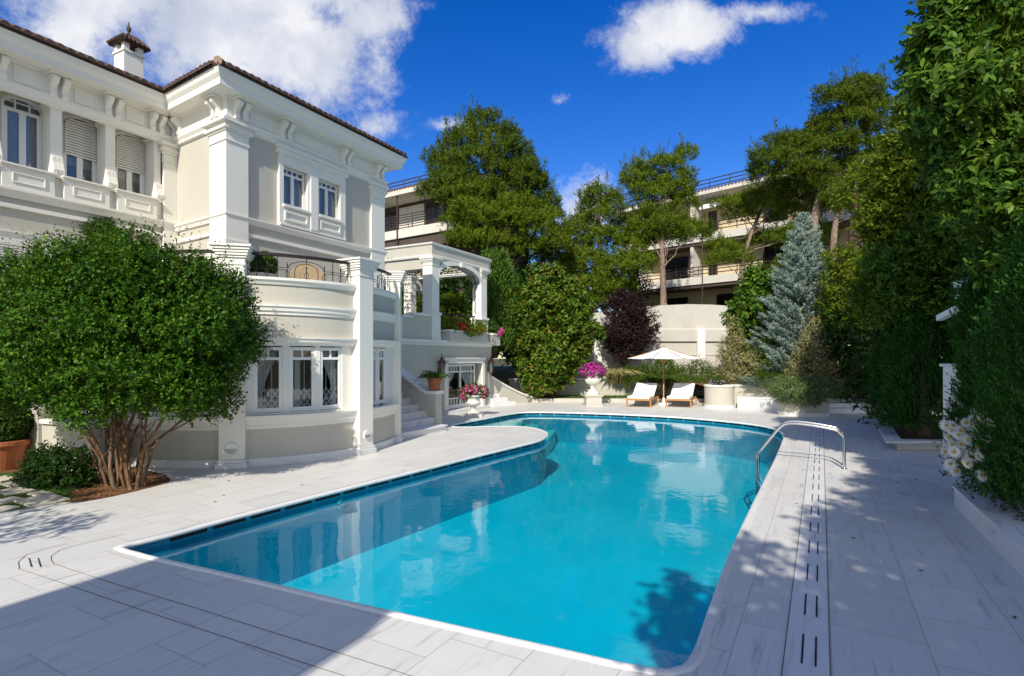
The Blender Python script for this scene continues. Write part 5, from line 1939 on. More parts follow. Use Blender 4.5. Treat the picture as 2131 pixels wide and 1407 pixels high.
# ------- urns
def urn_prof(s, h):
    return [(r * s, z * h) for r, z in ((0, 0), (.62, 0), (.62, .09), (.50, .11), (.40, .16), (.24, .22), (.20, .30), (.28, .34), (.30, .37), (.26, .40), (.52, .46), (.66, .54), (.70, .60), (.60, .66), (.56, .74), (.60, .84), (.74, .92), (.84, .95), (.84, 1.0), (.74, 1.0), (.66, .94), (0, .92))]
g1 = G(1237, 846)
u1 = thing('flower_urn', 'white stone urn with magenta petunias on a square pedestal', 'urn', g1)
PF = Frame((g1.x, g1.y), unit(1, .05), unit(.05, -1))
m = MB()
m.box(PF, -.36, .36, -.7, .0, 0, .08)
m.box(PF, -.32, .32, -.66, -.04, .08, .40)
m.box(PF, -.37, .37, -.71, .01, .40, .46)
m.build('pedestal', M_STUCCO_W, u1, bevel=.008)
uc_ = PF.p(0, -.35, .46)
MB().lathe(uc_, urn_prof(.46, .98), 28).build('urn', M_STONE_URN, u1, smooth=False)
top1 = uc_ + Vector((0, 0, 1.0))
pl1 = thing('magenta_petunias', 'mound of magenta petunias filling the urn on the pedestal', 'flowers', top1)
ml_ = [(top1.x, top1.y, top1.z + .02, .50, .48, .30), (top1.x - .25, top1.y, top1.z - .02, .27, .3, .2), (top1.x + .27, top1.y, top1.z - .02, .27, .3, .2)]
P, O = crown_pts(ml_, 900, .5, .15, .9)
sprig_leaves(Leaves(), P, O + rdir(len(P)) * .6, 4, .06, .7, .05, .03).build('leaves', F_BOX, pl1)
flowers(Leaves(), [(a, b, c, d * 1.04, e * 1.04, g_ * 1.04) for a, b, c, d, e, g_ in ml_], 950, .055, 5, .25).build('blossoms', F_MAGENTA, pl1)
g2 = G(985, 866)
u2 = thing('flower_urn', 'weathered white urn with trailing pink flowers on the paving before the glazed door', 'urn', g2)
m = MB()
m.wbox(g2, .62, .62, 0, .06)
m.build('plinth', M_STONE_URN, u2, bevel=.008)
MB().lathe(g2 + Vector((0, 0, .06)), urn_prof(.36, .66), 24).build('urn', M_STONE_URN, u2)
t2 = g2 + Vector((0, 0, .74))
pl2 = thing('pink_petunias', 'loose pink and white petunias spilling from the urn by the door', 'flowers', t2)
ml_ = [(t2.x, t2.y, t2.z + .14, .32, .3, .22), (t2.x - .3, t2.y, t2.z + .04, .2, .2, .2), (t2.x + .32, t2.y, t2.z + .08, .2, .2, .2)]
P, O = crown_pts(ml_, 800, .6, .3, .9)
sprig_leaves(Leaves(), P, O + rdir(len(P)) * .6, 4, .07, .7, .05, .03).build('leaves', F_BOX, pl2)
flowers(Leaves(), [(a, b, c, d * 1.1, e * 1.1, g_ * 1.1) for a, b, c, d, e, g_ in ml_], 330, .052, 5, .4).build('blossoms', F_PINK, pl2)
# ------- terracotta pot on the balustrade end
pc = SF.p(.15, -.16, bal_top(0.1) + .09)
def pot(name, label, c, r0, r1, h, seg=24):
    t = thing(name, label, 'plant pot', c)
    prof = [(0, 0), (r0, 0), (r0 + (r1 - r0) * .8, h * .8), (r1 * 1.02, h * .82), (r1 * 1.05, h * .86), (r1 * 1.05, h * .98), (r1, h), (r1 * .92, h), (r1 * .88, h * .9), (0, h * .88)]
    fix_normals(MB().lathe(c, prof, seg).build('pot', M_TERRA, t, smooth=False))
    return t
pot('terracotta_pot', 'small terracotta pot standing on the end of the stair balustrade', pc, .15, .20, .36)
hp = thing('spider_plant', 'wiry green plant with trailing runners in the balustrade pot', 'plant', pc + Vector((0, 0, .34)))
lv = Leaves()
nb = 150
b0 = np.array(pc) + np.array([0, 0, .33]) + RNG.normal(size=(nb, 3)) * np.array([.08, .08, .01])
dd = nrmz(rdir(nb) * np.array([1, 1, .3]) + np.array([0, 0, .55]))
lv.add(b0, dd, rdir(nb), .28, .025, 0, .15)
e = b0 + dd * .26
d3 = nrmz(dd * np.array([1, 1, 0]) + np.array([0, 0, -.5]))
lv.add(e, d3, rdir(nb), .2, .02, 0, .1)
for i in range(10):
    a = random.uniform(2.2, 4.4)
    ln = random.uniform(.35, .85)
    q0 = np.array(pc) + np.array([0, 0, .36])
    for j in range(14):
        t = j / 13
        p = q0 + np.array([math.cos(a) * ln * t, math.sin(a) * ln * t, .25 * math.sin(t * 3.0) - .3 * t * t])
        lv.add(p[None] + RNG.normal(size=(2, 3)) * .012, rdir(2), rdir(2), .05, .018)
lv.build('leaves', F_BOX, hp)
# ------- big terracotta pot with clipped ball at the left edge
tp = G(0, 976)
pot('terracotta_pot', 'large terracotta pot at the left picture edge, in the shade of the round bush', tp, .30, .43, .52, 32)
bx = thing('clipped_box_ball', 'dark clipped box ball growing in the large terracotta pot', 'shrub', tp + Vector((0, 0, .5)))
P, O = crown_pts([(tp.x + .02, tp.y, .86, .40, .40, .42)], 5200, .3, .10, 0)
sprig_leaves(Leaves(), P, O + rdir(len(P)) * .6, 4, .05, .75, .045, .026).build('foliage', F_BOX, bx)
# ------- terrace things: planted urns and a wicker chair
def terrace_urn(c, r, h, label, plabel, mat, br):
    t = thing('terrace_planter', label, 'planter', c)
    MB().lathe(c, [(0, 0), (r * .55, 0), (r * .8, h * .3), (r, h * .7), (r * .95, h * .85), (r * 1.08, h * .9), (r * 1.08, h), (r * .9, h), (0, h * .9)], 20).build('bowl', mat, t, smooth=False)
    b = thing('topiary_ball', plabel, 'shrub', c + Vector((0, 0, h)))
    P, O = crown_pts([(c.x, c.y, c.z + h + br * .65, br * 1.08, br * 1.08, br * .9)], 3600, .35, .12, 0)
    sprig_leaves(Leaves(), P, O + rdir(len(P)) * .6, 4, .05, .75, .04, .024).build('foliage', F_BOX, b)
c = W(541, 0, 10.8); c.z = 3.0
terrace_urn(c, .30, .62, 'pale stone bowl behind the railing next to the big pier', 'small clipped ball in the stone bowl behind the railing', M_STONE_URN, .26)
c = W(197, 0, 11.0); c.z = 3.0
terrace_urn(c, .36, 1.22, 'pale stone bowl half hidden behind the top of the round bush', 'clipped green ball rising behind the top of the round bush', M_STONE_URN, .38)
wc = W(640, 0, 11.3); wc.z = 3.0
t = thing('wicker_chair', 'round backed beige wicker chair behind the terrace railing', 'chair', wc)
m = MB()
WF = Frame((wc.x, wc.y), unit(1, .6), unit(.6, -1))
ringp = [(.36 * math.cos(R(a)), .36 + .36 * math.sin(R(a)) * .95) for a in range(-20, 201, 11)]
m.plate(WF, [(a, b + .22 + wc.z - .0) for a, b in ringp], .0, -.05)
m.build('backrest', plaster('wicker', (0.40, 0.30, 0.18), .15, .8, 20), t, smooth=False)
m = MB()
m.box(WF, -.32, .32, -.6, -.05, wc.z + .36, wc.z + .44)
m.build('seat', MATS['wicker'], t, bevel=.02)
for a, b in ((-.28, -.56), (.28, -.56), (-.28, -.09), (.28, -.09)):
    MB().box(WF, a - .025, a + .025, b - .025, b + .025, wc.z, wc.z + .36).build('leg', MATS['wicker'], t)

# ------- pool handrails
def handrail(px0, py0, off, label):
    t = thing('pool_handrail', label, 'handrail', G(px0, py0), 'steel pool ladder rails')
    b = G(px0, py0)
    ax = -DN
    top_l = 1.42
    pts = [b, b + Vector((0, 0, .42))]
    path = [(0, 0), (0, .52), (.05, .62), (.14, .69), (.5, .75), (.85, .77), (1.02, .70), (1.22, .44), (1.40, .18), (1.44, .06), (1.45, -.15), (1.45, -.75)]
    pp = catmull3([b + Vector((ax.x * a, ax.y * a, z)) for a, z in path], 6)
    MB().tube(pp, .022, 12).build('rail', M_STEEL, t, smooth=True)
    MB().lathe(b, [(0, .012), (.045, .012), (.05, .0)], 16).build('base_flange', M_STEEL, t)
    return t, b
h1, hb = handrail(1757, 976, 0, 'polished steel pool handrail nearer to the viewer')
h2 = copy_tree(h1)
h2.location = hb + Vector((PAX.x * .42, PAX.y * .42, 0))
h2['label'] = 'polished steel pool handrail farther from the viewer'
ld = MB()
for i in range(2):
    z = -.38 - .25 * i
    a = hb + Vector((-DN.x * 1.45, -DN.y * 1.45, z))
    ld.tube([a, a + Vector((PAX.x * .42, PAX.y * .42, 0))], .02, 8)
o = ld.build('ladder_tread', M_STEEL, origin=(hb.x, hb.y, -.6))
setp(o, 'steel ladder treads under water between the two handrails', 'ladder')
# ------- underwater lamp on the left pool wall
ul = G(712, 1046, WATER_Z)
# ================================================================== WALLS AT THE BACK
def GX(px, d):
    return (px - CX) / FPX * d
# marble kerb of the lawn strip
KF = Frame((GX(1040, 24.6), 24.6), unit(1, -.01), unit(-.01, -1))
lk = thing('lawn_kerb', 'low white marble kerb in front of the lawn strip behind the loungers', 'kerb', (GX(1250, 24.6), 24.6, 0))
MB().box(KF, 1.2, 10.2, -.30, 0, 0, .17).build('kerb_stone', M_STUCCO_W, lk, bevel=.01)
setp(MB().sheet([[(GX(1060, 24.9), 24.9), (GX(1495, 24.9), 24.9), (GX(1495, 26.6), 26.6), (GX(1060, 26.6), 26.6)]], .15).build('lawn_strip', M_LAWN, origin=(0, 0, 0)), kind='structure')
n = 9000
P = np.stack([GX(1070, 25) + RNG.random(n) * (GX(1495, 25) - GX(1070, 25)), 24.9 + RNG.random(n) * 1.6, np.full(n, .15)], 1)
gl = Leaves()
gl.add(P, nrmz(rdir(n) * .5 + np.array([0, 0, 1])), rdir(n), .06 + .03 * RNG.random(n), .012)
setp(gl.build('grass', F_GRASS), 'clipped green grass on the lawn strip behind the loungers', 'grass', kind='stuff')
pw = thing('planter_wall', 'long low greige planter wall with trailing plants behind the loungers', 'wall', (GX(1330, 26.6), 26.6, 0))
PWF = Frame((GX(1060, 26.6), 26.6), unit(1, 0), unit(0, -1))
pl = GX(1500, 26.6) - GX(1060, 26.6)
MB().box(PWF, 0, pl, -.25, 0, 0, .92).build('wall_body', M_WALL, pw)
MB().box(PWF, -.05, pl + .03, -.3, .05, .92, .99).build('wall_cap', M_TRIM, pw, bevel=.008)
setp(MB().sheet([[(GX(900, 26.8), 26.8), (16.0, 26.8), (18, 29.5), (GX(900, 29.5), 29.5)]], .85).build('planting_bed', M_SOIL, origin=(0, 0, 0)), kind='structure')
# tall retaining wall with arched top
rwall = thing('retaining_wall', 'tall cream retaining wall with arched top, ledge and pilaster', 'wall', (GX(1400, 29), 29, 0))
RWF = Frame((GX(1180, 29.0), 29.0), unit(1, .0), unit(0, -1))
def rw_pt(px, py):
    return ((px - 1180) / FPX * 29.0, CAMH - (py - HY) / FPX * 29.0)
top = [rw_pt(*p) for p in ((1150, 672), (1180, 666), (1240, 651), (1300, 641), (1370, 636), (1430, 633), (1480, 634), (1540, 638), (1620, 652), (1700, 668))]
MB().plate(RWF, [(top[0][0], 0), (top[-1][0], 0)] + list(reversed(top)), 0, -.4).build('wall_body', M_STUCCO_W, rwall)
zl = rw_pt(0, 686)[1]
m = MB()
m.extr_u(RWF, [(-.01, zl - .62), (.12, zl - .62), (.12, zl - .02), (.10, zl), (-.01, zl + .06)], top[0][0], top[-1][0])
m.build('ledge', M_STUCCO_W, rwall)
zl2 = rw_pt(0, 738)[1]
MB().extr_u(RWF, [(-.01, zl2 - .05), (.03, zl2 - .04), (.03, zl2 + .03), (-.01, zl2 + .04)], top[0][0], top[-1][0]).build('ledge', M_STUCCO, rwall)
for pa, pb in ((1449, 1465), (1235, 1251), (1640, 1656)):
    a, b = rw_pt(pa, 0)[0], rw_pt(pb, 0)[0]
    MB().box(RWF, a, b, .0, .22, 0, zl + .02).build('pilaster', M_TRIM, rwall, bevel=.01)
# upper terrace behind the retaining wall
setp(MB().add([(-14, 29.3, 3.2), (40, 29.3, 3.2), (60, 46, 5.6), (-24, 46, 5.6), (140, 120, 9), (-120, 120, 9)], [(0, 1, 2, 3), (3, 2, 4, 5)]).build('hill', M_EARTH, origin=(0, 0, 0)), kind='structure')

# curved planters right of the loungers
def round_planter(pxc, pybase, rpx, label, ztop, mat=M_STUCCO):
    c = G(pxc, pybase)
    r = rpx / FPX * c.y
    c = Vector((c.x, c.y + r, 0))
    t = thing('round_planter', label, 'planter', c)
    m = MB()
    m.lathe(c, [(r, 0), (r, ztop), (r - .12, ztop), (r - .12, ztop - .1), (0, ztop - .1)], 40)
    fix_normals(m.build('planter_body', mat, t))
    m = MB()
    m.lathe(c, [(r - .14, ztop - .002), (r - .14, ztop + .05), (r + .03, ztop + .05), (r + .03, ztop - .01), (r, ztop - .015)], 40)
    fix_normals(m.build('rim', M_TRIM, t))
    m = MB()
    m.lathe(c, [(r + .003, 0), (r + .025, 0), (r + .025, .12), (r + .003, .125)], 40)
    m.build('plinth', M_MARBLE, t)
    return c, r
c1, r1 = round_planter(1508, 851, 30, 'round greige planter with lilac flowers, nearest the loungers', .86)
c2, r2 = round_planter(1697, 868, 49, 'round greige planter overhung by creeping juniper, at the steps', .90)
bw = thing('curved_planter_wall', 'greige planter wall behind a marble bench between the round planters', 'wall', (GX(1590, 21.5), 21.5, 0))
bp = catmull([(c1.x + r1 * .8, c1.y - .1), (GX(1580, 21.6), 21.9), (GX(1620, 21.0), 21.3), (c2.x - r2 * .7, c2.y + .3)], 6, False)
MB().sweep(bp, [(-.25, 0), (0, 0), (0, .86), (-.25, .86)]).build('wall_body', M_STUCCO, bw)
fix_normals(MB().sweep(bp, [(-.29, .86), (.04, .86), (.04, .92), (-.29, .92)]).build('wall_cap', M_TRIM, bw))
bn = thing('marble_bench', 'low white marble bench step in front of the curved planter wall', 'bench', (GX(1590, 20.5), 20.5, 0))
bp2 = catmull([(c1.x + r1 * .9, c1.y - .55), (GX(1585, 21.0), 21.0), (GX(1625, 20.4), 20.5), (c2.x - r2 * .75, c2.y - .25)], 6, False)
fix_normals(MB().sweep(bp2, [(-.5, 0), (0, 0), (0, .42), (-.5, .42)]).build('bench_block', M_MARBLE, bn))
fix_normals(MB().sweep(bp2, [(-.5, .42), (.03, .42), (.03, .47), (-.5, .47)]).build('bench_top', M_MARBLE, bn))
setp(MB().sheet([[(c1.x - .2, c1.y + .3), (GX(1590, 21.6), 22.0), (c2.x, c2.y + .4), (c2.x + 3.2, c2.y + 1.0), (c2.x + 3.5, 27.2), (c1.x - .5, 27.2)]], .82).build('planter_soil', M_SOIL, origin=(0, 0, 0)), kind='structure')
# steps at the far right
fs = thing('marble_steps', 'two shaded marble steps in front of the dark hedge', 'steps', G(1790, 862))
s0 = G(1790, 860)
FSF = Frame((s0.x, s0.y), unit(1, .03), unit(.03, -1))
m = MB()
for i in range(3):
    m.box(FSF, -1.3, 1.2, -3, -.42 * i, .15 * i + (.02 if i else 0), .15 * (i + 1) + .02)
m.build('steps', M_MARBLE, fs, bevel=.008)

# kerbed planters on the right
k0 = G(1873, 935)
kd = unit(-(G(1840, 884) - k0).x, -(G(1840, 884) - k0).y)
k1 = Vector((k0.x - kd.x * 6.2, k0.y - kd.y * 6.2))
mk = thing('cypress_planter_kerb', 'white marble kerb around the two dark cone cypresses', 'kerb', (k0.x, k0.y, 0))
pth = [Vector((k1.x, k1.y)), Vector((k0.x, k0.y)), Vector((k0.x + 3.4, k0.y - .05))]
pth.reverse()
fix_normals(MB().sweep(pth, [(-.05, 0), (.0, 0), (.0, .17), (-.05, .17)]).build('kerb_face', M_MARBLE, mk))
fix_normals(MB().sweep(pth, [(-.28, .172), (.025, .172), (.025, .215), (-.28, .215)]).build('kerb_cap', M_MARBLE, mk))
# orientation check: side is to the right of travel
setp(MB().sheet([[(k1.x, k1.y), (k0.x, k0.y), (k0.x + 3.4, k0.y), (k0.x + 7, k1.y)]], .165).build('cypress_soil', M_SOIL, origin=(0, 0, 0)), kind='structure')
n0 = G(1986, 1052)
nd = unit(-1.35, -2.48)
n1 = Vector((n0.x + nd.x * 6, n0.y + nd.y * 6))
nk = thing('daisy_planter_kerb', 'wide white marble kerb below the daisies at the right edge', 'kerb', (n0.x, n0.y, 0))
pth = [Vector((n0.x + 3.0, n0.y + .1)), Vector((n0.x, n0.y)), n1]
fix_normals(MB().sweep(pth, [(-.05, 0), (.0, 0), (.0, .225), (-.05, .225)]).build('kerb_face', M_MARBLE, nk))
fix_normals(MB().sweep(pth, [(-.55, .228), (.02, .228), (.02, .268), (-.55, .268)]).build('kerb_cap', M_MARBLE, nk))
setp(MB().sheet([[(n0.x + .1, n0.y - .05), (n1.x + .1, n1.y), (n1.x + 5, n1.y), (n0.x + 4, n0.y)]], .215).build('daisy_soil', M_SOIL, origin=(0, 0, 0)), kind='structure')
# white gatepost and arbour among the trees at the right
gp_ = W(2003, 0, 9.6)
gpost = thing('white_gatepost', 'white painted gatepost standing between the dark cypresses', 'post', (gp_.x, gp_.y, 0))
GPF = Frame((gp_.x, gp_.y), unit(1, .2), unit(.2, -1))
m = MB()
m.box(GPF, -.125, .125, -.25, 0, 0, 1.84)
m.box(GPF, -.05, .04, 0, .03, 0, 1.95)
m.build('post_body', M_TRIM, gpost, bevel=.01)
MB().box(GPF, -.16, .155, -.29, .028, 1.84, 1.89).build('post_cap', M_TRIM, gpost, bevel=.01)
ab_ = W(2000, 0, 9.2)
arb = thing('white_arbour', 'white painted arbour half hidden in the foliage at the right', 'arbour', (ab_.x, ab_.y, 0))
def beam(p, q, w, h, name='beam'):
    p, q = Vector(p), Vector(q)
    u = (q - p).xy.normalized()
    n_ = Vector((u.y, -u.x)) * w / 2
    MB().hexa([(p.x - n_.x, p.y - n_.y, p.z), (q.x - n_.x, q.y - n_.y, q.z), (q.x + n_.x, q.y + n_.y, q.z), (p.x + n_.x, p.y + n_.y, p.z),
               (p.x - n_.x, p.y - n_.y, p.z + h), (q.x - n_.x, q.y - n_.y, q.z + h), (q.x + n_.x, q.y + n_.y, q.z + h), (p.x + n_.x, p.y + n_.y, p.z + h)]).build(name, M_TRIM, arb, bevel=.006)
beam(W(1990, 600, 9.2), W(2062, 572, 8.6), .12, .10)
beam(W(1992, 622, 9.25), W(2062, 590, 8.6), .07, .06)
beam(W(1955, 668, 9.8), W(2010, 640, 9.2), .12, .10)
pp_ = W(2040, 0, 8.95)
MB().box(Frame((pp_.x, pp_.y), unit(1, 0), unit(0, -1)), -.05, .05, -.1, 0, 0, W(0, 598, 9.2).z).build('arbour_post', M_TRIM, arb)

# ================================================================== APARTMENT BUILDINGS BEHIND
def apartment(name, label, px, d, dirv, lens, floors, rail_px, z0):
    o = W(px, 0, d)
    u = unit(*dirv)
    n_ = Vector((-u.y, u.x)) if Vector((-u.y, u.x)).y < 0 else Vector((u.y, -u.x))
    fr = Frame((o.x, o.y), u, n_)
    t = thing(name, label, 'apartment block', (o.x, o.y, z0))
    a, b = lens
    H_ = 2.9
    top = z0 + H_ * floors
    return fr, t, a, b, H_, top
# right block: cream walls, long balconies
fr, t, a, b, FH, top = apartment('apartment_block', 'cream apartment block with brown balcony rails behind the right pines', 1440, 40, (.70, -.72), (-6.5, 14), 4, 0, 4.0)
zs = [fr.pz(1440, 590), fr.pz(1440, 503), fr.pz(1440, 420)]
ztop_ = fr.pz(1440, 412)
m = MB()
m.box(fr, a, b, -7, -1.7, 3.0, ztop_)
m.build('wall', M_APT, t)
for z in zs[:2]:
    MB().box(fr, a, b, -1.72, .05, z - .12, z + .42).build('balcony_slab', M_CONC, t)
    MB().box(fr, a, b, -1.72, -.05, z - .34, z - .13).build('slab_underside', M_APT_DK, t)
    m = MB()
    for k in range(3):
        m.tube([fr.p(a, 0, z + .62 + .26 * k), fr.p(b, 0, z + .62 + .26 * k)], .035, 5)
    k = a
    while k < b:
        m.tube([fr.p(k, 0, z + .4), fr.p(k, 0, z + 1.16)], .03, 5)
        k += 1.4
    m.build('balcony_rail', M_WOODRAIL, t)
m = MB()
m.box(fr, a, b, -7.2, .25, ztop_ - .0, ztop_ + .28)
m.build('roof_slab', M_CONC, t)
m = MB()
k = a
while k < b:
    m.tube([fr.p(k, .30, ztop_ + .29), fr.p(k, -.9, ztop_ + .52)], .06, 6)
    k += .24
m.build('roof_tile_edge', simple('red_roof_tile', (0.16, 0.055, 0.035), .8, var=.3), t)
m = MB()
for k in range(3):
    m.tube([fr.p(a, -.7, ztop_ + .75 + .27 * k), fr.p(b, -.7, ztop_ + .75 + .27 * k)], .04, 5)
k = a
while k < b:
    m.tube([fr.p(k, -.7, ztop_ + .4), fr.p(k, -.7, ztop_ + 1.3)], .035, 5)
    k += 1.5
m.build('roof_rail', M_WOODRAIL, t)
M_APGLASS = simple('dark_apartment_glass', (0.015, 0.014, 0.014), .15)
def apt_window(fr, t, u0, u1, z0, z1, n_=-1.69):
    m = MB()
    rect_frame(m, fr, u0, u1, z0, z1, n_, n_ + .06, .07)
    uc = (u0 + u1) / 2
    m.box(fr, uc - .04, uc + .04, n_, n_ + .05, z0, z1)
    o = m.build('window', M_WOODRAIL, t)
    MB().add([fr.p(u0, n_ + .02, z0), fr.p(u1, n_ + .02, z0), fr.p(u1, n_ + .02, z1), fr.p(u0, n_ + .02, z1)], [(0, 1, 2, 3)]).build('pane', M_APGLASS, o)
for z in (zs[0] - 3.05, zs[0] + .05, zs[1] + .05):
    for (p0, p1) in ((1385, 1432), (1492, 1530), (1475, 1492), (1590, 1640), (1680, 1720)):
        if (z < zs[0] and p0 == 1475) or (z > zs[0] and p0 in (1492,)):
            continue
        apt_window(fr, t, fr.pu(p0, -1.7), fr.pu(p1, -1.7), z + .45, z + 2.3)
m = MB()
for p in (1463, 1590):
    u = fr.pu(p)
    m.tube([fr.p(u, .1, 4), fr.p(u, .1, ztop_ + .3)], .04, 6)
m.build('downpipe', M_WOODRAIL, t)
m = MB()
uA, uB = fr.pu(1452), fr.pu(1498)
m.extr_u(fr, [(-1.6, zs[1] + 3.05), (-.2, zs[1] + 2.55), (-.2, zs[1] + 2.25), (-.23, zs[1] + 2.25), (-.23, zs[1] + 2.5), (-1.6, zs[1] + 3.0)], uA, uB)
m.build('awning', M_CLOTH, t)
for z in zs[:2]:
    for p in (1452, 1345):
        u = fr.pu(p, -1)
        m = MB()
        m.box(fr, u - .12, u + .12, -1.7, -.1, z + .42, z + 2.7)
        m.build('balcony_divider', M_CONC, t)
# left block: dark upper storey behind the villa
fr, t, a, b, FH, top = apartment('apartment_block', 'dark brown apartment block with white balcony edge behind the villa roof', 795, 38, (.77, .64), (-4, 9), 3, 0, 4.0)
fr = Frame((GX(795, 36), 36.0), unit(.83, -.56), unit(-.56, -.83))
a, b = -5.0, 7.5
zsl = fr.pz(800, 500)
ztop_ = fr.pz(800, 416)
m = MB()
m.box(fr, a, b, -6, -1.5, 3, ztop_)
m.build('wall', M_APT_DK, t)
MB().box(fr, a, b, -1.52, .05, zsl - .05, zsl + .50).build('balcony_slab', M_CONC, t)
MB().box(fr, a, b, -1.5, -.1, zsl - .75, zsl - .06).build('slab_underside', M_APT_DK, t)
MB().box(fr, a, b, -6.2, .3, ztop_, ztop_ + .32).build('roof_slab', M_CONC, t)
m = MB()
k = a
while k < b:
    m.tube([fr.p(k, .35, ztop_ + .34), fr.p(k, -1.0, ztop_ + .58)], .06, 6)
    k += .24
m.build('roof_tile_edge', MATS['red_roof_tile'], t)
m = MB()
for k in range(3):
    m.tube([fr.p(a, -.5, ztop_ + .72 + .22 * k), fr.p(b, -.5, ztop_ + .72 + .22 * k)], .04, 5)
k = a
while k < b:
    m.tube([fr.p(k, -.5, ztop_ + .4), fr.p(k, -.5, ztop_ + 1.2)], .035, 5)
    k += 1.3
m.build('roof_rail', M_WOODRAIL, t)
m = MB()
for k in range(6):
    m.tube([fr.p(a, 0, zsl + .58 + .16 * k), fr.p(b, 0, zsl + .58 + .16 * k)], .03, 5)
for k in (800, 828, 858, 884, 930):
    u = fr.pu(k)
    m.tube([fr.p(u, 0, zsl + .4), fr.p(u, 0, zsl + 1.45)], .04, 5)
m.build('balcony_rail', M_WOODRAIL, t)
m = MB()
ua, ub = fr.pu(830, -1.4), fr.pu(882, -1.4)
m.box(fr, ua, ub, -1.5, -1.42, zsl + .5, zsl + 2.4)
m.build('white_wall_panel', M_CONC, t)
apt_window(fr, t, fr.pu(797, -1.4), fr.pu(826, -1.4), zsl + .5, zsl + 2.35, -1.48)
apt_window(fr, t, fr.pu(886, -1.4), fr.pu(925, -1.4), zsl + .5, zsl + 2.35, -1.48)
m = MB()
u = fr.pu(829)
m.tube([fr.p(u, .1, 3), fr.p(u, .1, ztop_)], .05, 6)
u = fr.pu(934)
m.tube([fr.p(u, .1, 3), fr.p(u, .1, ztop_)], .05, 6)
m.build('downpipe', M_WOODRAIL, t)
# ================================================================== TREES AND SHRUBS
def LB_(lst, d, dj=0.0):
    out = []
    for i, l in enumerate(lst):
        px, py, rx, ry = l[:4]
        dd = l[4] if len(l) > 4 else random.uniform(-dj, dj)
        out.append(lobe(px, py, rx, ry, d + dd))
    return out
M_DKBARK = bark('dark_brown_bark', (.03, .025, .018), (.09, .07, .05))  # dark brown bark for the large leaved tree
# ---- round multi-stemmed bush on the left
bb_ = G(255, 1012)
bush = thing('round_bush', 'big round glossy green bush with many bare stems in the soil bed', 'shrub', bb_)
bl = LB_([(255, 682, 212, 158, 0), (150, 690, 160, 145, -.2), (95, 740, 115, 105, .1), (385, 695, 115, 140, .1), (435, 735, 80, 96, .2), (245, 785, 175, 76, -.3), (350, 780, 115, 70, 0),
          (300, 590, 120, 80, 0), (180, 602, 120, 75, 0), (380, 595, 80, 70, .2), (20, 720, 80, 100, .2), (110, 640, 90, 80, .3), (50, 785, 80, 66, .3), (450, 670, 62, 80, .3), (485, 700, 40, 60, .3)], 8.5)
clumps = list(bl)
Pc, Oc = crown_pts(bl, 170, .10, .1, .9)
for i in range(len(Pc)):                 # twiggy clumps that break up the outline
    r_ = random.uniform(.16, .34)
    clumps.append((Pc[i][0] + Oc[i][0] * .02, Pc[i][1] + Oc[i][1] * .02, Pc[i][2] + Oc[i][2] * .02, r_, r_, r_ * .9))
clumps = [(a, b, c, d * .95, e * .95, f * .95) if i < len(bl) else (a, b, c, d, e, f) for i, (a, b, c, d, e, f) in enumerate(clumps)]
P, O = crown_pts(clumps, 30000, .55, .16, .55)
A_ = nrmz(O + rdir(len(P)) * .6 + np.array([0, 0, .35]))
lv = Leaves()
sprig_leaves(lv, P, A_, 7, .15, .75, .054, .030, fold=.2)
P3, O3 = crown_pts([(l[0], l[1], l[2], l[3] * .72, l[4] * .72, l[5] * .72) for l in bl[:4]], 3500, .9, .1, 0)
sprig_leaves(lv, P3, O3 + rdir(len(P3)), 6, .2, .8, .07, .045, fold=.2)
# long shoots standing out of the top
P2, O2 = crown_pts(bl, 2200, .06, .12, .98)
up_ = (O2[:, 2] > -.25)
P2, O2 = P2[up_], O2[up_]
A2 = nrmz(O2 * .7 + rdir(len(P2)) * .3 + np.array([0, 0, .8]))
sprig_leaves(lv, P2, A2, 12, .42, .72, .042, .022, fold=.2)
lv.build('crown', F_BUSH, bush)
random.seed(21)
stems = [((212, 1008), (175, 900), (140, 850), .030), ((222, 1012), (200, 930), (165, 860), .036), ((230, 1005), (225, 900), (200, 830), .038), ((238, 1016), (232, 930), (235, 830), .045), ((250, 1012), (243, 920), (262, 820), .045),
         ((262, 1018), (252, 950), (228, 840), .04), ((268, 1015), (258, 920), (290, 830), .05), ((272, 1020), (262, 930), (246, 895), .05), ((285, 1018), (302, 930), (345, 860), .055), ((292, 1016), (306, 940), (285, 840), .055),
         ((248, 1000), (280, 900), (320, 830), .04), ((300, 1012), (312, 930), (390, 860), .04), ((225, 1010), (205, 950), (150, 870), .028), ((278, 1005), (300, 900), (310, 830), .035), ((258, 1000), (236, 900), (190, 840), .034),
         ((288, 1014), (330, 915), (430, 850), .032), ((240, 1004), (248, 900), (270, 820), .04), ((235, 1012), (180, 890), (120, 845), .03)]
for i, (a, b, c, r) in enumerate(stems):
    d = G(*a).y
    dj = random.uniform(-.25, .25)
    p0 = G(*a)
    p1 = W(b[0], b[1], d + dj * .5)
    p2 = W(c[0], c[1], d + dj)
    p3 = W(c[0] + (c[0] - b[0]) * .8, c[1] - 120, d + dj * 1.4)
    pts = catmull3([p0, p1.lerp(p0, .5) + Vector((random.uniform(-.03, .03), random.uniform(-.03, .03), 0)), p1, p2, p3], 5)
    k = len(pts)
    MB().tube(pts, [r * .62 * (1.15 - .65 * j / (k - 1)) * (1 + .12 * math.sin(j * 2.1 + i)) for j in range(k)], 8).build('stem', M_BARK if i % 3 == 0 else M_BARK_R, bush, smooth=True)
m = MB()
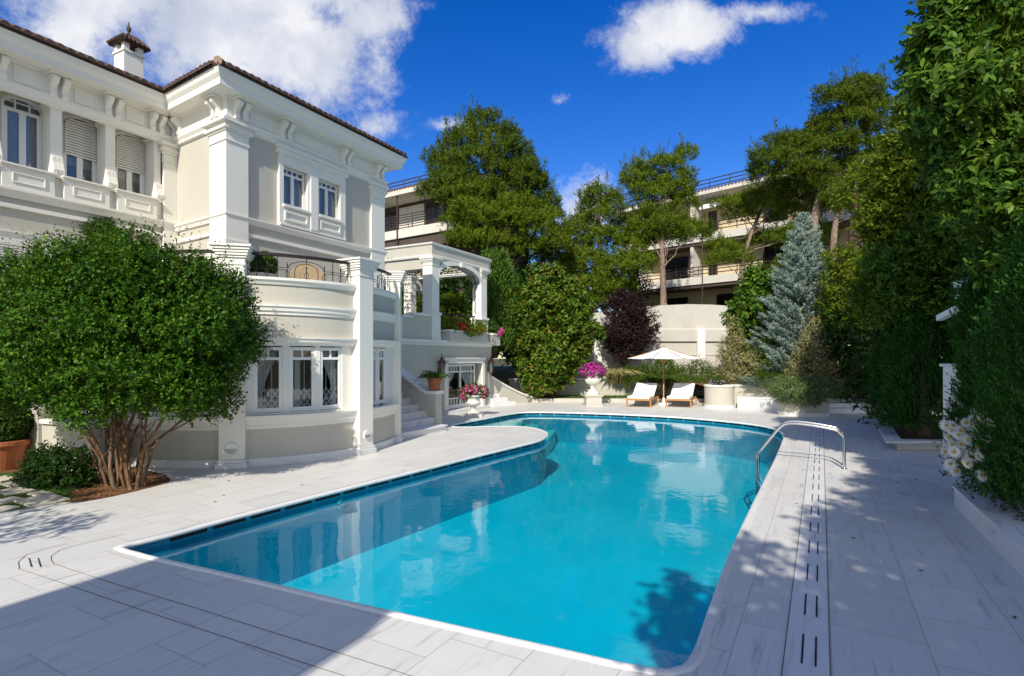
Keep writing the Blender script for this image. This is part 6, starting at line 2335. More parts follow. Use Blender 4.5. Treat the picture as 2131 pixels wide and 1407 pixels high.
for i in range(26):
    a = random.choice(stems)
    p = W(a[1][0] + random.uniform(-20, 20), a[1][1] - random.uniform(-30, 40), 8.45 + random.uniform(-.3, .3))
    q = p + Vector((random.uniform(-.6, .6), random.uniform(-.3, .3), random.uniform(.15, .6)))
    m.tube(limb_path(p, q, .05, .15, 5), [.010, .009, .008, .007, .006, .004], 5)
m.build('twig', M_BARK_R, bush)
# dry leaf litter in the soil bed
n = 900
q0 = [G(random.uniform(150, 350), random.uniform(1000, 1040)) for _ in range(n)]
P = np.array([(p.x, p.y, .012) for p in q0])
ok = inside(P[:, 0], P[:, 1], soil)
P = P[ok]
setp(Leaves().add(P, nrmz(rdir(len(P)) * np.array([1, 1, .25])), nrmz(rdir(len(P)) * .4 + np.array([0, 0, 1])), .05, .025).build('leaf_litter', foliage('dry_leaf', [(.12, .05, .02), (.25, .13, .05), (.34, .22, .09)], .1, .8)), 'dry brown leaves lying under the round bush', 'leaf litter', kind='stuff')
# dark low shrub left of the stems
lc_ = G(105, 1020)
leafy('low_shrub', 'dark low shrub beside the sandstone slabs, left of the bush stems', 'shrub', lc_, LB_([(110, 985, 50, 36, .3), (145, 975, 40, 36, .3), (100, 960, 30, 24, .3), (155, 1005, 34, 20, .2), (80, 1000, 30, 22, .4)], 8.3), 1700, F_DARK, .05, .03, 6, .12, trunk=False)

# ---- pines at the back
pine('tall_pine', 'tallest dense pine, pyramid shaped, above the pergola', W(1062, 700, 33), W(1000, 260, 33.5),
     LB_([(1000, 262, 34, 40), (965, 300, 42, 42), (1042, 296, 38, 42), (1000, 345, 78, 50, -.6), (925, 352, 36, 42), (1078, 345, 32, 46), (905, 398, 34, 32), (985, 404, 78, 46, -1.2), (1062, 404, 58, 46, .2), (1118, 398, 34, 40), (1030, 450, 70, 40, .2), (1118, 440, 40, 40), (1092, 372, 40, 40), (955, 375, 45, 36, -1)], 33, 1.0),
     8200, .32, F_PINE, k=8, slen=.30, L=.22, Wd=.042)
pine('dense_pine', 'bright green pine with rounded pads in front of the tallest pine', W(1085, 720, 30.5), W(1050, 440, 31),
     LB_([(985, 440, 52, 30), (945, 462, 28, 22), (1055, 462, 62, 40, -.5), (1118, 478, 50, 44), (965, 500, 42, 26), (1020, 502, 58, 32, -.8), (1095, 525, 70, 34), (1145, 500, 36, 42), (1000, 462, 40, 30, -1), (1075, 428, 40, 24)], 30.8, .9),
     5600, .26, F_PINE2, k=8, slen=.28, L=.20, Wd=.038)
pine('middle_pine', 'smaller pine with a flat tuft top, middle of the row', W(1240, 720, 33), W(1245, 400, 33),
     LB_([(1245, 408, 40, 24), (1232, 432, 36, 26), (1275, 430, 32, 26), (1250, 452, 40, 20), (1215, 478, 48, 28), (1190, 505, 50, 32), (1260, 500, 60, 34), (1310, 512, 46, 34), (1225, 545, 62, 38, -.8), (1290, 560, 60, 36, -.6), (1185, 555, 45, 36), (1240, 600, 55, 36, -1.2), (1290, 600, 42, 28), (1325, 548, 36, 34), (1222, 628, 40, 20, -1.3), (1300, 470, 26, 24, 1.5)], 33, .8),
     6400, .22, F_PINE2, k=8, slen=.28, L=.20, Wd=.04)
pine('leaning_top_pine', 'pine with bare lower trunk and leaning crown left of the cream block', G(1380, 640).xy.to_3d() * 0 + W(1381, 640, 32), W(1385, 330, 33),
     LB_([(1428, 325, 22, 22), (1390, 345, 36, 26), (1320, 365, 30, 34), (1352, 375, 40, 30), (1405, 380, 42, 30), (1375, 410, 56, 30), (1335, 402, 30, 24), (1425, 418, 24, 24), (1360, 450, 48, 30), (1400, 470, 52, 30), (1440, 490, 42, 30), (1335, 485, 28, 26), (1395, 500, 50, 24)], 32.6, .8),
     5000, .20, F_PINE2, mids=[W(1379, 560, 32), W(1378, 470, 32.4)], k=8, slen=.28, L=.20, Wd=.038)
pine('slanting_pine', 'open feathery pine on a slanting trunk in front of the cream block', W(1532, 640, 30), W(1600, 400, 31),
     LB_([(1600, 405, 50, 28), (1560, 420, 40, 24), (1640, 400, 36, 30), (1520, 430, 34, 18), (1590, 440, 48, 24), (1545, 455, 40, 18), (1510, 520, 36, 22), (1540, 540, 30, 24), (1640, 450, 40, 30), (1500, 545, 26, 16), (1640, 500, 46, 30), (1600, 500, 40, 26), (1660, 550, 44, 30), (1690, 430, 40, 30), (1700, 500, 40, 40), (1660, 400, 40, 26)], 30.5, .8),
     4600, .17, F_PINE2, mids=[W(1545, 560, 30), W(1562, 490, 30.4)], k=7, slen=.30, L=.22, Wd=.034, shell=.8)
pine('forked_pine', 'tall spreading pine with pale forked trunk, highest on the right', W(1690, 640, 28), W(1745, 220, 28.5),
     LB_([(1785, 190, 48, 34), (1745, 215, 50, 36), (1812, 225, 36, 34), (1770, 255, 58, 34, -.5), (1720, 265, 40, 32), (1830, 262, 28, 26), (1690, 300, 40, 28), (1640, 305, 36, 34), (1600, 335, 40, 30), (1655, 340, 46, 28), (1590, 365, 28, 24), (1730, 310, 48, 30, -.7), (1790, 310, 50, 32), (1690, 355, 48, 28), (1745, 355, 50, 28), (1810, 350, 46, 34), (1640, 370, 36, 20), (1700, 390, 30, 18)], 28.3, .8),
     7000, .26, F_PINE, mids=[W(1692, 480, 28), W(1712, 390, 28.2), W(1735, 300, 28.4)], k=8, slen=.28, L=.20, Wd=.037)
pine('back_pine', 'dark trunked pine behind the blue spruce, right of the forked one', W(1738, 620, 27), W(1800, 330, 27.5),
     LB_([(1800, 395, 46, 30), (1850, 380, 40, 40), (1770, 430, 36, 26), (1830, 440, 42, 36), (1735, 415, 26, 16)], 27.4, .6),
     2200, .20, F_PINE, mids=[W(1735, 500, 27), W(1752, 420, 27.2)], k=8, slen=.28, L=.20, Wd=.037)
# leaning dark trunk
dt = thing('dark_trunk_tree', 'thick dark leaning trunk with thin olive crown behind the spruce', 'tree', W(1800, 620, 22))
MB().tube(catmull3([W(1806, 640, 22), W(1795, 560, 22), W(1776, 510, 22), W(1783, 440, 22), W(1780, 380, 22.2)]), [.24] * 8 + [.2] * 7 + [.15] * 6, 10).build('trunk', bark('dark_bark', (.04, .025, .018), (.13, .08, .055)), dt, smooth=True)
P, O = crown_pts(LB_([(1790, 400, 50, 40), (1820, 360, 45, 40), (1850, 420, 45, 50)], 22), 1500, .7, .3)
sprig_leaves(Leaves(), P, O + rdir(len(P)) * .6, 6, .3, .7, .14, .05).build('crown', F_OLIVE, dt)

leafy('dark_screen_tree', 'dark evergreen filling the gap behind the smaller pine and the magnolia', 'tree', W(1220, 720, 36), LB_([(1150, 560, 60, 60), (1210, 590, 70, 70), (1280, 580, 60, 60), (1180, 640, 70, 50), (1260, 640, 70, 50), (1110, 620, 50, 70), (1060, 600, 50, 70), (1060, 680, 60, 60), (1120, 690, 60, 50), (1320, 620, 40, 40)], 36, .5), 3600, F_DARK, .2, .10, 7, .35)
# ---- dark evergreen screen filling behind pavilion and magnolia
leafy('evergreen_screen_tree', 'dark evergreen behind the pergola, left of the magnolia', 'tree', W(1010, 760, 29.5), LB_([(960, 610, 60, 60), (1010, 640, 60, 80), (930, 650, 40, 50), (1060, 640, 45, 80), (985, 700, 60, 50), (890, 620, 50, 50), (850, 640, 40, 40), (1080, 720, 40, 60)], 29.2, .5), 3600, F_DARK, .16, .09, 7, .3)
leafy('laurel_tree', 'bright laurel seen through the pavilion arch', 'tree', W(950, 700, 27), LB_([(945, 655, 34, 50), (925, 640, 22, 30), (975, 670, 22, 40), (860, 640, 30, 20)], 26.8, .3), 2200, F_OLIVE, .10, .06, 6, .2)
# feathery cypress right of the pavilion
def plume_tree(name, label, base, h, r, n, mat, cat='tree', lean=0.0, slen=.45, L=.11, Wd=.03, k=9, taper=0.85, top=0.12, squash=1.0, rnd=.35):
    t = thing(name, label, cat, base)
    trunk_mesh('trunk', base, base + Vector((0, 0, h * .8)), r * .10 + .03, .02, M_BARK, t)
    z = RNG.random(n) ** 0.85
    rad = r * (np.sin(np.clip((1 - z) * 1.9 + top, 0, np.pi / 2)) ** taper)
    a = RNG.random(n) * 6.283
    fr_ = 1 - .42 * RNG.random(n) ** 1.5
    lump = 1 + .13 * np.sin(a * 3 + z * 11) + .08 * np.sin(a * 7 - z * 23)
    x, y = np.cos(a) * rad * fr_ * lump, np.sin(a) * rad * fr_ * squash * lump
    P = np.stack([x, y, z * h * .97 + .03 * h], 1) + np.array(base)
    A = nrmz(np.stack([np.cos(a) * .55, np.sin(a) * .55, np.full(n, .95)], 1) + rdir(n) * rnd)
    sprig_leaves(Leaves(), P, A, k, slen, .55, L, Wd, up=.15, fold=.05).build('foliage', mat, t)
    return t
def conebase(px, py_base, d):
    q = W(px, 0, d)
    return Vector((q.x, q.y, CAMH - (py_base - HY) / FPX * d))
plume_tree('feathery_cypress', 'feathery bright green cypress right of the pavilion', conebase(1030, 745, 25.2), 4.4, 1.0, 2600, F_JUNIPER_Y, slen=.6, L=.14, Wd=.04)
# ---- magnolia in the planting bed
mg = W(1150, 800, 25.6); mg.z = .15
leafy('magnolia', 'glossy magnolia with rusty leaf undersides between pavilion and plum', 'tree', mg,
      LB_([(1145, 580, 35.28, 30.96), (1123.5, 610, 37.8, 34.4), (1175.1, 605, 35.28, 34.4), (1145, 640, 58.8, 38.7, -0.5), (1097.7, 655, 29.4, 30.1), (1196.6, 650, 33.6, 30.1), (1114.9, 700, 43.68, 34.4, -0.4), (1175.1, 695, 42, 34.4, -0.3), (1226.7, 690, 25.2, 22.36), (1136.4, 745, 52.08, 36.12, -0.6), (1188, 745, 28.56, 30.96), (1132.1, 785, 43.68, 29.24, -0.6), (1166.5, 775, 33.6, 25.8), (1093.4, 750, 21.84, 22.36), (1209.5, 720, 20.16, 20.64), (1110.6, 800, 25.2, 18.92, -0.7)], 25.3, .4),
      4300, F_MAG, .19, .085, 7, .2, .8, .25, r0=.16, shell=.5, lump=.42, fold=.18, bend=.15, lamina=True, nalign=False)
# ---- purple plum
pb = W(1300, 790, 27.6); pb.z = .9
leafy('purple_plum', 'dark purple leaved plum tree against the cream wall', 'tree', pb,
      LB_([(1305, 625, 42, 26), (1290, 650, 40, 32), (1330, 650, 36, 30), (1305, 685, 48, 34, -.3), (1285, 715, 32, 26), (1335, 705, 30, 26), (1310, 730, 34, 20), (1265, 690, 22, 24), (1350, 680, 20, 24), (1290, 748, 14, 12), (1300, 770, 9, 14)], 27.4, .3),
      3600, F_PURPLE, .085, .05, 7, .2, .75, .3, r0=.06, shell=.75, lump=.35)
# ---- bright ball behind the parasol, grasses and trailing hedge
plume_tree('bright_ball_shrub', 'bright yellow green clipped shrub behind the parasol pole', conebase(1382, 795, 27.2), 1.25, .50, 1300, F_JUNIPER_Y, 'shrub', slen=.14, L=.07, Wd=.03, k=6, taper=.6)
gt = thing('striped_grass', 'clump of arching yellow striped grass left of the trailing hedge', 'grass clump', conebase(1288, 800, 26.3))
n = 260
b0 = np.array(gt.location) + RNG.normal(size=(n, 3)) * np.array([.25, .12, .02])
dd = nrmz(rdir(n) * np.array([.7, .6, .2]) + np.array([0, 0, 1.0]))
lv = Leaves()
lv.add(b0, dd, rdir(n), .85, .05, 0, .08)
e = b0 + dd * .8
d2_ = nrmz(dd * np.array([1.4, 1.4, 0]) + np.array([0, 0, -.3]))
lv.add(e, d2_, rdir(n), .6, .045, 0, .12)
lv.build('blades', F_VARIEG, gt)
def trailing(name, label, px0, px1, d, ztop, zlow, n, mat, long_=.5, hgt=.5):
    x0, x1 = GX(px0, d), GX(px1, d)
    t = thing(name, label, 'trailing plant', ((x0 + x1) / 2, d, .95))
    xs = x0 + RNG.random(n) * (x1 - x0)
    hs = ztop + .18 * np.sin(xs * 2.3) + .1 * np.sin(xs * 5.1)
    z = .95 + RNG.random(n) * (hs - .95)
    y = d + .35 - RNG.random(n) * .8 * (1 - .5 * (z - .95) / np.maximum(.1, hs - .95))
    P = np.stack([xs, y, z], 1)
    A = nrmz(np.stack([RNG.normal(size=n) * .45 + .2, -.7 + RNG.normal(size=n) * .3, RNG.normal(size=n) * .5 + .15], 1))
    lv = Leaves()
    sprig_leaves(lv, P, A, 8, .32, .5, .10, .022)
    m_ = int(n * .55)
    xs = x0 + RNG.random(m_) * (x1 - x0)
    P = np.stack([xs, d - .35 - RNG.random(m_) * .2, .98 + RNG.random(m_) * .25], 1)
    lnn = .25 + .55 * RNG.random(m_) ** 1.5 * (.6 + .4 * np.sin(xs * 3.1))
    for j in range(7):
        tt = (j + .5) / 7
        Q = P + np.stack([.08 * np.sin(xs * 9) * tt, -.12 * np.sin(tt * 2.4) * np.ones(m_), -lnn * tt * tt * 1.25], 1)
        Dd = nrmz(rdir(m_) * .5 + np.array([.1, -.1, -.8]))
        lv.add(Q, Dd, rdir(m_), .12, .024)
    lv.build('foliage', mat, t)
trailing('trailing_rosemary', 'dark trailing rosemary spilling over the low wall, left of the parasol pole', 1295, 1395, 26.5, 1.45, .3, 900, F_ROSEM)
trailing('trailing_jasmine', 'long leaved green plant spilling over the low wall, right of the parasol', 1395, 1492, 26.5, 1.62, .3, 1000, F_GRASS)
# ---- shrubs of the round planters
def SH(px, py, d):
    q = W(px, py, d)
    return q
vb = conebase(1535, 805, 23.0)
leafy('variegated_shrub', 'tall cream variegated shrub growing beside the lilac flowers', 'shrub', vb, LB_([(1530, 745, 30, 38), (1545, 770, 36, 30), (1520, 780, 28, 24), (1530, 700, 14, 22), (1515, 725, 16, 20), (1522, 672, 7, 16)], 22.8, .2), 2300, F_VARIEG, .06, .035, 6, .16, trunk=False, lump=.35)
vb = conebase(1692, 805, 20.8)
leafy('variegated_shrub', 'cone shaped cream variegated shrub in front of the blue spruce', 'shrub', vb, LB_([(1692, 705, 18, 24), (1690, 735, 32, 28), (1685, 765, 38, 30), (1715, 765, 30, 32), (1665, 785, 24, 20), (1700, 790, 42, 22), (1695, 680, 9, 16)], 20.6, .2), 3300, F_VARIEG, .06, .035, 6, .16, trunk=False, lump=.3)
def spreading(name, label, px, py, d, rpx, h, n, mat, up=.5, ang=(0, 6.283), slen=.7):
    b = W(px, py, d)
    t = thing(name, label, 'shrub', b)
    r = rpx / FPX * d
    a = ang[0] + RNG.random(n) * (ang[1] - ang[0])
    el = RNG.random(n) * up + .05
    D = nrmz(np.stack([np.cos(a), np.sin(a) * .8, el], 1))
    lv = Leaves()
    start = RNG.random(n)[:, None] * .55
    P = np.array(b) + D * r * start
    ln = r * (.35 + .3 * RNG.random(n))
    for j in range(12):
        tt = (j + .5) / 12
        Q = P + D * (ln * tt)[:, None] + np.array([0, 0, 1]) * (np.sin(tt * 2.2) * .06 * r)
        side = nrmz(np.cross(D, np.array([0, 0, 1.0])))
        for s in (-1, 1):
            lv.add(Q, nrmz(D * .8 + side * s * .6 + rdir(n) * .25), nrmz(rdir(n) * .5 + np.array([0, 0, 1])), .13 * slen * (1.2 - tt * .6), .022 * slen * 1.6)
    lv.build('foliage', mat, t)
spreading('spreading_juniper', 'bright green feathery juniper fanning up left of the variegated cone', 1618, 810, 21.6, 62, .8, 330, F_JUNIPER_Y, .95)
spreading('blue_juniper', 'low blue green juniper above the marble bench', 1578, 806, 21.9, 48, .4, 330, F_SPRUCE, .45)
# creeping juniper spilling over the round planter
cj_ = thing('creeping_juniper', 'pale green creeping juniper cascading over the round planter', 'shrub', (c2.x, c2.y, .95))
P, O = crown_pts([(c2.x - .15, c2.y - .25, .95, 1.05, .95, .26), (c2.x - .75, c2.y - .3, .78, .42, .6, .28), (c2.x - .2, c2.y - .85, .72, .5, .3, .26), (c2.x + .75, c2.y - .1, .98, .45, .5, .22)], 3300, .6, .35, .4)
sprig_leaves(Leaves(), P, nrmz(O + rdir(len(P)) * .6 + np.array([0, -.2, -.1])), 7, .18, .6, .06, .022).build('foliage', F_JUNIPER, cj_)
lf = thing('lilac_flowers', 'pale lilac flowers in the round planter nearest the loungers', 'flowers', (c1.x, c1.y, .86))
q = W(1494, 796, 22.6)
P, O = crown_pts([(q.x, q.y, q.z - .08, .34, .3, .24)], 700, .6, .2, 0)
sprig_leaves(Leaves(), P, O + rdir(len(P)) * .5, 4, .08, .7, .05, .03).build('leaves', F_BOX, lf)
flowers(Leaves(), [(q.x, q.y, q.z - .06, .36, .32, .24)], 130, .05, 5, .3).build('blossoms', F_LILAC, lf)
# orange flowering shrub and fig between the spruce and the wall
leafy('orange_lantana', 'small shrub with yellow and orange leaves under the fig', 'shrub', conebase(1590, 800, 24), LB_([(1585, 735, 28, 26), (1575, 765, 26, 26), (1600, 775, 26, 24)], 23.6, .2), 1100, F_MAG, .08, .05, 6, .18, trunk=False)
leafy('fig_tree', 'broad leaved fig left of the blue spruce', 'tree', conebase(1580, 790, 25.5), LB_([(1580, 610, 34, 32), (1560, 640, 40, 34), (1600, 640, 36, 34), (1560, 680, 40, 34), (1600, 690, 40, 40), (1585, 575, 26, 26), (1545, 660, 24, 30), (1590, 730, 36, 30), (1560, 715, 26, 24)], 25.2, .3), 2000, F_BIG, .20, .14, 6, .3, .8, .2, shell=.6)
# ---- blue spruce (weeping blue cedar like)
def spruce(name, label, base, h, rmax, mat, nl=38):
    t = thing(name, label, 'tree', base)
    trunk_mesh('trunk', base, base + Vector((0, 0, h * .97)), .14, .015, M_BARK, t, wob=.01)
    lv = Leaves()
    br = MB()
    b0 = np.array(base)
    for i in range(nl):
        f = i / (nl - 1)
        z = h * (.03 + .93 * f)
        rr = rmax * (1 - f) ** .86 * (.80 + .34 * random.random()) + .10
        nb = int(11 - 5 * f)
        for j in range(nb):
            a = 6.283 * (j + random.random() * .7) / nb + i * 1.1
            r_ = rr * random.uniform(.72, 1.12)
            D = np.array([math.cos(a), math.sin(a), 0])
            ns = max(4, int(r_ / .065))
            tt = (np.arange(ns) + .5) / ns
            tip = .22 + .25 * random.random()
            path = b0 + np.array([0, 0, z]) + D * (r_ * tt)[:, None] + np.array([0, 0, 1.0]) * ((-.10 * tt + tip * tt ** 2.2) * r_)[:, None]
            dirs = np.gradient(path, axis=0)
            dirs = nrmz(dirs)
            rep = 9
            P = np.repeat(path, rep, 0) + RNG.normal(size=(ns * rep, 3)) * .02
            Dd = np.repeat(dirs, rep, 0)
            side = nrmz(np.cross(Dd, np.array([0, 0, 1.0])))
            sg = RNG.choice([-1, 1], size=len(P))[:, None]
            wdt = np.repeat(np.sin(np.clip(tt * 2.6 + .3, 0, 2.6)), rep)[:, None]
            A = nrmz(Dd * .75 + side * sg * (.85 * wdt) + rdir(len(P)) * .3 + np.array([0, 0, .22]))
            keep = np.repeat(tt, rep) > .18
            sprig_leaves(lv, P[keep], A[keep], 4, .16, .5, .085, .028, up=.1, fold=0)
    lv.build('foliage', mat, t)
    return t
spb = conebase(1672, 790, 22.8)
spruce('blue_spruce', 'silvery blue spruce standing before the cream block', spb, W(0, 436, 22.8).z - spb.z, 2.35, F_SPRUCE)
# ---- green shrubs right of the spruce, dark hedge mass
leafy('yellowing_shrub', 'light green shrub with yellowing leaves right of the blue spruce', 'shrub', conebase(1775, 800, 20.5), LB_([(1755, 600, 36, 50), (1790, 620, 40, 45), (1745, 650, 34, 45), (1770, 570, 34, 36), (1800, 560, 36, 40), (1745, 540, 24, 30), (1790, 680, 36, 40)], 20.6, .4), 2300, F_OLIVE, .11, .06, 6, .22)
leafy('dark_hedge', 'very dark hedge closing the view behind the marble steps', 'hedge', conebase(1800, 830, 20.6), LB_([(1760, 770, 46, 60), (1810, 780, 50, 60), (1850, 770, 50, 70), (1790, 710, 60, 60), (1850, 700, 60, 60), (1745, 700, 30, 60), (1900, 740, 60, 80), (1960, 720, 60, 90)], 20.6, .3), 4300, F_DARK, .12, .07, 7, .25, trunk=False)
leafy('boundary_hedge', 'dark boundary hedge behind the tall cypresses at the right', 'hedge', Vector((11.5, 8.0, 0)), [(10.6 + .12 * i, 1.5 + 1.9 * i, 1.5 + .3 * (i % 2), 1.2, 1.3, 1.7) for i in range(9)] + [(11.4 + .12 * i, 2.4 + 1.9 * i, 3.2 + .3 * (i % 3), 1.2, 1.3, 1.3) for i in range(9)], 4200, F_DARK, .15, .08, 7, .28, trunk=False)
# ---- tall trees along the right side
leafy('olive_green_tree', 'tall olive green tree left of the large leaved one', 'tree', W(1900, 900, 13.5).xy.to_3d(), LB_([(1905, 240, 30, 46), (1890, 300, 45, 50), (1865, 380, 50, 60), (1920, 360, 60, 60), (1850, 460, 60, 60), (1910, 470, 70, 70), (1860, 550, 65, 60), (1950, 560, 60, 60), (1840, 620, 50, 50), (1925, 420, 60, 60)], 13.2, .5),
      5600, F_OLIVE, .13, .042, 8, .26, .65, .35, r0=.14, shell=.6, lump=.3, lamina=True)
leafy('shady_laurel', 'dark laurel in full shade in front of the olive green tree', 'tree', W(2060, 900, 13.8).xy.to_3d(), LB_([(1985, 430, 70, 60), (1955, 500, 80, 66), (2030, 500, 70, 70), (1935, 575, 76, 50), (2000, 590, 70, 56), (1880, 615, 50, 36), (2010, 380, 60, 60), (2045, 660, 36, 70, -1.2), (1870, 570, 50, 50), (2050, 430, 60, 60), (2040, 590, 40, 60, -1.2), (1850, 640, 40, 40, 3.5), (1975, 650, 34, 40, -.4)], 12.6, .4),
      5200, F_BIG, .12, .038, 8, .24, .65, .3, r0=.12, shell=.6, lump=.3, lamina=True)
leafy('large_leaved_tree', 'big glossy broad leaved tree filling the top right corner', 'tree', W(2200, 1000, 7.6).xy.to_3d(), LB_([(2060, 40, 100, 80), (1980, 100, 70, 60), (1935, 140, 38, 34), (2110, 130, 110, 90), (2010, 180, 80, 60), (2090, 250, 100, 90), (1990, 240, 60, 60), (2040, 320, 80, 70), (2130, 360, 90, 90), (2200, 100, 120, 160), (2220, 300, 120, 160), (2080, -60, 110, 80), (2000, 20, 50, 50), (2180, 480, 90, 120), (2060, 400, 60, 60), (2150, -150, 150, 120)], 7.2, .35),
      7600, F_BIG, .122, .045, 9, .26, .7, .3, r0=.12, shell=.7, lump=.3, fold=.18, bend=.22, lamina=True, bk=M_DKBARK)
# ---- cone cypresses
plume_tree('cone_cypress', 'broader dark cone cypress nearest the marble kerb corner', conebase(1925, 908, 12.6), 3.1, .80, 7600, F_CYPRESS, slen=.16, L=.06, Wd=.022, k=8, taper=.8, top=.06, rnd=.30)
plume_tree('cone_cypress', 'slimmer dark cone cypress behind, left of the broader one', conebase(1872, 888, 14.0), 2.75, .62, 5200, F_CYPRESS, slen=.16, L=.06, Wd=.022, k=8, taper=.8, top=.06, rnd=.30)
plume_tree('tall_cypress', 'tall dark cypress cut by the right picture edge above the daisies', conebase(2112, 990, 8.0), 4.2, .66, 9000, F_CYPRESS, slen=.18, L=.06, Wd=.02, k=9, taper=.8, top=.1, rnd=.45)
plume_tree('tall_cypress', 'dark cypress at the right edge, close to the viewer', conebase(2180, 1080, 6.0), 3.2, .62, 4200, F_CYPRESS, slen=.16, L=.05, Wd=.018, k=9, taper=.8, top=.1, rnd=.45)
# ---- daisies
dz = Vector((6.35, 7.35, .22))
dy = thing('daisy_bush', 'bush of white marguerite daisies over the marble kerb at the right', 'flowers', dz)
dl = [(6.55, 7.35, .62, .55, .55, .48), (6.05, 7.1, .9, .32, .35, .36), (6.15, 6.75, .55, .34, .4, .36), (6.55, 6.4, .62, .45, .5, .45), (6.9, 6.9, .7, .5, .6, .5), (5.75, 6.0, .5, .32, .5, .34)]
P, O = crown_pts(dl, 3600, .55, .25, .6)
sprig_leaves(Leaves(), P, O + rdir(len(P)) * .6 + np.array([0, 0, .3]), 6, .12, .7, .055, .016).build('foliage', F_DARK, dy)
random.seed(5)
px_list = [(1985, 885), (1995, 905), (2000, 925), (1975, 910), (2010, 880), (2020, 900), (2028, 872), (2035, 890), (2015, 915), (2030, 930), (2005, 945), (1985, 940), (1992, 960), (2010, 965), (2020, 950), (2033, 948), (2055, 865), (2060, 880), (2045, 870), (2025, 860), (1970, 885), (1968, 940), (1978, 965), (1990, 980), (2000, 895), (1983, 925), (2035, 950), (2045, 990), (2050, 912), (2012, 932), (1980, 895), (2040, 908)]
mk_fl = None
for i, (px, py) in enumerate(px_list):
    d = 6.55 + random.uniform(-.25, .2)
    if (px, py) in ((2035, 950), (2045, 990)):
        d = 6.2
    c = W(px, py, d)
    nrm_ = np.array([random.uniform(-.5, .3), -1.0, random.uniform(0, .7)])
    nrm_ /= np.linalg.norm(nrm_)
    X = np.cross(nrm_, [0, 0, 1.0]); X /= np.linalg.norm(X)
    Y = np.cross(nrm_, X)
    lv = Leaves()
    npet = 15
    th = np.arange(npet) * 2 * math.pi / npet + random.random()
    Dp = X[None] * np.cos(th)[:, None] + Y[None] * np.sin(th)[:, None] - nrm_[None] * random.uniform(-.35, .5)
    rad = random.uniform(.055, .075)
    lv.add(np.array(c)[None] + Dp * .012, Dp, np.tile(nrm_, (npet, 1)), rad, .024)
    fl_ = lv.build('daisy_flower', F_PETAL, dy)
    m = MB()
    cc_ = np.array(c) + nrm_ * .006
    m.add([tuple(cc_ + nrm_ * .010)] + [tuple(cc_ + (X * math.cos(a) + Y * math.sin(a)) * .02) for a in [R(40 * j) for j in range(9)]], [(0, 1 + j, 1 + (j + 1) % 9) for j in range(9)])
    m.build('flower_centre', M_YOLK, fl_)
st_ = MB()
for (px, py) in px_list[:20]:
    c = W(px, py, 7.0)
    st_.tube([c, c + Vector((.15, .1, -.25))], .004, 4)
st_.build('flower_stem', M_BARK, dy)
# a few dry leaves on the paving
q_ = np.array([[random.uniform(5.2, 8.2), random.uniform(8.0, 12.5), .006] for _ in range(14)] + [[random.uniform(-6, -1), random.uniform(7.5, 11), .006] for _ in range(9)] + [[random.uniform(2.0, 5.0), random.uniform(3.6, 8), .006] for _ in range(7)])
q_ = q_[[not inside(q_[i:i + 1, 0], q_[i:i + 1, 1], POOL)[0] for i in range(len(q_))]]
setp(Leaves().blade(q_, nrmz(rdir(len(q_)) * np.array([1, 1, .05])), np.tile([0, 0, 1.0], (len(q_), 1)) + rdir(len(q_)) * .2, .06, .03).build('fallen_leaves', MATS['dry_leaf']), 'few dry brown leaves scattered on the marble paving', 'leaf litter', kind='stuff')
# small plant at the kerb corner
leafy('kerb_plant', 'tiny low plant at the near corner of the cypress kerb', 'plant', G(1826, 872), LB_([(1826, 866, 12, 8)], G(1826, 872).y), 160, F_DARK, .05, .03, 5, .08, trunk=False)
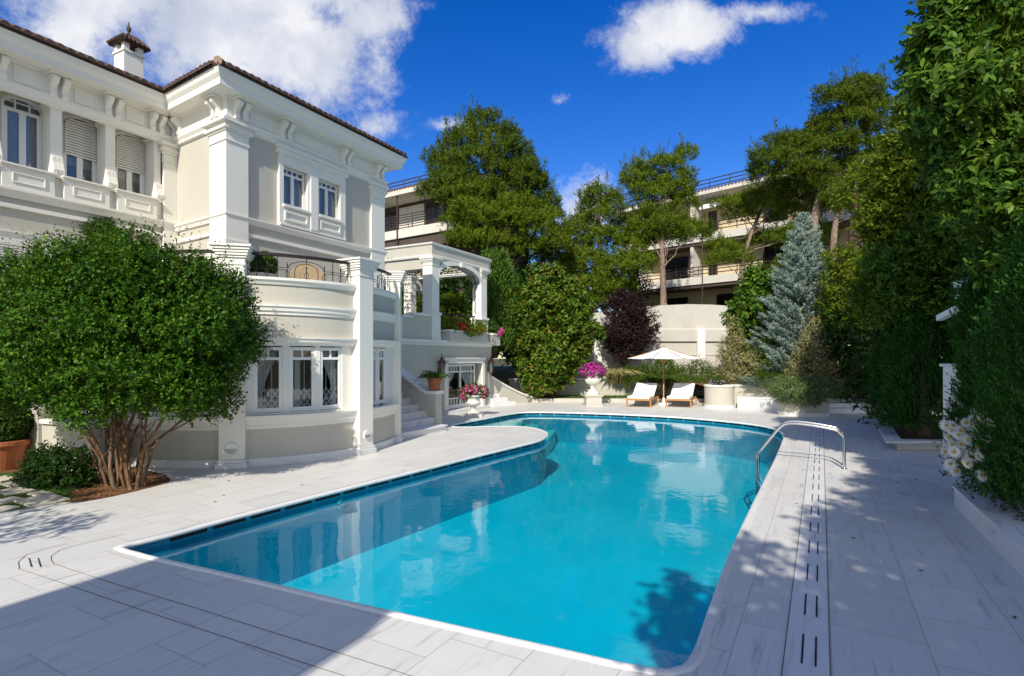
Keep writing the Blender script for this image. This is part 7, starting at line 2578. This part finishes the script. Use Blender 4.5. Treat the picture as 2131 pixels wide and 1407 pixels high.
# ---- tall trees behind the viewpoint whose shade falls on the paving (outside the frame)
def cast(tx, ty, tz, z, r, rz=None):
    """crown lobe at height z whose shade falls on (tx, ty, tz)"""
    k = (z - tz) / -sun_dir.z
    return (tx - sun_dir.x * k, ty - sun_dir.y * k, z, r, r, rz or r * .8)
leafy('shade_tree', 'tall evergreen behind the viewpoint on the right', 'tree', Vector((3.2, -7.0, 0)),
      [cast(8.2, 8.0, 1.8, 9.6, 1.4), cast(9.6, 9.8, 2.2, 11.0, 1.5), cast(7.9, 6.2, 1.2, 8.6, 1.2), cast(10.5, 12, 2.2, 12.2, 1.6), cast(12.0, 14.5, 2.0, 12.6, 1.6), cast(9.0, 7.0, 1.6, 8.8, 1.3),
       cast(6.4, 8.2, 0, 8.6, .9), cast(7.6, 10.2, 0, 9.2, .9), cast(8.9, 12.6, 0, 9.8, .9), cast(6.5, 5.6, 0, 8.0, .9), cast(10.4, 15.4, 0, 10.6, 1.0), cast(7.9, 7.4, 0.4, 8.8, 1.1), cast(11.4, 10.6, 2.6, 12.0, 1.5), cast(9.4, 11.4, 4.6, 13.4, 1.4), cast(10.6, 13.2, 4.8, 14.0, 1.5), cast(8.6, 9.4, 4.4, 12.2, 1.3), cast(7.3, 7.2, 3.7, 10.6, 1.1)], 6200, F_BIG, .20, .11, 7, .32, r0=.3, bk=M_BARK)
leafy('shade_tree', 'lower evergreen behind the viewpoint near the pool end', 'tree', Vector((1.5, -6.0, 0)),
      [cast(4.6, 6.2, 0, 7.0, 1.0, .6), cast(5.6, 5.4, 0, 7.0, 1.2), cast(3.6, 4.9, 0, 6.2, .9, .6), cast(5.0, 4.0, 0, 6.2, 1.2), cast(3.6, 3.6, 0, 5.6, 1.0), cast(2.4, 4.0, 0, 5.2, .7, .5), cast(2.6, 2.6, 0, 5.0, .8), cast(4.4, 2.6, 0, 5.6, 1.1), cast(2.4, 6.9, -1.1, 6.4, .5, .4), cast(2.0, 5.9, -1.1, 6.0, .45, .35), cast(1.9, 5.0, -1.1, 5.4, .4, .3), cast(1.4, 3.1, 0, 4.6, .5, .35), cast(5.4, 7.4, 0, 7.6, .6, .4)], 3000, F_BIG, .18, .10, 7, .28, r0=.16)
leafy('side_tree', 'slender tree left of the viewpoint beside the villa', 'tree', Vector((-9.2, 2.6, 0)), [(-8.6, 2.9, 2.6, .9, .6, .35), (-7.6, 2.4, 2.3, .6, .5, .25), (-9.4, 3.4, 3.3, 1.0, .7, .4), (-7.9, 3.3, 3.1, .9, .4, .25), (-6.9, 2.6, 2.9, .8, .35, .2)], 900, F_BUSH, .09, .05, 6, .25, r0=.08)
